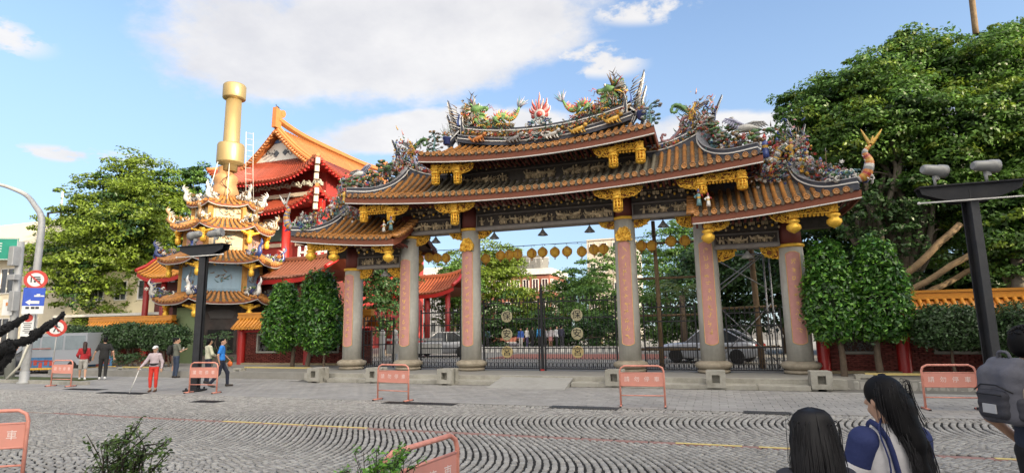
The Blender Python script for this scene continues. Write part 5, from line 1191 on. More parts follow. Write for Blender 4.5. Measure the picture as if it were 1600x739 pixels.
def hexroof(Ro, Ri, ze, zi, orn=True, rise=.22, pal=None):
    vo, vi = poly_ring(Ro, 6, PH), poly_ring(Ri, 6, PH); pan = MB(); fas = MB(); wht = MB(); K = 12
    rows = []
    def pt(k, u, t, lift=0):
        a, b = Vector(vo[k] + (0,)), Vector(vo[(k + 1) % 6] + (0,)); c, d = Vector(vi[k] + (0,)), Vector(vi[(k + 1) % 6] + (0,)); p = a.lerp(b, u).lerp(c.lerp(d, u), t)
        e = abs(2 * u - 1); return Vector((TX + p.x, TY + p.y, ze + rise * e ** 3 * (1 - t) + (zi - ze) * t ** 1.4 + lift))
    for k in range(6):
        us = np.linspace(0, 1, K + 1)
        for t0_, t1_ in ((0, .33), (.33, .66), (.66, 1)): pan.strip([pt(k, u, t0_) for u in us], [pt(k, u, t1_) for u in us])
        inner = lambda u, dz, tt: pt(k, u, tt, dz)
        fas.strip([pt(k, u, 0, -.0) for u in us], [pt(k, u, .02, -.13) for u in us]); wht.strip([pt(k, u, .02, -.131) for u in us], [pt(k, u, .02, -.18) for u in us]); wht.strip([pt(k, u, .02, -.18) for u in us], [pt(k, u, .3, -.12) for u in us]); fas.strip([pt(k, u, .3, -.12) for u in us], [pt(k, u, .95, -.1) for u in us])
        n = max(4, int((Vector(vo[k]) - Vector(vo[(k + 1) % 6])).length / .30))
        for i in range(n):
            u = (i + .5) / n; p = [pt(k, u, t, .05) for t in (0, .2, .4, .6, .8, .98)]; mm = MB(); mm.tube(p, [.085, .075, .085, .075, .085, .075], 7); d = (p[0] - p[1]).normalized(); mm.tube([p[0], p[0] + d * .05], [.1, .1], 9); rows.append(mm)
    rf = pan.build('tower_roof', PAN, tower); fas.build('fascia_board', FASCIA, rf); wht.build('fascia_trim', mat('trim_grey', (.33, .32, .30), .7, 0, .15, 4), rf)
    for mm in rows: mm.build('tile_row', TILE, rf)
    for k in range(6):
        pts = [pt(k, 0, t, .10) for t in (0, .15, .35, .6, .95)]; mm = MB(); mm.tube(pts, [.1, .09, .09, .1, .1], 6, 0); hr = mm.build('hip_ridge', RIDGE, rf)
        if orn:
            c = pts[0]; o = Vector((c.x - TX, c.y - TY, 0)).normalized(); mm = MB(); w = random.choice((0, 1))
            up = bez([c - o * .25, c + o * .05 + Vector((0, 0, .15)), c + o * .02 + Vector((0, 0, .5)), c + o * .2 + Vector((0, 0, .75)), c + o * .12 + Vector((0, 0, 1.0))], 12)
            mm.tube(up, [.13, .14, .14, .13, .12, .11, .1, .09, .08, .07, .05, .03, .01], 7, pal[0])
            for j in range(10): mm.tube([up[j], up[j] - o * .22 + Vector((random.uniform(-.1, .1), random.uniform(-.1, .1), .14))], [.05, .005], 4, pal[1])
            mm.build('corner_dragon', HUES, rf); mm = MB()
            for j in range(46):
                q = c - o * random.uniform(.05, .9) + Vector((random.gauss(0, .12), random.gauss(0, .12), random.uniform(.0, .42))); m_ = random.choice(pal)
                if j % 2: curl(mm, q, random.uniform(.09, .16), m_, .04, random.random() * 6, random.choice((-4, 4)))
                else: mm.flower(q, random.uniform(.08, .14), m_, YEL, (CAM_LOC - q))
            mm.build('corner_carving', HUES, rf)['kind'] = 'stuff'
    return rf, pt
sT = 1.0
hexbody('ground_storey', 2.3, 0, pzt(476), SOOT, mat('soot_post', (.07, .045, .035), .8), [SOOT, SOOT, SOOT, SOOT, GREENP, SOOT])
hexroof(3.5, 2.15, pzt(470, 3.5), pzt(456, 2.1), True, .30, (WHT, BLU, GRY, WHT, GRN))
hexbody('second_storey', 2.15, pzt(455), pzt(406), BLUEP, True, [BLUEP])
hexroof(3.4, 2.1, pzt(406, 3.4), pzt(391, 2.1), True, .28, (BLU, WHT, GRN, ORG, LAV, WHT))
hexbody('third_storey', 2.05, pzt(390), pzt(352), CREAM, True, [PINKP, CREAM])
hexroof(2.9, 1.7, pzt(354, 2.9), pzt(342, 1.7), True, .32, (UMB, WHT, WHT, WHT, UMB, YEL))
hexbody('top_storey', 1.72, pzt(342), pzt(316), CREAM, True, [CREAM])
hexroof(2.15, .9, pzt(318, 2.15), pzt(309, .9), True, .22, (WHT, WHT, GRY, WHT, UMB))
for zc, Rr, H in ((pzt(409, 2.8), 2.75, .78), (pzt(357, 2.5), 2.42, .80), (pzt(474, 2.8), 2.75, .75)):          # gilt brackets at the corners
    for x, y in poly_ring(Rr, 6, PH):
        b = MB(); c = Vector((TX + x, TY + y, zc)); b.lathe([(.05, -H), (.13, -H * .92), (.15, -H * .6), (.09, -H * .5), (.16, -H * .38), (.11, -.22), (.2, -.1), (.2, 0)], c, 10, wob=lambda j: 1 + .16 * (j % 2))
        d = Vector((-y, x, 0)).normalized()
        for s in (-1, 1):
            b.tube([c + d * s * .1 + Vector((0, 0, -.22)), c + d * s * .4 + Vector((0, 0, -.14)), c + d * s * .62 + Vector((0, 0, -.02))], [.12, .09, .04], 6)
            for kk in range(7): b.sph(c + d * s * (.1 + .08 * kk) + Vector((.0, 0, -.2 + .02 * kk)) + Vector((x, y, 0)).normalized() * .08, random.uniform(.05, .09), 6, 5)
        b.build('gold_pendant', GOLD, tower)
# furnace mouth and fan shaped plaque
n_ = Vector((CAM_LOC.x - TX, CAM_LOC.y - TY, 0)).normalized(); n_ = Matrix.Rotation(.06, 3, 'Z') @ n_; d_ = Vector((-n_.y, n_.x, 0)); MT = Matrix((d_, -n_, Vector((0, 0, 1)))).transposed(); f0 = Vector((TX, TY, 0)) + n_ * 2.02
b = MB(); b.box(f0 + Vector((0, 0, 1.35)), (1.3, .16, 1.5), rot=MT); b.box(f0 + n_ * .02 + Vector((0, 0, .35)), (2.0, .5, .7), 1, rot=MT); b.build('furnace_mouth', [mat('furnace_black', (.008, .008, .008), .95), mat('soot_ledge', (.10, .08, .07), .9, 0, .4, 4)], tower)
b = MB(); b.prism([(-.55, 2.72), (.55, 2.72), (.72, 3.1), (.4, 3.22), (-.4, 3.22), (-.72, 3.1)], .06, MT, 0, f0 + n_ * .03); b.build('fan_plaque', mat('plaque_soot', (.055, .05, .048), .8), tower)
for s in (-1, 1): b = MB(); b.box(f0 + d_ * s * .95 + n_ * .06 + Vector((0, 0, 1.5)), (.2, .1, 1.6), rot=MT); b.build('red_plaque', mat('sooty_red', (.16, .03, .025), .8, 0, .4, 3), tower)
# gourd and chimney
gz = lambda py, Y=TY: P(355, py, Y).z
cxp = P(352, 290, TY); GX, GY = cxp.x, TY
GOURD = mat('copper_gourd', (.42, .23, .10), .5, .25, .2, 3, dirt=.3, dcol=(.25, .13, .06))
b = MB(); a0, a1 = gz(316), gz(262); H = a1 - a0; b.lathe([(.5, 0), (.78, .12 * H), (.82, .26 * H), (.70, .42 * H), (.62, .50 * H), (.72, .62 * H), (.66, .74 * H), (.50, .80 * H), (.46, .82 * H), (.46, 1.0 * H)], (GX, GY, a0), 28); b.build('gourd', GOURD, tower)
b = MB(); p = [Vector((GX, GY, 0)) + n_ * .80 + d_ * (.25 * math.sin(k * .75)) + Vector((0, 0, a0 + H * (.1 + .065 * k))) for k in range(11)]; b.tube(p, .03, 5); b.build('gourd_seam', mat('seam_dark', (.12, .07, .04), .6), tower)
BRASS = mat('gilt_chimney', (.42, .31, .14), .42, .55, .06, 1.2, dirt=.12, dcol=(.5, .33, .12), dscale=.8)
z = lambda py: P(362, py, TY).z
chx = P(363, 200, TY).x
b = MB(); b.lathe([(.44, z(268)), (.44, z(258)), (.77, z(256)), (.79, z(254)), (.79, z(229)), (.74, z(226)), (.50, z(225)), (.48, z(224)), (.46, z(158))], (chx, TY, 0), 36); ch = b.build('chimney', BRASS, tower)
b = MB(); b.lathe([(.48, z(158)), (.66, z(156)), (.68, z(155)), (.68, z(137)), (.63, z(135)), (.3, z(134.5))], (chx, TY, 0), 36); b.build('chimney_cap', BRASS, ch)
LAD = mat('ladder_white', (.45, .44, .41), .5)
b = MB(); q0 = Vector((chx, TY, 0)) + d_ * .80
for s in (0, .42): b.tube([q0 + d_ * (s + .25) + Vector((0, 0, z(318))), q0 + d_ * (s + .1) + Vector((0, 0, z(262))), q0 + d_ * s + Vector((0, 0, z(203)))], .02, 5)
for py in range(205, 316, 9): b.tube([q0 + d_ * .02 + d_ * max(0, (py - 262) / 56 * .2) + Vector((0, 0, z(py))), q0 + d_ * .42 + d_ * max(0, (py - 262) / 56 * .2) + Vector((0, 0, z(py)))], .018, 4)
b.build('ladder', LAD, tower)
for s in (-1.0, -.1): b = MB(); b.tube([Vector((chx, TY, z(258))) + d_ * s * .7 + n_ * .5, Vector((chx, TY, z(318))) + d_ * s * 1.15 + n_ * 1.1], .03, 5); b.build('guy_rod', LAD, tower)

# ------------------------------------------------------------------ temple hall with orange roofs
HX, HY = -27.5, 16.0
hall = thing('temple_hall', 'red temple hall with two tiers of upturned orange roof and white gable', 'temple', (HX, HY, 0))
RIDGEO = mat('ridge_orange', (.43, .165, .05), .5, 0, .15, 3)
LEN = 17.0
b = MB(); b.box((HX, HY + LEN / 2, 6.4), (9.2, LEN, 12.8)); b.box((HX, HY + LEN / 2 + .2, 13.6), (8.8, LEN - .4, 3.2)); hw = b.build('hall_wall', mat('hall_red', (.30, .035, .03), .6, 0, .12, 2), hall)
for i in range(4): b = MB(); b.lathe([(.32, 0), (.30, 12.2)], (HX - 5.0 + 3.33 * i, HY - .9, 0), 18); b.build('column', REDPAINT, hall)
for i in range(3):
    b = MB(); xw = HX - 3.33 + 3.33 * i; b.box((xw, HY - .08, 9.9), (2.6, .1, 1.3)); w = b.build('window', mat('window_green', (.05, .085, .07), .6), hall)
    b = MB(); b.box((xw, HY - .12, 11.0), (2.7, .1, .35)); b.build('frame', mat('frame_beige', (.50, .43, .33), .7), w); b = MB(); b.box((xw, HY - .12, 8.9), (2.7, .1, .3)); b.build('frame', mat('frame_beige', (.50, .43, .33), .7), w)
    b = MB()
    for k in range(5):
        for j in range(5): b.box((xw - .6 + .3 * k, HY - .1, 5.8 + .42 * j), (.2, .08, .05)); b.box((xw - .68 + .3 * k, HY - .1, 5.9 + .42 * j), (.04, .08, .24))
    b.build('lattice', mat('lattice_bei', (.35, .33, .27), .7), w)
EX = 5.6
def skirt(ze_mid, ze_cor, zin, xin, yin0, eo, sof):
    """roof skirt round the hall: eaves sweep up to the corners"""
    y0, y1 = HY - 2.3, HY + LEN + 2.3; pan = MB(); rows = []; fas = MB(); K = 18
    def edge(side, u):
        e = abs(2 * u - 1) ** 3; z = lerp(ze_mid, ze_cor, e)
        if side == 0: return Vector((lerp(HX - EX, HX + EX, u), y0 - .0, z)), Vector((lerp(HX - xin, HX + xin, u), HY + yin0, zin))
        if side == 1: return Vector((HX + EX, lerp(y0, y1, u), z)), Vector((HX + xin, lerp(HY + yin0, HY + LEN - yin0, u), zin))
        return Vector((HX - EX, lerp(y0, y1, u), z)), Vector((HX - xin, lerp(HY + yin0, HY + LEN - yin0, u), zin))
    def pt(side, u, t, dz=0): a, c = edge(side, u); p = a.lerp(c, t); p.z = a.z + (c.z - a.z) * t ** 1.3 + dz; return p
    for side in (0, 1, 2):
        us = np.linspace(0, 1, K + 1)
        for q0, q1 in ((0, .25), (.25, .5), (.5, .75), (.75, 1)): pan.strip([pt(side, u, q0) for u in us], [pt(side, u, q1) for u in us])
        fas.strip([pt(side, u, 0, .02) for u in us], [pt(side, u, .04, -.16) for u in us]); fas.strip([pt(side, u, .04, -.16) for u in us], [pt(side, u, .9, -.45 - (zin - ze_mid) * .25) for u in us])
        if side < 2:
            n = int((11.2 if side == 0 else LEN + 4.6) / .30)
            for i in range(n): u = (i + .5) / n; p = [pt(side, u, t, .06) for t in (0, .2, .45, .7, 1)]; mm = MB(); mm.tube(p, .10, 7); mm.tube([p[0] + (p[0] - p[1]).normalized() * .05, p[0]], .125, 8); rows.append(mm)
    rf = pan.build('skirt_roof', mat('hall_pan', (.40, .12, .03), .55, 0, .2, 3), hall); fas.build('red_soffit', REDPAINT, rf)
    for mm in rows: mm.build('tile_row', eo, rf)
    b = MB()
    for side in (0, 1):
        for i in range(int((11.2 if side == 0 else LEN) / .34)): u = (i + .5) * .34 / (11.2 if side == 0 else LEN); p = pt(side, u, .06, -.24); b.box(p, (.10, .16, .12) if side == 0 else (.16, .10, .12))
    b.build('rafter_ends', mat('rafter_red', (.50, .05, .045), .5), rf)['kind'] = 'stuff'
    for sx in (1, -1): b = MB(); b.tube([pt(0, .5 + sx * .5, t, .12) for t in (0, .1, .3, .6, 1)], .15, 8); b.build('hip_ridge', RIDGEO, rf)
    for k in range(3):
        p = pt(0, 1, 0, -.25 - .55 * k) + Vector((-.10 - .18 * k, .1 + .18 * k, -.1)); b = MB(); b.bev(p, (.34, .34, .50), .04, rz=PI / 4); b.build('bracket_block', mat('bracket_cream', (.52, .46, .36), .7), rf)
HT = mat('hall_tile', (.37, .13, .038), .42, 0, .16, 4, island=.1, dirt=.3, dcol=(.33, .11, .03), dscale=2, coat=.2); HTR = mat('hall_tile_red', (.22, .042, .022), .45, 0, .2, 4, island=.1)
skirt(13.75, 15.3, 16.1, 3.3, .05, HTR, 0); skirt(11.3, 12.9, 12.75, 4.5, -.1, HTR, 0)
b = MB(); b.box((HX, HY - .25, 12.95), (9.4, .35, .32)); b.build('cornice', mat('frame_beige', (.5, .43, .33)), hall)
for i in range(9):       # cloud brackets between the two tiers
    b = MB(); xx = HX - 4.3 + 1.07 * i
    for k in range(4): curl(b, (xx - .25 + .2 * k, HY - .75, 13.55 + .22 * k - .05 * k * k), .24, 0, .07, 1.5 * k, 4.2)
    b.box((xx, HY - .3, 13.75), (.22, .7, .3)); b.build('cloud_bracket', mat('bracket_grey', (.36, .36, .31), .7, 0, .3, 5), hall)
GW, GB, GA = 3.05, 15.95, 18.25
b = MB(); b.add([(HX - GW, HY, GB), (HX + GW, HY, GB), (HX, HY, GA)], [(0, 1, 2)]); gb = b.build('gable', mat('gable_white', (.66, .65, .60), .75, 0, .05, 2, dirt=.15, dcol=(.5, .48, .42)), hall)
b = MB(); BLK_ = 0
for s in (-1, 1):
    for k in range(4): curl(b, (HX + s * (.55 + .25 * k), HY - .04, 16.75 + .22 * (k % 2)), .24, 0, .03, k * 1.3, s * 4.5)
    b.prism([(HX + s * .45 - .28, 16.85), (HX + s * .45, 16.57), (HX + s * .45 + .28, 16.85), (HX + s * .45, 17.13)], .05, None, 0, (0, HY - .03, 0))
b.build('gable_scroll', mat('scroll_slate', (.09, .11, .13), .7), gb)
b = MB()
for k in range(9): curl(b, (HX - .55 + .14 * k, HY - .04, 17.75 + .22 * (1 - abs(k - 4) / 4)), .2, 0, .05, k, 4)
b.build('gable_cloud', mat('cloud_blue', (.10, .17, .33), .7), gb)
b = MB(); SL = {}
RX = 3.75; RZ0 = 15.4; RZ1 = 18.72
for s in (-1, 1):
    a = [(HX + s * lerp(0, RX, t), RZ1 + (RZ0 - RZ1) * t - .25 * math.sin(t * PI)) for t in np.linspace(0, 1, 8)]
    b.strip([(x, HY - .5, z_) for x, z_ in a], [(x, HY + LEN - 1, z_) for x, z_ in a])
ru = b.build('upper_roof', mat('hall_pan', (.40, .12, .03)), hall)
n = int((LEN - .5) / .32)
for i in range(n):
    y = HY - .4 + .32 * i; mm = MB(); mm.tube([(HX + lerp(.1, RX + .15, t), y, RZ1 + (RZ0 - RZ1) * t - .25 * math.sin(t * PI) + .07) for t in np.linspace(0, 1, 6)], .105, 7); mm.build('tile_row', HT, ru)
for s in (-1, 1):       # verge: two stepped courses and short tiles along the gable
    for dy, dz, th in ((-.62, .06, .22), (-.40, .25, .24)):
        mm = MB(); a = [(HX + s * lerp(0, RX + .1, t), HY + dy, RZ1 + (RZ0 - RZ1) * t - .25 * math.sin(t * PI) + dz) for t in np.linspace(0, 1, 9)]; mm.tube(a, th * .7, 6, 0, True, False); mm.build('verge_ridge', RIDGEO, ru)
    for i in range(17):
        t = (i + .5) / 17; x = HX + s * lerp(0, RX, t); z_ = RZ1 + (RZ0 - RZ1) * t - .25 * math.sin(t * PI); mm = MB(); mm.tube([(x, HY - 1.0, z_ - .28), (x, HY - .5, z_ - .02)], .10, 7); mm.build('verge_tile', HT, ru)
zrg = RZ1 + .1
mm = MB(); mm.tube([(HX, HY - .6 + LEN * t, zrg + .28 + 1.6 * (2 * t - 1) ** 4 * .35) for t in np.linspace(0, .97, 20)], .30, 6, 0, True, False); mm.build('main_ridge', RIDGEO, hall)
for y in (HY - .7, HY + LEN - 1.1):
    mm = MB(); mm.prism([(-.35, 0), (.35, 0), (.32, 1.0), (.75, 1.15), (.7, 1.75), (.25, 1.6), (-.3, 1.75)], .4, Matrix.Rotation(PI / 2, 3, 'Z'), 0, (HX, y, zrg)); mm.lathe([(.28, -.22), (.28, .22)], (HX + .0, y + .55, zrg + 1.45), 12, 0, False, Matrix.Rotation(PI / 2, 3, 'Y')); mm.build('ridge_finial', RIDGEO, hall)
mm = MB(); mm.sph((HX, HY - .7, zrg + 1.86), (.07, .16, .08), 8, 6); mm.sph((HX, HY - .85, zrg + 1.97), .05, 6, 5); mm.tube([(HX, HY - .6, zrg + 1.86), (HX, HY - .35, zrg + 1.82)], [.05, .01], 5); tag(mm.build('bird', IRON), 'small dark bird sitting on the temple roof finial', 'bird')

# low red roofed wing between tower and gate, with white balustrade above; pavilion seen through the gate
def low_roof(name, c0, c1, zc, zr_, d, label, wallh, eo=None, posts=3):
    """gabled roof with upswept ends, ridge along x between c0 and c1"""
    y = (c0[1] + c1[1]) / 2; x0, x1 = c0[0], c1[0]; t = thing(name, label, 'building', ((x0 + x1) / 2, y, 0)); b = MB(); b.box(((x0 + x1) / 2, y + .3, wallh / 2), (x1 - x0 - 1.0, d * 1.1, wallh)); b.build('wall', mat('wing_wall', (.13, .04, .035), .7), t)
    def S(x, q): e = abs(2 * (x - x0) / (x1 - x0) - 1) ** 3; return zc + .5 * e + (zr_ - zc) * max(0.0, 1 - q) ** 1.3
    b = MB(); xs = np.linspace(x0, x1, 15)
    for s in (-1, 1):
        for q0, q1 in ((0, .33), (.33, .66), (.66, 1)): b.strip([(x, y + s * d * q0, S(x, q0)) for x in xs], [(x, y + s * d * q1, S(x, q1)) for x in xs])
    b.strip([(x, y - d, S(x, 1) - .02) for x in xs], [(x, y + d, S(x, 1) - .02) for x in xs]); rf = b.build('roof', mat('wing_pan', (.22, .06, .035), .6, 0, .2, 4), t)
    n = int((x1 - x0) / .26)
    for i in range(n): x = x0 + (i + .5) * (x1 - x0) / n; mm = MB(); mm.tube([(x, y - d * q, S(x, q) + .05) for q in (0, .25, .5, .75, 1.02)], .085, 6); mm.build('tile_row', eo or HTR, rf)
    b = MB(); b.strip([(x, y - d - .01, S(x, 1) - .02) for x in xs], [(x, y - d + .02, S(x, 1) - .28) for x in xs]); b.build('fascia_board', REDPAINT, rf)
    b = MB(); b.tube([(x, y, S(x, 0) + .12) for x in xs], .17, 6, 0, True, False); b.build('ridge', eo or RIDGEO, rf)
    for s in (x0, x1): b = MB(); b.tube([(s, y - d * q, S(s, q) + .1) for q in (0, .3, .6, 1.05)], .13, 6); b.build('verge', REDPAINT, rf)
    for i in range(posts): b = MB(); b.lathe([(.2, 0), (.18, zc + .1)], (lerp(x0 + .6, x1 - .6, i / (posts - 1)), y - d + .35, 0), 14); b.build('post', mat('post_red', (.22, .014, .012), .45), t)
    return t
low_roof('side_hall', (-22.5, 8), (-15.0, 8), 5.05, 6.35, 1.9, 'low side hall with dark red tiled roof behind the left clipped trees', 4.9, mat('brownred_tile', (.16, .055, .03), .5, 0, .2, 4))
low_roof('side_pavilion', (-31, 8.5), (-26.6, 8.5), 5.6, 7.0, 1.8, 'low building with orange tiles and red eaves left of the furnace tower', 5.4, OTILE)
low_roof('pavilion', (-16.9, 17), (-10.9, 17), 4.35, 5.7, 2.2, 'red pillared pavilion with orange tiles seen through the left bay', 0.5, mat('redorange_tile', (.25, .065, .025), .5, 0, .15, 4), 4)
b = MB(); wx0, wx1, wy = -20.4, -14.6, 10.2
t = thing('white_balustrade', 'white stone balustrade above the dark red side roof', 'balustrade', (-17.5, wy, 6.0))
for i in range(11): b = MB(); b.box((wx0 + .55 * i, wy, 6.9), (.16, .16, 1.3), top=(.9, .9)); b.sph((wx0 + .55 * i, wy, 7.6), .10, 8, 6); b.build('baluster', WHITE, t)
b = MB(); b.box(((wx0 + wx1) / 2, wy, 7.25), (wx1 - wx0, .12, .14)); b.box(((wx0 + wx1) / 2, wy, 6.35), (wx1 - wx0, .3, .5)); b.build('rail', WHITE, t)
# ------------------------------------------------------------------ trees
def leafmat(name, col, tr=.3, rough=.45, isl=.55, spec=.4): return mat(name, col, rough, 0, .25, 1.5, island=isl, trans=tr, spec=spec)
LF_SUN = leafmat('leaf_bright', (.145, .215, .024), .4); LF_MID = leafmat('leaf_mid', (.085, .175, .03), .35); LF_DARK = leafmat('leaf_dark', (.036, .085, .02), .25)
LF_GLOSS = leafmat('leaf_glossy', (.050, .145, .022), .22, .30, .7, .6); LF_LIGHT_GREEN = leafmat('leaf_light_green', (.15, .33, .04), .3, .3, .6, .6); LF_BUSH = leafmat('leaf_bush', (.048, .095, .030), .2, .4, .6, .5); LF_TWIG = leafmat('leaf_twig', (.085, .14, .03), .25)  # lighter green: one shrub's own leaf, and painted highlights on clipped trees
def leaves(name, C, NR, size, material, parent, seed, asp=.5, spread=.8):
    """one leaf per row of C, normals loosely along NR"""
    g_ = np.random.default_rng(seed); n = len(C); N = NR + g_.normal(0, spread, (n, 3)); N /= np.linalg.norm(N, axis=1)[:, None] + 1e-9
    D = g_.normal(0, 1, (n, 3)) + np.array([0, 0, -.15]); D -= N * (D * N).sum(1)[:, None]; D /= np.linalg.norm(D, axis=1)[:, None] + 1e-9
    Wd = np.cross(N, D); s = (size * g_.uniform(.65, 1.35, n))[:, None]
    V = np.stack([C - D * s * .5, C + Wd * s * asp * .5 + N * s * .06, C + D * s * .5 - N * s * .05, C - Wd * s * asp * .5 + N * s * .06], 1).reshape(-1, 3)
    return npmesh(name, V, np.arange(4 * n).reshape(-1, 4), material, parent)
def crown(name, blobs, n, size, material, parent, seed, clump=.30, per=70, inner=.15, asp=.5, flat=.7):
    """leaves set on many small domes that sit on the lobes, so that the crown has layers, gaps and an uneven rim"""
    g_ = np.random.default_rng(seed); B = np.array([[*c, *r_] for c, r_ in blobs], float); w = (B[:, 3] * B[:, 5]); w /= w.sum(); nc = max(3, n // per); k = g_.choice(len(B), nc, p=w)
    d = g_.normal(0, 1, (nc, 3)); d /= np.linalg.norm(d, axis=1)[:, None]; rad = np.where(g_.random(nc) < inner, g_.uniform(.3, .75, nc), g_.uniform(.66, 1.24, nc))
    cc = B[k, :3] + d * B[k, 3:] * rad[:, None]; cs = clump * g_.uniform(.5, 1.6, nc) * B[k, 3] ** .5
    e = g_.normal(0, 1, (nc, per, 3)); e[:, :, 2] = np.abs(e[:, :, 2]) * .9 - .25; e += d[:, None] * .5; e /= np.linalg.norm(e, axis=2)[:, :, None]
    o = e * (cs[:, None, None] * g_.uniform(.55, 1.1, (nc, per, 1))) * np.array([1.15, 1.15, flat]); C = (cc[:, None] + o).reshape(-1, 3); NR = (e * 1.1 + np.array([0, 0, .45])).reshape(-1, 3)
    return leaves(name, C, NR, size, material, parent, seed + 1, asp, .55)
def limbs(base, fork, tips, r0, material, parent, name='trunk', sub=2, seed=1):
    g_ = random.Random(seed); mb = MB(); base, fork = Vector(base), Vector(fork)
    mid = base.lerp(fork, .5) + Vector((g_.uniform(-.2, .2), g_.uniform(-.2, .2), 0)); p = bez([base - Vector((0, 0, .1)), base + Vector((0, 0, .1)), mid, fork], 10)
    mb.tube(p, [r0 * (1.5 - .5 * min(1, i / 3)) * (1 - .035 * i) for i in range(11)], 10)
    for t in tips:
        t = Vector(t); L = (t - fork).length; m1 = fork.lerp(t, .4) + Vector((g_.uniform(-1, 1), g_.uniform(-1, 1), g_.uniform(-.2, .6))) * L * .13; q = bez([fork - Vector((0, 0, r0)), m1, t], 9); rr = r0 * .5
        mb.tube(q, [rr * (1 - .088 * i) for i in range(10)], 7)
        for _ in range(sub):
            a = q[g_.randint(3, 8)]; e = a + Vector((g_.uniform(-1, 1), g_.uniform(-1, 1), g_.uniform(-.3, .5))) * L * .16; mb.tube(bez([a, a.lerp(e, .5) + Vector((0, 0, .1)), e], 5), [rr * .35, rr * .3, rr * .25, rr * .18, rr * .1, rr * .05], 5)
    return mb.build(name, material, parent)
def S_(p): return F_PX / ((p - CAM_LOC).dot(FW))
def pb(px, py, Y, r_, ry=None, dy=1.0):
    """crown lobe centred at a pixel on plane Y, radius given in photo pixels there"""
    p = P(px, py, Y); s = S_(p); return ((p.x, p.y, p.z), (r_ / s, r_ / s * dy, (ry or r_) / s))
def tree(name, label, blobs, n, size, lm, seed, base, fork_h=.45, r0=.3, bark=BARK, clump=.34, group=None, per=70, under=None, cat='tree', inner=.15):
    base = Vector(base); t = thing(name, label, cat, base, 0, group); cz = sum(b[0][2] for b in blobs) / len(blobs); cxm = sum(b[0][0] for b in blobs) / len(blobs); cym = sum(b[0][1] for b in blobs) / len(blobs)
    fork = Vector((lerp(base.x, cxm, .35), lerp(base.y, cym, .35), base.z + (cz - base.z) * fork_h)); limbs(base, fork, [b[0] for b in blobs], r0, bark, t, seed=seed)
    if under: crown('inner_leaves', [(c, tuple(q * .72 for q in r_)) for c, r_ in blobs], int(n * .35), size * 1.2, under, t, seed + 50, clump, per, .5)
    crown('crown', blobs, n, size, lm, t, seed, clump, per, inner)
    if lm is LF_MID and n > 40000: crown('highlight_leaves', [(c, tuple(q * 1.06 for q in r_)) for c, r_ in blobs], int(n * .22), size, LF_SUN, t, seed + 9, clump * .8, per, .0)  # brighter leaf layer puts highlights into the colour of the crown
    return t
# big tree left of the tower
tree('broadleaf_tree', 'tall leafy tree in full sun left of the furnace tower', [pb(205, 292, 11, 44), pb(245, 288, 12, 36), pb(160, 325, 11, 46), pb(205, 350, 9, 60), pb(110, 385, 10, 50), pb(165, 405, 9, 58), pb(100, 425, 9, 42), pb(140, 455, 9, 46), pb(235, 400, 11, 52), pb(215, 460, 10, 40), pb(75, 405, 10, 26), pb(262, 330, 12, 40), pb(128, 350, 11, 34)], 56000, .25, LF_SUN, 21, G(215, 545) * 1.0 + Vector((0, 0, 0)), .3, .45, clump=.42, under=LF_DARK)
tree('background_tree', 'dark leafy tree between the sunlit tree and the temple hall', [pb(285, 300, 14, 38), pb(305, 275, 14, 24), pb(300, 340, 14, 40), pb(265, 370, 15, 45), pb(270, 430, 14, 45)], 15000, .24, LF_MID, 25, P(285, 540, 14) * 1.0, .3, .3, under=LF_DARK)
# banyans right of the gate
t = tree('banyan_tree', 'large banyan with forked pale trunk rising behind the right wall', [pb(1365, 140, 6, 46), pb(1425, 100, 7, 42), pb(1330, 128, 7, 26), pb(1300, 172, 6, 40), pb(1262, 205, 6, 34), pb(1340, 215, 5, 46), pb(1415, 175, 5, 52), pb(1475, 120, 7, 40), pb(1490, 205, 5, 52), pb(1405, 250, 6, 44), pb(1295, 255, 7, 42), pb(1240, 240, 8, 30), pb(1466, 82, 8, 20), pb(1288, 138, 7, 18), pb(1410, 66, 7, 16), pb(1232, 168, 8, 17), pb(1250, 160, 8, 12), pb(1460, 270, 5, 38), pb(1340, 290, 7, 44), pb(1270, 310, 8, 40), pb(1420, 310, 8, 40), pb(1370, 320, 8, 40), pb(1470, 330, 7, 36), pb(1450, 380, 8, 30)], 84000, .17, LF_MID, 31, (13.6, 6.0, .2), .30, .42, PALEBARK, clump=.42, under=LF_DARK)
t_ban = t
for i in range(20):       # hanging aerial roots and thin stems round the trunk
    a = P(random.uniform(1330, 1470), random.uniform(230, 330), random.uniform(5, 7)); b = MB(); e = Vector((13.6 + random.gauss(0, .8), 6 + random.gauss(0, .4), random.uniform(.2, 2.5))); b.tube(bez([a, a.lerp(e, .5) + Vector((random.uniform(-.3, .3), 0, random.uniform(-.3, .2))), e], 7), random.uniform(.03, .10), 5); b.build('aerial_root', mat('root_bark', (.085, .07, .052), .9, 0, .35, 6, bump=.6), t)
for pth in (((1385, 330), (1400, 260), (1372, 236)), ((1398, 300), (1412, 240), (1438, 218)), ((1398, 250), (1392, 215), (1375, 200)), ((1360, 430), (1378, 360), (1345, 310))):
    b = MB(); b.tube(bez([P(x, y, 4.8) for x, y in pth], 8), [.12, .115, .11, .10, .09, .08, .06, .05, .03], 7); b.build('bare_limb', PALEBARK, t)
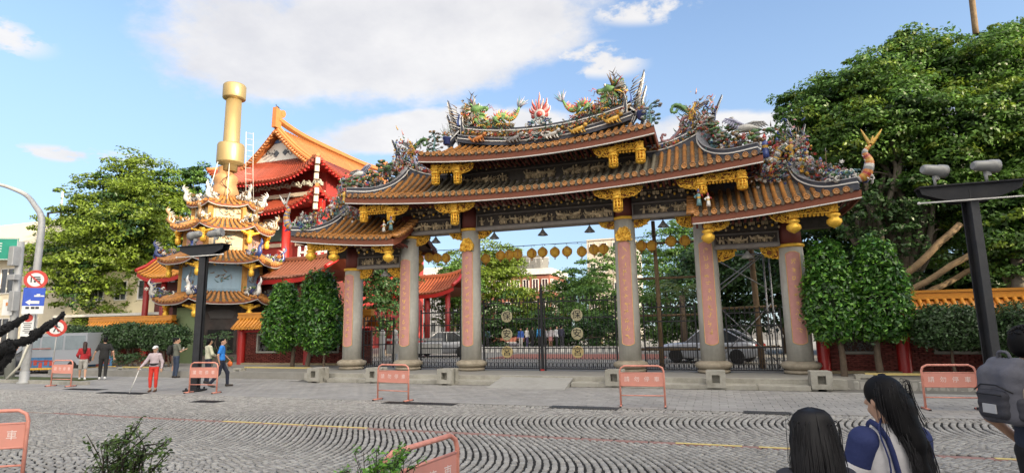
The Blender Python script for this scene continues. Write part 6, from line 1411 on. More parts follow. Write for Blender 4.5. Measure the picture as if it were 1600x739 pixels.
tree('banyan_tree', 'dense banyan with bright leaf tufts beyond the right lamp post', [pb(1540, 105, 6, 46), pb(1600, 100, 7, 48), pb(1570, 185, 5, 52), pb(1640, 160, 6, 60), pb(1620, 250, 5, 54), pb(1545, 255, 6, 44), pb(1580, 320, 4.5, 46), pb(1640, 340, 4, 50), pb(1560, 385, 4, 32), pb(1600, 400, 3.6, 38), pb(1518, 80, 8, 20), pb(1560, 62, 8, 18), pb(1595, 55, 8, 16), pb(1690, 250, 6, 74), pb(1520, 320, 6, 30)], 70000, .165, LF_MID, 35, (17.5, 6.5, .2), .35, .45, PALEBARK, clump=.42, under=LF_DARK)
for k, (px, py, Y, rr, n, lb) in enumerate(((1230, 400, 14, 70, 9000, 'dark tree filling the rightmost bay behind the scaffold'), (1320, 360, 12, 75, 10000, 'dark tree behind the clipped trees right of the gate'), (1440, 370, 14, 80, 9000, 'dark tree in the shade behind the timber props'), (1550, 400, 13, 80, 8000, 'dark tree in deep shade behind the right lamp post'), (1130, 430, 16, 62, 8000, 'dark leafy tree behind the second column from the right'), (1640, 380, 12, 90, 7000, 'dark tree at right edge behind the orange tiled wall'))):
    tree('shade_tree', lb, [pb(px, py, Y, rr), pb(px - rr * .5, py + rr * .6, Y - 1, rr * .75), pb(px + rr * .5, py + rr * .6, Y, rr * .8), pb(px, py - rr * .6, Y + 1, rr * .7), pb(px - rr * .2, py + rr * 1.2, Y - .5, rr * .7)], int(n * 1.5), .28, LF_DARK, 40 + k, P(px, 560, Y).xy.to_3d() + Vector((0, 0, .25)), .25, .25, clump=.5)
# trees and hedges in the plaza seen through the gate
for k, (bl, n, sz, lm, lb, bs) in enumerate((
    ([pb(775, 420, 26, 36), pb(745, 440, 26, 34), pb(795, 445, 26, 30), pb(765, 395, 27, 18), pb(730, 415, 27, 26), pb(790, 415, 27, 22)], 16000, .24, LF_SUN, 'sunlit yellow green tree between the third column and the far flats', (765, 545, 26)),
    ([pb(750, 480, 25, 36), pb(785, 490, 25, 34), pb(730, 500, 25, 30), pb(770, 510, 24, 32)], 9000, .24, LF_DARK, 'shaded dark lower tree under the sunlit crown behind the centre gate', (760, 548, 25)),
    ([pb(815, 480, 30, 26), pb(840, 470, 32, 22), pb(800, 500, 28, 24), pb(835, 500, 30, 26)], 8000, .24, LF_SUN, 'bright rounded shrub trees before the far red brick flats', (820, 545, 30)),
    ([pb(892, 462, 34, 30), pb(880, 490, 32, 32), pb(912, 440, 34, 24), pb(885, 440, 35, 16)], 10000, .26, LF_MID, 'green bushy tree right of the far flats', (890, 545, 34)),
    ([pb(935, 430, 32, 28), pb(950, 470, 30, 36), pb(920, 490, 28, 36), pb(960, 410, 33, 20), pb(940, 515, 26, 34)], 14000, .25, LF_MID, 'tall green tree left of the fourth column below the high flats', (940, 545, 30)),
    ([pb(1030, 430, 24, 40), pb(1010, 480, 22, 40), pb(1060, 400, 24, 40), pb(1050, 470, 20, 42), pb(1085, 370, 25, 34), pb(1020, 520, 18, 34), pb(1070, 520, 17, 34), pb(1000, 400, 28, 20)], 24000, .22, LF_MID, 'dense green tree behind the wooden poles right of the fourth column', (1040, 545, 22)),
    ([pb(590, 460, 12, 34), pb(610, 440, 13, 30), pb(575, 440, 12, 26), pb(600, 490, 11, 28)], 9000, .2, LF_DARK, 'dark tree with twisted trunk behind the leftmost bay', (600, 560, 12)),
    ([pb(715, 450, 21, 30), pb(700, 480, 20, 26), pb(705, 425, 22, 22)], 8000, .22, LF_MID, 'green tree beside the red pavilion behind the third column', (712, 545, 21)),
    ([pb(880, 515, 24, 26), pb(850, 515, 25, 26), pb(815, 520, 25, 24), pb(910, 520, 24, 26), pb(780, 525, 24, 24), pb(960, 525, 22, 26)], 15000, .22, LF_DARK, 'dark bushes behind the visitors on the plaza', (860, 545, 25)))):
    p = P(*bs); tree('garden_tree', lb, bl, n, sz, lm, 60 + k, (p.x, p.y, .27), .4, .2, clump=.45)
def hedge(name, label, blobs, n, size, lm, seed, base, trunk=None, cat='shrub', group=None):
    t = thing(name, label, cat, base, 0, group); g_ = np.random.default_rng(seed); B = np.array([[*c, *r_] for c, r_ in blobs], float); w = B[:, 3] * B[:, 5]; k = g_.choice(len(B), n, p=w / w.sum()); d = g_.normal(0, 1, (n, 3)); d /= np.linalg.norm(d, axis=1)[:, None]
    e = np.sign(d) * np.abs(d) ** .8; lump = 1 + .05 * np.sin(d[:, 0] * 7 + B[k, 0]) * np.sin(d[:, 2] * 6) + .085 * g_.normal(0, 1, n) + .22 * (g_.random(n) < .03) * g_.random(n); rad = np.where(g_.random(n) < .3, g_.uniform(.7, .95, n), lump); C = B[k, :3] + e * B[k, 3:] * rad[:, None]
    m_ = g_.random(n) < (.30 if lm is LF_GLOSS else .0)
    leaves('crown', C[~m_], (d * 1.0 + np.array([0, 0, .4]))[~m_], size * 1.12, lm, t, seed + 1, .45, .85)
    if m_.any(): leaves('highlight_leaves', (C + d * .05)[m_], (d + np.array([0, 0, .9]))[m_], size * .9, LF_LIGHT_GREEN, t, seed + 2, .45, .7)  # lighter outer leaves stand in for highlights on the clipped crown
    if trunk:
        b = MB()
        for pts, rr in trunk: b.tube(bez(pts, 8), [rr * (1 - .05 * i) for i in range(9)], 8)
        b.build('trunk', BARK, t)
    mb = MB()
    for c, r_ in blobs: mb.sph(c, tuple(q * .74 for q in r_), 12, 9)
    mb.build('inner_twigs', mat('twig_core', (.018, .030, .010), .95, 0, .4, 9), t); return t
CT = 'clipped trees in the planting beds'
hedge('clipped_tree', 'tall clipped glossy tree nearest the furnace tower', [((-12.95, .2, 2.25), (.74, .7, 1.10)), ((-12.85, .2, 3.2), (.52, .52, .95))], 9500, .17, LF_GLOSS, 71, (-12.6, .6, .1), [([(-12.6, .6, .1), (-12.55, .6, .8), (-12.6, .6, 2)], .11)], 'tree', CT)
hedge('clipped_tree', 'tallest clipped glossy tree standing against the leftmost gate column', [((-10.85, .3, 2.4), (.95, .8, 1.32)), ((-10.95, .3, 3.5), (.68, .65, 1.12))], 11500, .17, LF_GLOSS, 73, (-11.0, .3, .1), [([(-11.55, .3, .1), (-11.35, .3, 1), (-11, .3, 2)], .12), ([(-10.6, .3, .1), (-10.6, .3, 1), (-10.7, .3, 2)], .06)], 'tree', CT)
hedge('clipped_tree', 'clipped glossy tree standing against the rightmost gate column', [((9.82, -.9, 2.62), (.74, .7, 1.18)), ((9.80, -.9, 3.55), (.56, .56, 1.0))], 9500, .15, LF_GLOSS, 75, (9.95, -.9, .1), [([(10.0, -.9, .1), (10.0, -.9, 1), (9.9, -.9, 2)], .11)], 'tree', CT)
hedge('clipped_tree', 'clipped glossy tree between the red posts of the right wall', [((11.22, -.8, 2.65), (.80, .72, 1.2)), ((11.19, -.8, 3.52), (.60, .58, 1.02))], 9500, .15, LF_GLOSS, 77, (11.2, -.8, .1), [([(11.05, -.8, .1), (11.0, -.8, 1), (11.1, -.8, 2)], .12)], 'tree', CT)
hedge('round_bush', 'rounded bush on thin stem before the right brick wall', [((12.95, -1.0, 1.78), (1.0, .7, .62))], 7500, .10, LF_BUSH, 79, (12.9, -1, .1), [([(12.95, -1, .1), (12.9, -1, .8), (12.95, -1, 1.5)], .05)], 'shrub', 'round bushes in the right bed')
hedge('round_bush', 'rounded bush partly hidden behind the backpack man', [((15.0, -.8, 1.7), (1.05, .8, .75)), ((14.3, -.9, 1.4), (.5, .5, .6))], 7000, .10, LF_BUSH, 81, (14.9, -.8, .1), [([(14.9, -.8, .1), (14.9, -.8, 1.4)], .05)], 'shrub', 'round bushes in the right bed')
for k, (x, w_, zc, lb) in enumerate(((-20.4, 1.35, 1.75, 'clipped hedge bush nearest the furnace tower'), (-22.9, 1.35, 1.85, 'clipped hedge bush behind the man in black'), (-25.4, 1.0, 1.7, 'clipped hedge bush left of the one behind the man in black'), (-27.3, .8, 1.75, 'smallest clipped hedge bush at the far left end'))):
    hedge('clipped_hedge', lb, [((x, .3, zc), (w_, .8, .62))], 6500, .12, LF_BUSH, 83 + 2 * k, (x, .3, .1), [([(x, .3, .1), (x + .1, .3, .8), (x, .3, 1.6)], .09), ([(x + .5, .3, .1), (x + .4, .3, .9), (x + .5, .3, 1.5)], .05)], 'shrub', 'clipped hedge bushes before the far left wall')
for k, (x, y, lb) in enumerate(((-20.6, -.8, 'leafy flower clump under the hedge nearest the tower'), (-21.8, -.8, 'leafy flower clump under the far left hedge'), (-15.9, -.2, 'thin leggy shrub before the stone lattice window'), (-16.9, .0, 'leggy shrub beside the furnace mouth'))):
    t = thing('bed_plant', lb, 'plant', (x, y, .15)); b = MB(); tp = []
    for i in range(12): e = Vector((x + random.uniform(-.5, .5), y + random.uniform(-.3, .3), random.uniform(.6, 1.0 if k < 2 else 1.9))); b.tube(bez([(x, y, .15), (x + random.uniform(-.15, .15), y, .5), e], 5), .012, 4); tp.append(tuple(e))
    b.build('stem', BARK, t); crown('crown', [(q, (.18, .18, .18)) for q in tp], 900, .09, LF_BUSH, t, 91 + k, .3, 30)
crown('understory_leaves', [pb(1345, 340, 4.6, 34), pb(1395, 380, 4.4, 36), pb(1440, 320, 4.6, 34), pb(1380, 310, 4.8, 30), pb(1455, 420, 4.4, 26)], 3600, .18, LF_DARK, t_ban, 301, .4, 60)
# palm behind the right bay
pc = P(1065, 455, 9); t = thing('palm', 'small palm with arching fronds behind the second column from the right', 'palm', (pc.x, pc.y, .28)); b = MB(); b.tube([(pc.x, pc.y, .28), (pc.x, pc.y, pc.z - .2)], [.2, .14], 9); b.build('trunk', BARK, t)
for k in range(15):
    a = k * 2.4; el = random.uniform(.2, 1.1); L = random.uniform(1.3, 1.9); d = Vector((math.cos(a), math.sin(a), 0)); b = MB(); pts = [pc + d * L * u + Vector((0, 0, el * L * u * .9 - 1.0 * u * u)) for u in np.linspace(0, 1, 9)]; b.tube(pts, .015, 4)
    for i in range(1, 9):
        for s in (-1, 1):
            w = d.cross(Vector((0, 0, 1))) * s; l = .42 * math.sin(PI * (i + .5) / 10); b.add([pts[i], pts[i] + w * l * .5 + d * l * .5 + Vector((0, 0, .03)), pts[i] + w * l + d * l * .9 - Vector((0, 0, .12)), pts[i] + w * l * .5 + d * l * .35], [(0, 1, 2, 3)])
    b.build('frond', leafmat('palm_leaf', (.12, .17, .05), .25), t)
# foreground twiggy shrubs
def twigs(label, base, n, H, spread, nl, seed, lm, size):
    g_ = random.Random(seed); base = Vector(base); t = thing('low_shrub', label, 'shrub', base, 0, 'low twiggy shrubs at the photographer\'s side'); b = MB(); C = []; NR = []
    for i in range(n):
        a = g_.uniform(0, 2 * PI); q = g_.uniform(.2, 1) * spread; h = H * g_.uniform(.55, 1.0); e = base + Vector((math.cos(a) * q, math.sin(a) * q * .7, h)); m = base.lerp(e, .5) + Vector((g_.uniform(-.06, .06), g_.uniform(-.06, .06), .05)); pts = bez([base, m, e], 8); b.tube(pts, [.011 - .0011 * k for k in range(9)], 5)
        for k in range(5):
            s_ = pts[g_.randint(3, 8)]; e2 = s_ + Vector((g_.uniform(-.14, .14), g_.uniform(-.1, .1), g_.uniform(-.02, .16))); b.tube([s_, e2], [.005, .002], 4)
            for _ in range(nl): w = g_.random(); c = s_.lerp(e2, w) + Vector((g_.gauss(0, .018), g_.gauss(0, .018), g_.gauss(0, .018))); C.append(c[:]); NR.append((g_.gauss(0, .5), -.3, 1))
    b.build('stem', mat('twig_dark', (.035, .027, .02), .9), t); leaves('crown', np.array(C), np.array(NR), size, lm, t, seed, .42, .5); return t
twigs('sparse twiggy shrub standing alone at bottom left', (2.62, -19.15, .25), 56, 1.08, .20, 20, 5, LF_TWIG, .034)
twigs('green leafed shrub growing round the sideways near barrier', (3.72, -17.9, .2), 40, .86, .36, 14, 8, LF_LIGHT_GREEN, .05)
# timber props and poles behind the right wall and inside the right bays
PROPL = ['upper slanting timber prop holding the banyan', 'middle slanting timber prop holding the banyan', 'lower slanting timber prop holding the banyan', 'upright pale stump at the right edge above the tiled wall', 'pale trunk end rising above the treetops at upper right']
for (a, c, rr, Y), lb in zip((((1405, 440), (1500, 350), .125, 3.2), ((1410, 462), (1525, 392), .11, 2.8), ((1440, 462), (1545, 408), .10, 3.4), ((1592, 455), (1590, 385), .20, 3.2), ((1525, 55), (1517, -15), .12, 8)), PROPL):
    b = MB(); p, q = P(*a, Y), P(*c, Y + .6); b.tube([p.lerp(q, k / 6) + Vector((0, 0, .03 * math.sin(k * 2))) for k in range(7)], rr, 10); tag(b.build('timber_prop', PALEBARK if rr > .18 else TIMBER), lb, 'prop', 'timber props under the banyan')
t = thing('pole_frame', 'frame of brown wooden poles standing behind the bay right of the centre gate', 'frame', (4.15, 2, .28)); 
for (x0, z0, x1, z1) in ((4.15, .28, 4.10, 6.2), (3.3, 3.85, 5.75, 3.85), (3.3, 2.35, 5.75, 2.35), (3.3, 1.0, 5.75, 1.0), (3.2, 5.3, 5.9, 5.28)): b = MB(); b.tube([(x0, 2 + .12 * (x0 != x1 and abs(x1 - x0) > 1), z0), ((x0 + x1) / 2 + .03, 2 + .12 * (abs(x1 - x0) > 1), (z0 + z1) / 2), (x1, 2 + .12 * (abs(x1 - x0) > 1), z1)], [.09, .085, .08] if abs(x1 - x0) < 1 else .05, 9); b.build('pole', TIMBER if abs(x1 - x0) > 1 else mat('old_pole', (.20, .135, .075), .85, 0, .3, 5), t)
t = thing('scaffold', 'pale steel scaffold frame with crossed braces in the rightmost bay', 'scaffold', (7.6, 1.8, .28)); GALV = mat('galvanised', (.36, .36, .36), .45, .6, .15)
for a, c, rr in (((8.15, 1.8, .28), (8.15, 1.8, 4.7), .035), ((8.35, 1.8, .28), (8.35, 1.8, 4.7), .03), ((6.3, 2.0, 3.3), (8.3, 1.8, 4.75), .022), ((6.3, 2.2, 4.6), (8.3, 1.8, 3.2), .022), ((6.2, 2.0, .5), (8.3, 1.8, 2.7), .022), ((6.2, 2.2, 2.9), (8.3, 1.8, .6), .022), ((6.3, 1.9, 4.6), (8.5, 1.9, 4.6), .035), ((6.3, 2.2, 3.1), (8.2, 1.8, 4.6), .022)): b = MB(); b.cyl(a, c, rr, 8); b.build('tube', GALV, t)
b = MB(); b.cyl((7.85, 2.1, .28), (7.75, 2.1, 5.2), .11, 10); b.build('wood_pole', mat('old_pole', (.2, .135, .075)), t)
for z in (1.05, 2.55): b = MB(); b.cyl((6.2, 2.0, z), (8.5, 2.0, z + .05), .05, 8); b.build('wood_rail', TIMBER, t)

# ------------------------------------------------------------------ buildings
def block(name, label, x0, x1, y0, y1, H, m, rows, cols, wm, z0=0, cat='building', face='-y', wmat=None, sill=True, band=None, zr=None):
    t = thing(name, label, cat, ((x0 + x1) / 2, (y0 + y1) / 2, 0)); b = MB(); b.box(((x0 + x1) / 2, (y0 + y1) / 2, (H + z0) / 2), (x1 - x0, y1 - y0, H - z0)); b.build('wall', m, t)
    def wins(n, p0, p1, nrm):
        d = (p1 - p0); L = d.length; d.normalize(); ang = math.atan2(d.y, d.x)
        for j in range(rows):
            for i in range(n):
                c = p0 + d * L * (i + .5) / n; z = z0 + (H - z0) * (j + .55) / rows; w, h = L / n * wm[0], (H - z0) / rows * wm[1]; f = MB(); M = Matrix.Rotation(ang, 3, 'Z')
                for dx, dz, sx, sz in ((0, h / 2, w, .07), (0, -h / 2, w, .07), (-w / 2, 0, .07, h - .07), (w / 2, 0, .07, h - .07), (0, 0, .05, h - .07)): f.box(c + nrm * .03 + M @ Vector((dx, 0, 0)) + Vector((0, 0, z + dz)), (sx, .12, sz), rz=ang)
                o = f.build('window', WHITE, t); f = MB(); f.box(c + nrm * .01 + Vector((0, 0, z)), (w - .07, .04, h - .07), rz=ang); f.build('pane', GLASS, o)
    wins(cols[0], Vector((x0, y0, 0)), Vector((x1, y0, 0)), Vector((0, -1, 0)))
    if cols[1]: wins(cols[1], Vector((x1, y0, 0)), Vector((x1, y1, 0)), Vector((1, 0, 0)))
    if band:
        for z in band: f = MB(); f.box(((x0 + x1) / 2, (y0 + y1) / 2, z), (x1 - x0 + .5, y1 - y0 + .5, .8)); f.build('parapet', mat('parapet_white', (.60, .59, .56), .8, dirt=.3, dcol=(.35, .34, .32)), t)
    return t
RB = mat('far_brick', (.26, .10, .07), .85, 0, .12, 2)
a, c = P(735, 450, 52), P(856, 450, 50); ht = P(800, 432, 51).z; hp = P(800, 420, 51).z
fl = block('brick_flats', 'far red brick flats with white parapet and roof garden seen through the gate', a.x, c.x, 51, 60, ht, RB, 3, (9, 4), (.62, .55), 0, band=[(ht + hp) / 2])
b = MB(); b.box((c.x - 5.5, 54, hp + .9), (8, 4, 1.8)); b.build('roof_room', mat('roof_grey', (.16, .16, .15), .8), fl); b = MB()
for k in range(14): b.cyl((a.x + k * .9, 51.1, hp + .3), (a.x + k * .9, 51.1, hp + 1.3), .04, 5)
b.tube([(a.x, 51.1, hp + 1.3), (c.x, 51.1, hp + 1.3)], .04, 5); b.build('railing', GALV, fl); p = P(815, 408, 53); b = MB(); b.add([(p.x - 6.5, 56, hp + .4), (p.x + 1, 56, hp + .4), (p.x - 5, 56, p.z + 1.6), (p.x - 6.5, 60, hp + .4), (p.x + 1, 60, hp + .4), (p.x - 5, 60, p.z + 1.6)], [(0, 1, 2), (3, 5, 4), (0, 3, 4, 1), (1, 4, 5, 2), (2, 5, 3, 0)]); b.build('red_roof', mat('red_sheet', (.32, .07, .05), .6), fl)
a, c = P(918, 420, 60), P(990, 400, 60); block('tall_flats', 'pale beige flats rising behind trees left of the fourth column', a.x, c.x, 60, 70, P(940, 373, 60).z, mat('beige_tile', (.47, .42, .35), .8, 0, .08, 2, dirt=.2, dcol=(.3, .27, .23)), 5, (4, 3), (.5, .45))
a, c = P(655, 440, 60), P(700, 430, 60); block('white_flats', 'small white flats seen between second and third column', a.x, c.x, 60, 68, P(680, 418, 60).z, mat('flat_white', (.6, .59, .56), .8), 3, (3, 2), (.4, .4))
BT = mat('block_tile', (.42, .40, .37), .85, 0, .08, 1)
block('tall_shade_block', 'unseen tall block added behind and right of the photographer to shade the gate', 41, 80, -34, -20.5, 30, BT, 8, (10, 3), (.5, .5))  # added out of view, placed and sized to keep sun off the gate
block('low_shade_block', 'unseen low block added right behind the photographer to shade the street', 15, 40.8, -34, -21, 15, BT, 4, (7, 3), (.5, .5))  # added out of view, lower step that casts the shade on the street
CRW = mat('cream_wall', (.56, .50, .38), .8, 0, .08, 1.5, dirt=.3, dcol=(.35, .31, .25), dscale=.6)
lb_ = block('corner_house', 'cream house with pale sloping roof at far left edge', -66, -41.5, 10, 24, 8.4, CRW, 2, (7, 4), (.5, .5))
b = MB(); b.add([(-68, 8.8, 8.3), (-40.6, 8.8, 8.3), (-40.6, 25, 8.3), (-68, 25, 8.3), (-66, 16, 13.2), (-50, 16, 13.2)], [(0, 1, 5, 4), (1, 2, 5), (2, 3, 4, 5), (3, 0, 4), (3, 2, 1, 0)]); b.build('roof', mat('pale_roof', (.52, .47, .36), .8, 0, .08, 2), lb_)
l2 = block('cream_building', 'low cream building with shuttered front behind the sunlit tree', -41.3, -29.5, 9, 15, 6.6, mat('sun_cream', (.62, .54, .36), .8, 0, .08, 1.5, dirt=.2, dcol=(.45, .38, .25)), 2, (5, 2), (.5, .42))
b = MB(); b.box((-35, 8.4, 3.3), (11, 1.4, .18)); b.build('awning', mat('awning_pale', (.55, .53, .48), .7), l2)
t = thing('roof_mast', 'thin steel roof frame with white aerial beside the sunlit tree', 'mast', P(85, 345, 14)); b = MB(); pm = [P(x, y, 14) for x, y in ((75, 354), (75, 333), (95, 331), (98, 300), (112, 336), (74, 335), (96, 350))]
for i, j in ((0, 1), (1, 2), (2, 4), (0, 6), (2, 6)): b.cyl(pm[i], pm[j], .10, 6)
b.build('frame', STEEL, t); b = MB(); b.cyl(pm[2], pm[3], .07, 6); b.build('aerial', WHITE, t)
# ------------------------------------------------------------------ street furniture at the left
LAMPG = mat('pole_grey', (.42, .42, .41), .55, .3, .1, 3, dirt=.35, dcol=(.22, .21, .2), dscale=3)
LP = G(37, 599); t = thing('street_lamp', 'grey street lamp with long curved arm at far left', 'street lamp', LP); lx0, ly0 = LP.x, LP.y
pts = [(lx0, ly0, 0), (lx0, ly0, 3), (lx0 + .02, ly0, 5.6), (lx0 - .05, ly0, 6.9)] + [tuple(P(x, y, ly0)) for x, y in ((55, 322), (42, 306), (22, 296), (0, 289), (-40, 281))]
q = bez(pts, 40); b = MB(); b.tube(q, [.16 - .0025 * i for i in range(41)], 14); b.build('pole', LAMPG, t); b = MB(); b.lathe([(.24, 0), (.24, .06), (.17, .1), (.17, .5)], (lx0, ly0, 0), 14); b.build('base', LAMPG, t); b = MB(); b.box(q[-1] + Vector((-.3, 0, -.02)), (.9, .3, .12)); b.build('lamp_head', LAMPG, t)
RZ = .80; MS = Matrix.Rotation(RZ, 3, 'Z'); nS = MS @ Vector((0, -1, 0)); SW = mat('sign_white', (.72, .72, .70), .5, 0, .04); SR = mat('sign_red', (.55, .05, .035), .45); SB = mat('sign_blue', (.03, .09, .50), .45); SG = mat('sign_green', (.02, .30, .20), .45); SK = mat('sign_black', (.03, .03, .035), .5)
def round_sign(c, rr, label, M, kind, parent_pole=None):
    n = M @ Vector((0, -1, 0)); t = thing('round_sign', label, 'sign', c); MR = M @ Matrix.Rotation(PI / 2, 3, 'X'); b = MB(); b.lathe([(rr * .96, -.015), (rr, -.01), (rr, .01), (rr * .96, .015)], c, 32, 0, False, MR); b.build('ring', SR, t)
    b = MB(); b.lathe([(rr * .70, 0), (rr * .70, .003)], c + n * .016, 32, 0, False, MR); b.build('face', SW, t)
    b = MB(); o = c + n * .024; X = lambda x, z: o + M @ Vector((x * rr, 0, z * rr))
    if kind == 'truck':
        for x, z, w, h in ((-.36, .0, .10, .55), (.02, .26, .70, .12), (.14, .05, .55, .14), (.12, -.12, .5, .10), (-.15, .12, .12, .2)): b.box(X(x, z), (w * rr, .006, h * rr), rot=M)
        for x in (-.05, .32): b.lathe([(.09 * rr, 0), (.09 * rr, .006)], X(x, -.2), 12, 0, False, MR)
    else:
        b.lathe([(.10 * rr, 0), (.10 * rr, .006)], X(0, .42), 12, 0, False, MR); b.box(X(.02, .12), (.22 * rr, .006, .42 * rr), rot=M @ Matrix.Rotation(.2, 3, 'Y')); b.box(X(-.12, -.25), (.12 * rr, .006, .45 * rr), rot=M @ Matrix.Rotation(.4, 3, 'Y')); b.box(X(.15, -.25), (.12 * rr, .006, .45 * rr), rot=M @ Matrix.Rotation(-.4, 3, 'Y')); b.box(X(.12, .15), (.5 * rr, .006, .10 * rr), rot=M @ Matrix.Rotation(.4, 3, 'Y'))
    b.build('pictogram', SK, t); b = MB(); b.box(c + n * .034, (1.45 * rr, .006, .13 * rr), rot=M @ Matrix.Rotation(PI / 4, 3, 'Y')); b.build('slash', SR, t)
    return t
round_sign(P(56, 437, ly0 - .3), .40, 'red ringed sign banning trucks, high on the grey street lamp pole', MS, 'truck')
def board(name, c, w, h, label, M, m, cat='sign'):
    t = thing(name, label, cat, c); b = MB(); b.bev((0, 0, 0), (w, .03, h), .004); b.v = [tuple(M @ Vector(v) + c) for v in b.v]; o = b.build('board', m, t); return t, (lambda x, z, d=.022: c + M @ Vector((x * w, -d, z * h)))
c = P(53, 464, ly0 - .3); t, X = board('parking_sign', c, .72, .76, 'blue parking sign with white P and arrow on the grey street lamp pole', MS, SB)
text('P', .46, 'lettering', SW, t, X(-.22, .17), MS, .004); b = MB()
for x, z, w, h in ((.16, .06, .26, .08), (.2, .13, .14, .08), (.36, .06, .2, .07)): b.box(X(x, z), (w * .82, .008, h * .82), rot=MS)
b.prism([(-.26, 0), (-.10, .12), (-.10, .06), (.2, .06), (.2, -.06), (-.10, -.06), (-.10, -.12)], .008, MS, 0, X(.0, -.28)); b.build('arrow', SW, t)
c = P(51, 484, ly0 - .3); t, X = board('name_plate', c, .72, .33, 'white plate reading Dalong below the blue parking sign', MS, SW); text('Dalong', .17, 'lettering', SK, t, X(0, -.18), MS, .003); b = MB()
for x in (-.25, 0, .2): b.box(X(x, .25), (.12, .008, .09), rot=MS)
b.build('pictogram', SK, t)
c = P(43, 507, ly0 - .25); t, X = board('rule_plate', c, .42, 1.0, 'tall white plate with round red pictogram low on the street lamp pole', MS, SW); b = MB(); MR = MS @ Matrix.Rotation(PI / 2, 3, 'X'); b.lathe([(.13, 0), (.16, 0), (.16, .006), (.13, .006)], X(0, .27), 20, 0, False, MR); b.box(X(0, .27, .03), (.28, .006, .03), rot=MS @ Matrix.Rotation(PI / 4, 3, 'Y')); b.build('pictogram', SR, t); b = MB()
for k in range(6): b.box(X(0, .05 - .075 * k), ((.28, .22, .26, .2, .27, .12)[k], .006, .028), rot=MS)
b.build('text_lines', SK, t)
gp = G(14, 592); t = thing('utility_pole', 'thick grey utility pole with junction boxes left of the street lamp', 'pole', gp); tp = P(33, 378, gp.y); b = MB(); b.tube([gp, gp.lerp(Vector(tp), .5), Vector(tp)], [.19, .17, .14], 14); b.build('shaft', LAMPG, t)
for py, w, h in ((400, .36, .9), (433, .5, .25), (470, .34, .9)): b = MB(); b.bev(P(22, py, gp.y - .25), (w, .3, h), .02); b.build('junction_box', LAMPG, t)
c = P(6, 389, gp.y - .4); t, X = board('road_sign', c, 1.15, 1.05, 'green road sign with white border at the left picture edge', Matrix.Rotation(.55, 3, 'Z'), SG); b = MB(); Mg = Matrix.Rotation(.55, 3, 'Z')
for x, z, w, h in ((0, .47, 1.1, .03), (0, -.47, 1.1, .03), (.47, 0, .03, .96), (-.47, 0, .03, .96)): b.box(X(x, z), (w, .008, h), rot=Mg)
for k in range(4): b.box(X(-.2, .25 - .12 * k), (.3, .008, .05), rot=Mg)
b.prism([(.0, -.12), (.14, -.12), (.14, .1)], .008, Mg, 0, X(.25, -.1)); b.build('marking', SW, t)
c = P(12, 480, gp.y - .3); t, X = board('small_plate', c, .42, .72, 'small white plate with orange mark on the grey utility pole', Mg, SW); b = MB(); b.box(X(0, .2), (.16, .01, .16), rot=Mg); b.build('mark', HUES[ORG], t)
sp_ = G(80, 588); c = P(88, 512, sp_.y); t = thing('sign_pole', 'thin leaning pole carrying the red pedestrian ban sign', 'pole', sp_); b = MB(); b.tube([sp_, c + Vector((0, .06, .3))], .03, 8); b.build('shaft', LAMPG, t)
round_sign(c, .42, 'red ringed sign banning pedestrians on a thin leaning pole', MS, 'walk')
b = MB(); b.tube([P(10, 592, -6.0), P(30, 572, -6.0), P(52, 520, -5.6), P(60, 470, -5.2)], .045, 8); tag(b.build('cable_guard', mat('guard_cream', (.58, .56, .46), .6)), 'cream plastic cable guard slanting beside the utility pole', 'cable guard')
# stalls, rails and vehicles behind the signs
def wheel(t, c, rr, w, side, rz=0):
    M = Matrix.Rotation(rz, 3, 'Z') @ Matrix.Rotation(PI / 2, 3, 'X'); b = MB(); b.lathe([(rr * .62, -w / 2), (rr * .95, -w / 2), (rr, -w * .3), (rr, w * .3), (rr * .95, w / 2), (rr * .62, w / 2)], c, 28, 0, True, M); o = b.build('wheel', mat('tyre', (.018, .018, .018), .85), t, local=True)
    b = MB(); b.lathe([(rr * .63, -w * .42), (rr * .55, -w * .46), (rr * .50, -w * .1), (.02, -w * .1)], c, 24, 0, True, M if side < 0 else M @ Matrix.Rotation(PI, 3, 'X'))
    for k in range(5):
        a = k * 2 * PI / 5; b.box(Vector(c) + Vector((math.cos(a) * rr * .3, side * w * .40, math.sin(a) * rr * .3)), (rr * .60, w * .12, rr * .13), rot=Matrix.Rotation(-a, 3, 'Y'))
    b.build('rim', mat('alloy', (.45, .45, .46), .3, .8, .05), o, local=True)
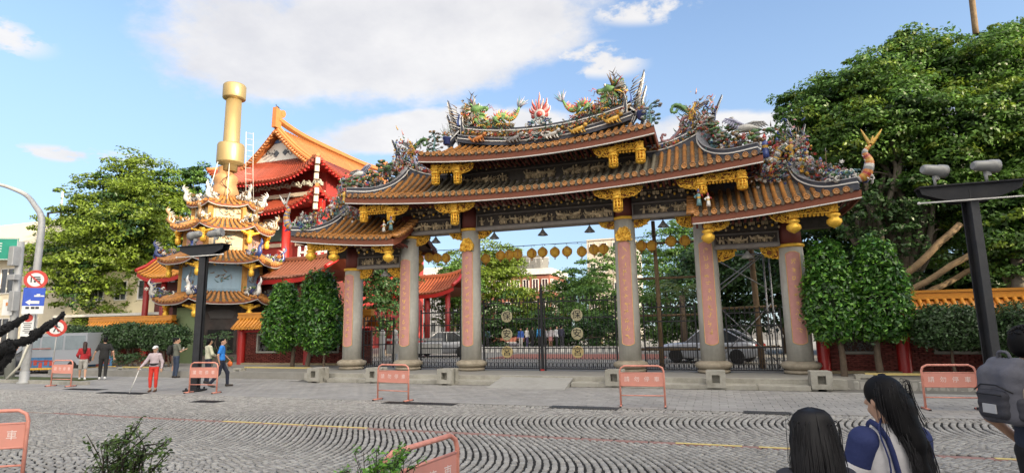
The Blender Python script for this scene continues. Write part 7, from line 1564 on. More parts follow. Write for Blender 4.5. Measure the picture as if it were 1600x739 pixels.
def car(label, loc, rz, paint, L=4.3, W=1.74, H=1.45):
    t = thing('parked_car', label, 'car', loc, rz); hw = W / 2; hl = L / 2
    st = [(-1.0, .62, .40, .70), (-.96, .76, .30, .86), (-.80, .84, .24, .95), (-.35, .90, .20, .98), (.30, .88, .20, 1.0), (.78, .93, .24, .98), (.95, .88, .32, .9), (1.0, .66, .42, .74)]   # x, belt height, bottom, width factor
    b = MB(); rings = []
    for x, zt, zb_, wf in st:
        w = hw * wf; rings.append([(x * hl, -w * .94, zb_), (x * hl, -w, zb_ + .12), (x * hl, -w, lerp(zb_, zt, .65)), (x * hl, -w * .96, zt - .04), (x * hl, -w * .86, zt), (x * hl, w * .86, zt), (x * hl, w * .96, zt - .04), (x * hl, w, lerp(zb_, zt, .65)), (x * hl, w, zb_ + .12), (x * hl, w * .94, zb_)])
    vs = [p for q in rings for p in q]; fs = [(i * 10 + j, i * 10 + j + 1, i * 10 + j + 11, i * 10 + j + 10) for i in range(7) for j in range(9)] + [tuple(range(10)), tuple(range(79, 69, -1))] + [(i * 10 + 9, i * 10, i * 10 + 10, i * 10 + 19) for i in range(7)]; b.add(vs, fs, 0, True); b.build('body', paint, t, local=True)
    b = MB(); cab = [(-.42, .88, .86), (-.12, H, .70), (.38, H - .02, .70), (.84, .90, .82)]; vs = []
    for x, z_, wf in cab: vs += [(x * hl, -hw * wf, z_), (x * hl, hw * wf, z_)]
    b.add([(-.42 * hl, -hw * .88, .86), (.84 * hl, -hw * .86, .88), (.38 * hl, -hw * .70, H - .03), (-.12 * hl, -hw * .70, H - .02), (-.42 * hl, hw * .88, .86), (.84 * hl, hw * .86, .88), (.38 * hl, hw * .70, H - .03), (-.12 * hl, hw * .70, H - .02)], [(0, 1, 2, 3), (5, 4, 7, 6), (0, 3, 7, 4), (1, 5, 6, 2)]); b.build('glasshouse', GLASS, t, local=True)
    b = MB(); b.bev((.13 * hl, 0, H - .005), (.52 * hl, hw * 1.44, .05), .02)
    for s in (-1, 1):
        for (xa, za, wa), (xb, zb2, wb) in (((-.43, .87, .885), (-.12, H - .01, .71)), ((.85, .89, .865), (.38, H - .01, .71)), ((.2, .89, .89), (.16, H - .01, .71))): b.cyl((xa * hl, s * hw * wa, za), (xb * hl, s * hw * wb, zb2), .03, 6)
    b.build('roof', paint, t, local=True)
    for sx in (-.63, .62):
        for s in (-1, 1): wheel(t, (sx * hl, s * (hw - .10), .32), .32, .2, s)
    for s in (-1, 1): b = MB(); b.sph((-.95 * hl, s * hw * .62, .66), (.10, .20, .08), 10, 6); b.build('headlight', SW, t, local=True); b = MB(); b.sph((.965 * hl, s * hw * .66, .74), (.07, .16, .09), 10, 6); b.build('tail_light', SR, t, local=True)
    return t
SILVER = mat('silver_paint', (.48, .50, .54), .3, .5, .03, 2, coat=.5); NAVYP = mat('dark_car_paint', (.02, .024, .035), .3, .2, .05, 2, coat=.5); WHITEP = mat('white_car_paint', (.72, .73, .75), .35, 0, .03, 2, coat=.5)
car('silver car parked behind the iron fence at the right bays', (6.05, 5.65, .284), R(-19), SILVER)
car('grey car seen behind the iron fence left of the third column', (-9.4, 10.2, .284), R(8), mat('grey_car_paint', (.30, .31, .33), .35, .3, .03, 2, coat=.5))
cp_ = G(28, 590); car('dark car parked behind the street lamp at far left', (cp_.x - 3.2, cp_.y + 2.6, 0), R(60), NAVYP)
vp = G(120, 566); t = thing('parked_van', 'silver boxy van parked behind the walking couple', 'van', (-26.2, -.55, 0), R(6)); b = MB()
b.prism([(-2.3, .45), (-2.35, 1.0), (-2.2, 1.15), (-1.6, 2.0), (2.3, 2.05), (2.4, .45)], 1.75, None, 0); b.build('body', SILVER, t, local=True)
for s in (-1, 1):
    b = MB(); b.prism([(-1.95, 1.2), (-1.5, 1.85), (-.7, 1.88), (-.7, 1.2)], .02, None, 0, (0, s * .88, 0)); b.prism([(-.55, 1.2), (-.55, 1.88), (.8, 1.9), (.8, 1.2)], .02, None, 0, (0, s * .88, 0)); b.prism([(.95, 1.2), (.95, 1.9), (2.2, 1.9), (2.25, 1.2)], .02, None, 0, (0, s * .88, 0)); b.build('window', mat('van_glass', (.25, .30, .33), .1, spec=.8), t, local=True)
    for x in (-1.5, 1.5): wheel(t, (x, s * .78, .33), .33, .2, s)
b = MB(); b.prism([(-2.36, 1.02), (-2.21, 1.17), (-1.66, 1.93), (-1.72, 1.95)], 1.5, None, 0, (-.02, 0, .02)); b.build('windscreen', GLASS, t, local=True)
c = P(108, 572, -1.0); c.z = .52; t, X = board('street_banner', c, 4.0, .62, 'low blue banner with rows of red lettering behind the leftmost barrier', Matrix.Rotation(.5, 3, 'Z'), mat('banner_blue', (.05, .15, .30), .6, 0, .5, 3)); b = MB(); Mb = Matrix.Rotation(.5, 3, 'Z')
for k in range(16): b.box(X(-.45 + .06 * k, .12 * math.sin(k * 2.3)), (.15, .01, .26), rot=Mb); b.box(X(-.45 + .06 * k, .2), (.22, .01, .06), rot=Mb)
b.build('lettering', HUES[RED], t); b = MB(); b.box(X(0, -.42), (4.4, .012, .1), rot=Mb); b.build('stripe', HUES[YEL], t); b = MB()
for x in (-.48, 0, .48): b.cyl(X(x, -.85, -.05), X(x, 1.25, -.05), .025, 6)
b.tube([X(-.5, 1.2, -.05), X(.5, 1.2, -.05)], .025, 6); b.build('rail', mat('rail_rust', (.36, .12, .08), .6), t)
c = P(85, 527, 1.5); t = thing('orange_awning', 'orange market awning half hidden behind the black branch', 'awning', (c.x, c.y, 0)); b = MB(); x0, y0 = c.x, c.y
b.add([(x0 - 2.2, y0 - 1.2, c.z - .35), (x0 + 2.2, y0 - 1.2, c.z - .35), (x0 + 2.2, y0 + 1.2, c.z + .35), (x0 - 2.2, y0 + 1.2, c.z + .35), (x0 - 2.2, y0 - 1.2, c.z - .75), (x0 + 2.2, y0 - 1.2, c.z - .75)], [(0, 1, 2, 3), (4, 5, 1, 0)]); b.build('canopy', mat('awning_orange', (.62, .20, .06), .7, 0, .2, 3, trans=.2), t); b = MB()
for sx in (-2.1, 2.1):
    for sy in (-1.1, 1.1): b.cyl((x0 + sx, y0 + sy, 0), (x0 + sx, y0 + sy, c.z), .03, 6)
b.build('leg', GALV, t)
# white balustrade in the left bay
t = thing('stone_railing', 'pale stone railing with posts behind the open iron gate leaf', 'railing', (-8.0, 5.0, .28)); 
for i, (px, py) in enumerate(((597, 555), (617, 545), (640, 538), (577, 570))): p = P(px, py, 5.5 - i * .3 if i < 3 else 4.4); b = MB(); b.box((p.x, p.y, .95), (.22, .22, 1.35)); b.lathe([(.09, 1.62), (.14, 1.68), (.14, 1.85), (.05, 1.95)], (p.x, p.y, 0), 10); b.build('post', mat('rail_stone', (.50, .49, .46), .8, dirt=.3, dcol=(.3, .3, .28)), t)
b = MB(); b.box((-8.6, 5.0, .95), (3.2, .12, .5)); b.box((-8.6, 5.0, 1.42), (3.2, .15, .12)); b.build('rail', mat('rail_stone', (.5,) * 3), t)
# black branch reaching in at the left edge
BR = mat('black_wood', (.008, .008, .009), .9, 0, .4, 10, bump=.8, bscale=20); t = thing('black_branch', 'gnarled black branch reaching in from the left picture edge', 'branch', G(-20, 640)); b = MB(); YB = -13.0
rk = random.Random(4)
def knot(pts, r0, r1, n=26):
    q = bez([P(x, y, YB + dy) for x, y, dy in pts], n); b.tube(q, [lerp(r0, r1, i / n) * .68 for i in range(n + 1)], 7)
    for i in range(n + 1):
        for _ in range(5):
            rr = lerp(r0, r1, i / n) * .85; d = Vector((rk.gauss(0, 1), rk.gauss(0, 1), rk.gauss(0, 1))).normalized(); c = q[i] + d * rr * .7; e = rr * rk.uniform(.35, .75)
            M = Matrix.Rotation(rk.random() * 6, 3, d); b.box(c, (e, e * rk.uniform(.5, 1), e * rk.uniform(.5, 1.2)), rot=M)
knot([(-60, 700, 0), (-30, 620, 0), (-8, 560, 0), (18, 538, 0)], .26, .17); knot([(-20, 552, 0), (20, 538, .1), (50, 528, .2), (74, 508, .2), (84, 503, .3)], .16, .10); knot([(-30, 535, 0), (5, 516, .1), (26, 503, .2), (42, 494, .3)], .18, .09); knot([(-30, 585, 0), (-5, 575, .1), (12, 560, .1), (22, 540, .1)], .16, .10); knot([(50, 520, .2), (74, 512, .2), (100, 490, .3)], .10, .07)
b.build('limb', BR, t)
# ------------------------------------------------------------------ people
SHOE_W = mat('shoe_white', (.66, .66, .64), .6); SHOE_D = mat('shoe_dark', (.04, .032, .028), .6)
def cloth(n, c, r_=.85): return mat('cloth_' + n, c, r_, 0, .14, 10, bump=.9, bscale=9)
def person(label, loc, rz, H=1.70, top=None, bottom=None, shoes=SHOE_D, hair='short', sleeve=.55, leg=1.0, pose=None, h=.019, female=False, cap=None, skirt=False, turn=0.0, group=None, hairm=HAIR, topname='shirt', botname='trousers', fingers=True, slim=1.0):
    t = thing('person', label, 'person', (loc[0], loc[1], loc[2] if len(loc) > 2 else .006), rz, group)
    k = H / 1.70; J = dict(pel=(0, 0, .93), ch=(0, .01, 1.22), nk=(0, .01, 1.44), hd=(0, -.015, 1.585), hipL=(.085, 0, .88), hipR=(-.085, 0, .88), knL=(.09, -.02, .49), knR=(-.09, -.02, .49), anL=(.09, .02, .085), anR=(-.09, .02, .085),
        shL=(.17, .01, 1.375), shR=(-.17, .01, 1.375), elL=(.225, .03, 1.11), elR=(-.225, .03, 1.11), wrL=(.235, -.06, .87), wrR=(-.235, -.06, .87), tL=(0, -1, 0), tR=(0, -1, 0))
    if female: J.update(shL=(.155, .01, 1.365), shR=(-.155, .01, 1.365), elL=(.205, .03, 1.11), elR=(-.205, .03, 1.11), wrL=(.215, -.06, .87), wrR=(-.215, -.06, .87))
    J.update(pose or {}); V = {a: Vector(b) * k for a, b in J.items()}; q = lambda x: x * k
    MH = Matrix.Rotation(turn, 3, 'Z'); hd = V['hd']; HP = lambda x, y, z: tuple(hd + MH @ Vector((x, y, z)) * k)
    pr = [('e', HP(0, .008, .035), (q(.074), q(.092), q(.09)), MH), ('e', HP(0, -.022, -.045), (q(.055), q(.062), q(.07)), MH), ('c', HP(0, -.088, .012), HP(0, -.106, -.022), q(.010), q(.016)), ('e', HP(.077, .012, -.005), (q(.012), q(.022), q(.032)), MH), ('e', HP(-.077, .012, -.005), (q(.012), q(.022), q(.032)), MH), ('e', HP(0, -.078, -.062), (q(.024), q(.014), q(.010)), MH),
          ('c', V['nk'] - Vector((0, 0, q(.04))), hd + Vector((0, q(.012), -q(.05))), q(.055), q(.050)),
          ('e', tuple(V['ch'] + Vector((0, 0, q(.06)))), (q(.145 * slim), q(.09), q(.17))), ('e', tuple(lerp(V['ch'], V['pel'], .55)), (q(.125 * slim), q(.085), q(.17))), ('e', tuple(V['pel']), (q(.145 * slim), q(.095), q(.11))), ('c', V['shL'], V['shR'], q(.052), q(.052))]
    for s in 'LR':
        pr += [('c', V['sh' + s], V['el' + s], q(.046), q(.036)), ('c', V['el' + s], V['wr' + s], q(.037), q(.025)), ('c', V['hip' + s], V['kn' + s], q(.074), q(.05)), ('c', V['kn' + s], V['an' + s], q(.052), q(.034)), ('c', V['an' + s] + Vector((0, q(.01), -q(.04))), V['an' + s] + V['t' + s].normalized() * q(.15) - Vector((0, 0, q(.05))), q(.034), q(.026))]
    def hands(mb):
        for s, sg in (('L', 1), ('R', -1)):
            w = V['wr' + s]; d = (w - V['el' + s]).normalized(); d = (d + Vector((0, -.15, -.2))).normalized(); a = Vector((0, 0, 1)).cross(d); a = (a.normalized() if a.length > .2 else Vector((0, 1, 0))); n = d.cross(a)
            mb.sph(w + d * q(.045), (q(.022), q(.034), q(.044)), 8, 6, 0, Matrix((n, a, d)).transposed())
            for j in range(4):
                b0 = w + d * q(.075) + a * q(-.028 + .019 * j); L = q((.062, .072, .068, .052)[j]); c = n * sg * (-1 if n.x * sg > 0 else 1)
                mb.tube([b0, b0 + d * L * .5 + c * L * .08, b0 + d * L * .8 + c * L * .35, b0 + d * L * .9 + c * L * .62], [q(.0095), q(.0088), q(.008), q(.006)], 6)
            b0 = w + d * q(.02) - a * q(.028); mb.tube([b0, b0 + d * q(.03) - a * q(.022), b0 + d * q(.065) - a * q(.026)], [q(.012), q(.011), q(.008)], 6)
    body = skin('body', pr, h, SKIN, t, q(.025), hands if fingers else None)
    b = MB()
    for s in (-1, 1): b.sph(HP(s * .031, -.083, .012), (q(.013), q(.008), q(.007)), 7, 5, 0); b.sph(HP(s * .031, -.090, .012), q(.0055), 6, 4, 1)
    b.build('eyes', [mat('eye_white', (.6, .58, .55), .3), HAIR], body, local=True)
    tp = [('c', V['shL'], V['shR'], q(.066), q(.066)), ('e', tuple(V['ch'] + Vector((0, 0, q(.05)))), (q(.165 * slim), q(.11), q(.19))), ('e', tuple(lerp(V['ch'], V['pel'], .55)), (q(.148 * slim), q(.108), q(.18))), ('e', tuple(V['pel'] + Vector((0, 0, q(.03)))), (q(.160 * slim), q(.115), q(.10))), ('c', V['nk'] - Vector((0, 0, q(.07))), V['nk'] - Vector((0, 0, q(.015))), q(.075), q(.058))]
    for s in 'LR':
        e, w = V['el' + s], V['wr' + s]; f1 = min(1, sleeve / .55) if sleeve <= .55 else 1; tp.append(('c', V['sh' + s], V['sh' + s].lerp(e, min(1, sleeve * 1.0 / .55 * .72) if sleeve <= .55 else 1), q(.066), q(.058)))
        if sleeve > .55: tp.append(('c', e, e.lerp(w, .92), q(.055), q(.040)))
    skin(topname, tp, h, top, t, q(.04))
    bt = [('e', tuple(V['pel'] - Vector((0, 0, q(.02)))), (q(.155 * slim), q(.112), q(.11)))]
    for s in 'LR':
        kn, an, hp = V['kn' + s], V['an' + s], V['hip' + s]
        if skirt: bt.append(('c', hp, hp.lerp(kn, .62) + Vector((0, 0, 0)), q(.095), q(.115)))
        elif leg <= .5: bt.append(('c', hp, hp.lerp(kn, leg * 2), q(.09), q(.082)))
        else: bt += [('c', hp, kn, q(.088), q(.066)), ('c', kn, kn.lerp(an, (leg - .5) * 2 * .97), q(.066), q(.054))]
    skin(botname, bt, h, bottom, t, q(.035))
    for s in 'LR':
        a = V['an' + s]; d = V['t' + s].normalized(); skin('shoe', [('c', a + Vector((0, 0, -q(.02))) - d * q(.03), a + Vector((0, 0, -q(.045))) - d * q(.035), q(.046), q(.040)), ('c', a - Vector((0, 0, q(.045))) - d * q(.03), a - Vector((0, 0, q(.052))) + d * q(.165), q(.044), q(.036))], h * .8, shoes, t, q(.02))
    hr = [('e', HP(0, .022, .058), (q(.084), q(.094), q(.088)), MH), ('e', HP(0, .055, .0), (q(.078), q(.062), q(.085)), MH)]
    if hair == 'long': hr += [('c', HP(0, .065, .02), HP(.0, .10, -.22), q(.080), q(.085)), ('c', HP(0, .10, -.2), HP(0, .12, -.36), q(.082), q(.05))]
    elif hair == 'bob': hr += [('c', HP(-.03, .055, 0), HP(.03, .06, -.1), q(.08), q(.06))]
    elif hair == 'crop': hr = [('e', HP(0, .018, .048), (q(.078), q(.090), q(.084)), MH)]
    if hair != 'none': skin('hair', hr, h * .8, hairm, t, q(.02))
    if cap: skin('cap', [('e', HP(0, .012, .075), (q(.088), q(.10), q(.065)), MH), ('c', HP(-.04, -.10, .045), HP(.04, -.10, .045), q(.03), q(.03)), ('c', HP(-.03, -.14, .04), HP(.03, -.14, .04), q(.018), q(.018))], h * .7, cap, t, q(.02))
    t['k'] = k
    return t, V
def part(t, name, prims, m, h=.016, k=.02): return skin(name, prims, h, m, t, k)
# old woman with cane
t, V = person('old woman in white cap, pale blouse and red trousers walking with a white cane', (-12.0, -7.0), .62, 1.52, cloth('lilac', (.46, .38, .40)), cloth('red', (.62, .045, .03)), mat('sandal', (.10, .05, .03), .7), 'bob', 1.0, .88, dict(elR=(-.30, -.02, 1.10), wrR=(-.42, -.14, .93), elL=(.26, .03, 1.10), wrL=(.27, -.06, .86), knL=(.10, -.04, .49), knR=(-.10, -.0, .49)), .016, True, cloth('white', (.66, .66, .65)), turn=-.2, hairm=mat('grey_hair', (.2, .19, .18), .6), topname='blouse', slim=1.08)
c = V['wrR']; b = MB(); b.tube([c + Vector((-.02, -.03, -.06)), c + Vector((-.22, -.14, -.82))], .013, 8); b.tube([c + Vector((-.06, .02, -.05)), c + Vector((.03, -.08, -.06))], .017, 8); o = b.build('walking_cane', mat('cane_white', (.7, .69, .66), .5), None); o.location = t.location; o.rotation_euler = t.rotation_euler; tag(o, 'white walking cane held by the old woman in red trousers', 'cane')
part(t, 'belt_bag', [('c', (-.14, -.10, .93), (.14, -.10, .93), .022, .022), ('e', (0, -.13, .91), (.10, .035, .035))], cloth('black', (.02, .02, .02)))
# pair reading at the tower
t, V = person('man in khaki grey shirt and jeans standing with back turned, holding a phone', (-16.45, -2.3), PI - .25, 1.72, cloth('khaki', (.13, .135, .105)), cloth('jeans', (.035, .05, .085)), SHOE_D, 'crop', .55, 1, dict(elL=(.26, -.04, 1.12), wrL=(.20, -.26, 1.20), elR=(-.27, -.03, 1.12), wrR=(-.16, -.25, 1.20)), turn=-.5)
b = MB(); b.box((.14, -.34, 1.24), (.08, .012, .15), 0, rot=Matrix.Rotation(.4, 3, 'X')); o = b.build('phone', WHITE); o.location = t.location; o.rotation_euler = t.rotation_euler; tag(o, 'white phone held up by the man in khaki shirt', 'phone')
t, V = person('person in shorts with black backpack beside the man in khaki shirt', (-17.0, -1.95), PI - .5, 1.72, cloth('black', (.02, .02, .02)), cloth('tan', (.16, .12, .09)), SHOE_W, 'short', .55, .42)
part(t, 'backpack', [('e', (0, .19, 1.18), (.15, .10, .23)), ('e', (0, .25, 1.08), (.12, .07, .12))], cloth('black', (.02,) * 3))
t, V = person('person in cream shirt standing behind the barrier at the black lamp post', (-12.6, -4.2), PI - .4, 1.70, cloth('cream', (.55, .54, .40)), cloth('darkblue', (.025, .03, .05)), SHOE_D, 'bob', .9, 1, dict(elL=(.24, -.05, 1.12), wrL=(.14, -.22, 1.05), elR=(-.24, -.05, 1.12), wrR=(-.14, -.22, 1.05)))
t, V = person('man in bright blue t-shirt striding right with an orange bag', (-10.95, -5.15), 2.25, 1.72, cloth('skyblue', (.035, .23, .68)), cloth('navy', (.022, .026, .045)), SHOE_D, 'crop', .5, 1, dict(hipL=(.085, 0, .86), hipR=(-.085, 0, .86), knL=(.09, -.20, .48), anL=(.09, -.22, .085), knR=(-.09, .06, .47), anR=(-.09, .33, .12), elL=(.28, -.03, 1.12), wrL=(.36, -.20, .95), elR=(-.25, .10, 1.11), wrR=(-.24, .05, .88), tR=(0, -1, -.35)), slim=1.12)
w = V['wrL']; V_, F_ = solid([('e', (w.x + .02, w.y - .04, w.z - .18), (.10, .09, .10)), ('c', (w.x, w.y - .02, w.z - .05), (w.x + .01, w.y - .03, w.z - .12), .015, .03)], .014, .03); mb = MB(); mb.add([tuple(v) for v in V_], [tuple(int(i) for i in f) for f in F_], 0, True); o = mb.build('carrier_bag', mat('bag_orange', (.70, .16, .035), .5)); o.location = t.location; o.rotation_euler = t.rotation_euler; tag(o, 'orange carrier bag hanging from the hand of the man in blue', 'bag')
t, V = person('woman with long hair in red top and pale shorts walking left', (-19.75, -4.05), -1.9 - .2, 1.62, cloth('redtop', (.34, .02, .025)), cloth('paleshort', (.40, .38, .35)), SHOE_W, 'long', .6, .42, dict(knL=(.09, -.16, .48), anL=(.08, -.22, .10), knR=(-.09, .02, .48), anR=(-.09, .20, .11), tR=(0, -1, -.3), elL=(.24, .0, 1.12), wrL=(.2, -.2, 1.02)), female=True, hairm=mat('brown_hair', (.035, .014, .010), .5))
w = V['elR']; V_, F_ = solid([('c', (-.22, .10, .84), (-.22, .10, .98), .045, .045), ('c', (-.22, .10, .98), (-.17, .05, 1.37), .008, .008)], .014, .01); mb = MB(); mb.add([tuple(v) for v in V_], [tuple(int(i) for i in f) for f in F_], 0, True); o = mb.build('shoulder_bag', cloth('black', (.02,) * 3)); o.location = t.location; o.rotation_euler = t.rotation_euler; tag(o, 'small black shoulder bag on the woman in the red top', 'bag')
t, V = person('man in black t-shirt and trousers with white shoes walking left', (-19.1, -3.64), -2.2, 1.80, cloth('black', (.02,) * 3), cloth('black', (.02,) * 3), SHOE_W, 'short', .55, 1, dict(knL=(.09, -.12, .48), anL=(.09, -.16, .09), knR=(-.09, .03, .48), anR=(-.09, .18, .11), elL=(.30, .02, 1.13), wrL=(.36, -.10, .92), elR=(-.30, .06, 1.12), wrR=(-.34, .02, .88)), slim=1.1)
t, V = person('man in black clothes and white shoes looking at a green phone beside the street lamp', (-28.6, -.4), .9, 1.74, cloth('black', (.02,) * 3), cloth('black', (.02,) * 3), SHOE_W, 'short', .9, 1, dict(elL=(.26, -.06, 1.12), wrL=(.16, -.28, 1.10), elR=(-.25, .0, 1.11), wrR=(-.2, -.2, .98)))
# visitors on the plaza behind the gate
VIS = ((814, 'visitor in blue top and pale trousers, leftmost of the plaza group', (.04, .10, .36), (.45, .44, .42), 'bob'), (824, 'visitor with white top and patterned skirt on the plaza', (.55, .53, .50), (.09, .08, .16), 'bob'), (832, 'visitor in dark clothes next to the one in white top', (.04, .05, .05), (.03, .03, .04), 'short'), (844, 'visitor in bright blue jacket left of the gate post', (.04, .22, .48), (.03, .03, .04), 'short'),
       (853, 'visitor in grey top directly behind the gate post', (.30, .30, .32), (.05, .05, .06), 'short'), (861, 'visitor in pale top and pink skirt right of the gate post', (.5, .46, .48), (.42, .20, .20), 'long'), (870, 'visitor in white shirt and black bag strap on the plaza', (.6, .6, .62), (.04, .04, .05), 'short'), (878, 'visitor in dark jacket, rightmost of the plaza group', (.05, .05, .08), (.04, .04, .05), 'short'), (762, 'visitor in teal jacket standing apart behind the left gate leaf', (.10, .18, .24), (.04, .04, .05), 'short'))
for i, (px, lb, ct, cb, hh) in enumerate(VIS):
    p = G(px, 545.5 - (i % 3) * .8, .283); person(lb, (p.x, p.y, .29), 1.3 * i, 1.6 + .05 * (i % 4), cloth('v%da' % i, ct), cloth('v%db' % i, cb), SHOE_D, hh, .6 + .3 * (i % 2), 1, None, .035, skirt=(i == 5), fingers=False, group='visitors on the plaza behind the gate')
b = None
# foreground: girl, woman, young man
NAVY = cloth('navytee', (.022, .030, .052)); VEST = cloth('palevest', (.60, .58, .58)); SLV = cloth('navysleeve', (.022, .032, .11))
fx, fy = 6.60, -18.72
t, V = person('girl with straight black hair seen from behind, nearest the camera', (fx, fy, .04), PI + .35, 1.49, cloth('dark', (.03, .03, .04)), cloth('dark', (.03,) * 3), SHOE_D, 'none', .55, 1, None, .010, True, turn=-.15)
hd = V['hd']; MHd = Matrix.Rotation(-.15, 3, 'Z'); Hq = lambda x, y, z: tuple(hd + MHd @ Vector((x, y, z)))
o = part(t, 'hair', [('e', Hq(0, .015, .048), (.093, .108, .098), MHd), ('c', Hq(-.045, .05, .0), Hq(-.055, .085, -.30), .062, .058), ('c', Hq(.045, .05, .0), Hq(.06, .08, -.30), .062, .058), ('c', Hq(0, .07, .0), Hq(0, .10, -.34), .078, .078), ('c', Hq(.065, .03, .0), Hq(.08, .04, -.32), .03, .04)], HAIR, .008, .03)
b = MB()
for i in range(260):
    a = random.uniform(-1.35, 1.35); r0 = .098; p0 = Vector((r0 * 1.03 * math.sin(a), .018 + r0 * 1.2 * math.cos(a), .06)); p1 = Vector(((.112 + .01 * random.random()) * math.sin(a), .03 + (.140 + .012 * random.random()) * math.cos(a), -.1)); p2 = Vector((.120 * math.sin(a) + random.gauss(0, .008), .05 + .135 * math.cos(a), -.38 + random.gauss(0, .03)))
    top_ = Vector((.008 * math.sin(a), .02 + .01 * math.cos(a), .148)); b.tube([hd + MHd @ v for v in bez([top_, Vector((.07 * math.sin(a), .02 + .085 * math.cos(a), .128)), p0, p1, p2], 10)], [.0045, .005, .0055, .0055, .0055, .0055, .005, .005, .004, .003, .001], 4)
for i in range(46):
    a = random.uniform(-1.5, 1.5); p0 = Vector((.106 * math.sin(a), .02 + .122 * math.cos(a), random.uniform(-.05, .1))); d0 = Vector((math.sin(a), math.cos(a), 0)); b.tube([hd + MHd @ v for v in bez([p0 * .95, p0 + d0 * .012, p0 + d0 * random.uniform(.01, .03) + Vector((0, 0, -.10)), p0 + d0 * random.uniform(.0, .03) + Vector((random.gauss(0, .01), 0, -.2))], 6)], .0016, 4)
b.build('hair_strands', mat('hair_strand', (.010, .009, .010), .5, 0, .4, 30, spec=.3), o, local=True)
wx, wy = 7.05, -18.16
t, V = person('woman with long black hair in white vest with navy sleeves, seen from behind', (wx, wy, .04), PI + .42, 1.62, VEST, cloth('dark', (.03,) * 3), SHOE_D, 'none', .18, 1, dict(elL=(.22, -.06, 1.12), wrL=(.12, -.25, 1.08), elR=(-.22, -.06, 1.12), wrR=(-.12, -.25, 1.08)), .010, True, turn=.22, topname='vest')
hd = V['hd']; MHd = Matrix.Rotation(.22, 3, 'Z'); Hq = lambda x, y, z: tuple(hd + MHd @ Vector((x, y, z))); k = 1.66 / 1.7
for s, sg in (('L', 1), ('R', -1)):
    a, e = V['sh' + s], V['el' + s]; part(t, 'sleeve', [('c', a + Vector((.0 * sg, 0, .004)), a.lerp(e, .52), .080, .070)], SLV, .009, .02); part(t, 'sleeve_cuff', [('c', a.lerp(e, .55), a.lerp(e, .64), .072, .074)], VEST, .009, .01)
part(t, 'collar', [('c', V['nk'] + Vector((-.05, .035, -.03)), V['nk'] + Vector((.05, .035, -.03)), .036, .036), ('c', V['nk'] + Vector((.06, .0, -.03)), V['nk'] + Vector((.05, -.05, -.06)), .03, .03), ('c', V['nk'] + Vector((-.06, .0, -.03)), V['nk'] + Vector((-.05, -.05, -.06)), .03, .03)], VEST, .008, .03)
b = MB()
for sg in (-1, 1):
    b.tube(bez([(sg * .085, -.06, 1.33), (sg * .095, .0, 1.405), (sg * .085, .105, 1.33), (sg * .055, .13, 1.12), (sg * .02, .13, .98)], 12), .016, 8, flat=.35)
b.tube(bez([(.06, .04, 1.42), (.115, .09, 1.36), (.10, .125, 1.2), (.13, .12, 1.0)], 10), .013, 8, flat=.35); b.build('strap', SLV, t, local=True)
o = part(t, 'hair', [('e', Hq(0, .016, .045), (.088, .105, .096), MHd), ('e', Hq(0, .06, .0), (.082, .07, .085), MHd), ('c', Hq(-.01, .075, -.02), Hq(-.03, .125, -.20), .078, .060), ('c', Hq(-.03, .12, -.18), Hq(-.055, .15, -.38), .055, .028), ('c', Hq(-.04, .07, .0), Hq(-.07, .11, -.2), .05, .04), ('c', Hq(.03, .07, .02), Hq(.02, .115, -.14), .055, .035), ('c', Hq(-.05, .145, -.34), Hq(-.07, .155, -.44), .028, .010)], HAIR, .008, .03)
b = MB()
for i in range(190):
    a = random.uniform(-1.5, 1.25); p0 = Vector((.09 * math.sin(a), .015 + .112 * math.cos(a), .05)); p1 = Vector((.085 * math.sin(a) - .025, .04 + .12 * math.cos(a), -.1)); e = random.gauss(0, .035); p2 = Vector((-.035 + .05 * math.sin(a) + e * .6, .160 + .01 * math.cos(a), -.28 + random.gauss(0, .05))); p3 = Vector((-.065 + e + .03 * math.sin(a), .16, -.44 + random.gauss(0, .05)))
    b.tube([hd + MHd @ v for v in bez([Vector((.02 * math.sin(a), .01, .145)), p0, p1, p2, p3], 10)], [.004, .005, .005, .005, .005, .0045, .004, .0035, .003, .002, .001], 4)
for i in range(8): x = .02 + .025 * i; b.tube([hd + MHd @ v for v in bez([Vector((-.02, .12, -.12)), Vector((.03 - .02 * i, .15, -.2)), Vector((.05 - .03 * i, .155, -.32 + .02 * i))], 6)], [.004, .0035, .003, .0025, .002, .0015, .001], 4)
for i in range(60):
    a = random.uniform(-1.6, 1.5); p0 = Vector((.096 * math.sin(a), .015 + .118 * math.cos(a), random.uniform(.0, .12))); d0 = Vector((math.sin(a), math.cos(a), 0)); b.tube([hd + MHd @ v for v in bez([p0 * .95, p0 + d0 * .012, p0 + d0 * random.uniform(.01, .028) + Vector((-.01, 0, -.10)), p0 + d0 * random.uniform(.01, .04) + Vector((-.03 + random.gauss(0, .012), .01, -.22))], 6)], .0016, 4)
b.build('hair_strands', mat('hair_strand', (.014, .012, .013), .32), o, local=True)
mx, my = 8.41, -16.49
t, V = person('young man in navy t-shirt with grey backpack facing right', (mx, my, .04), 2.0, 1.84, NAVY, cloth('blacktrouser', (.012, .012, .014)), SHOE_D, 'none', .5, 1, dict(elL=(.26, .10, 1.10), wrL=(.22, -.10, .90), elR=(-.24, -.02, 1.12), wrR=(-.17, -.24, 1.05)), .010, turn=.1)
hd = V['hd']; MHd = Matrix.Rotation(.1, 3, 'Z'); k = 1.84 / 1.7; Hq = lambda x, y, z: tuple(hd + MHd @ Vector((x, y, z)) * k)
o = part(t, 'hair', [('e', Hq(0, .025, .072), (.09 * k, .102 * k, .082 * k), MHd), ('e', Hq(0, .055, .025), (.083 * k, .070 * k, .080 * k), MHd), ('e', Hq(0, -.03, .115), (.075 * k, .07 * k, .045 * k), MHd)], HAIR, .008, .03); b = MB()
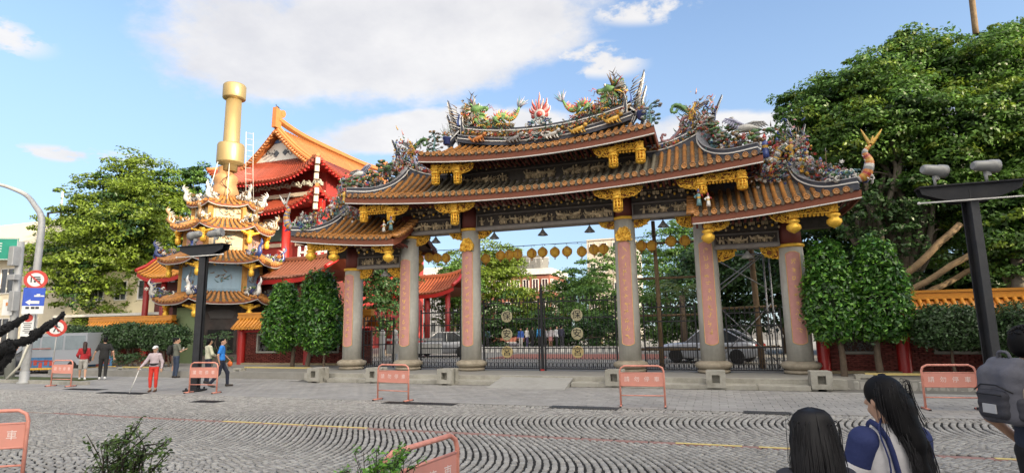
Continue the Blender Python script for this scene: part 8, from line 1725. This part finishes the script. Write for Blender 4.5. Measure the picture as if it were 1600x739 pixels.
for i in range(240):
    a = random.uniform(0, 2 * PI); u = random.uniform(.1, 1.25); d = Vector((math.sin(u) * math.cos(a), math.sin(u) * math.sin(a) * 1.05, math.cos(u))); p0 = Vector(Hq(d.x * .086, .022 + d.y * .098, .075 + d.z * .078)); b.tube([p0, p0 + d * .018 + Vector((0, -.012, .004)), p0 + d * .024 + Vector((random.gauss(0, .01), -.03, -.006))], [.005, .004, .001], 4)
b.build('hair_strands', mat('hair_strand', (.014,) * 3), o, local=True)
w = V['wrL']; b = MB(); b.lathe([(.034, -.012), (.037, 0), (.034, .012)], w + (V['elL'] - w).normalized() * .03, 14, 0, True); b.build('wristband', mat('band_black', (.02,) * 3), t, local=True)
# backpack: body, pocket, flap, straps, bottle pocket
BPK = cloth('packgrey', (.105, .105, .125)); BPD = cloth('packdark', (.045, .045, .055))
bp_ = thing('backpack', 'grey backpack with dark straps and bottle worn by the young man', 'backpack', (mx, my, .04), 2.0)
part(bp_, 'pack_body', [('c', (sx * .095, yy, z0), (sx * .085, yy, z1), .075, .065) for sx in (-1, 1) for yy, z0, z1 in ((.19, 1.26, 1.60), (.27, 1.26, 1.53))] + [('c', (-.09, .24, z_), (.09, .24, z_), .085, .085) for z_ in (1.27, 1.36, 1.45, 1.53)] + [('e', (0, .20, 1.60), (.12, .07, .06))], BPK, .010, .02)
part(bp_, 'front_pocket', [('c', (-.08, .33, z_), (.08, .33, z_), .045, .045) for z_ in (1.27, 1.33, 1.39)], BPD, .009, .02)
part(bp_, 'side_pocket', [('c', (-.165, .20, z_), (-.165, .28, z_), .035, .035) for z_ in (1.26, 1.31, 1.35)], BPD, .009, .02)
part(bp_, 'bottle', [('c', (-.18, .24, 1.30), (-.18, .24, 1.43), .031, .031), ('c', (-.18, .24, 1.45), (-.18, .24, 1.475), .017, .015)], mat('bottle_tan', (.42, .34, .27), .35), .008, .01)
b = MB()
for sg in (-1, 1): b.tube(bez([(sg * .09, .16, 1.60), (sg * .115, .07, 1.60), (sg * .125, -.07, 1.53), (sg * .135, -.135, 1.36), (sg * .14, -.09, 1.18), (sg * .13, .16, 1.22)], 16), .034, 8, flat=.35)
b.tube(bez([(-.05, .20, 1.65), (-.035, .21, 1.70), (.035, .21, 1.70), (.05, .20, 1.65)], 8), .011, 6); b.build('strap', BPK, bp_, local=True)
b = MB(); b.tube([(-.155, .33, 1.42), (-.06, .365, 1.47), (.06, .365, 1.47), (.155, .33, 1.42)], .005, 6); b.tube([(-.10, .375, 1.40), (.10, .375, 1.40)], .004, 6); b.build('zip', IRON, bp_, local=True); b = MB(); b.bev((0, .378, 1.30), (.11, .01, .065), .003); b.build('label_patch', mat('patch_grey', (.42, .42, .43), .6), bp_, local=True)
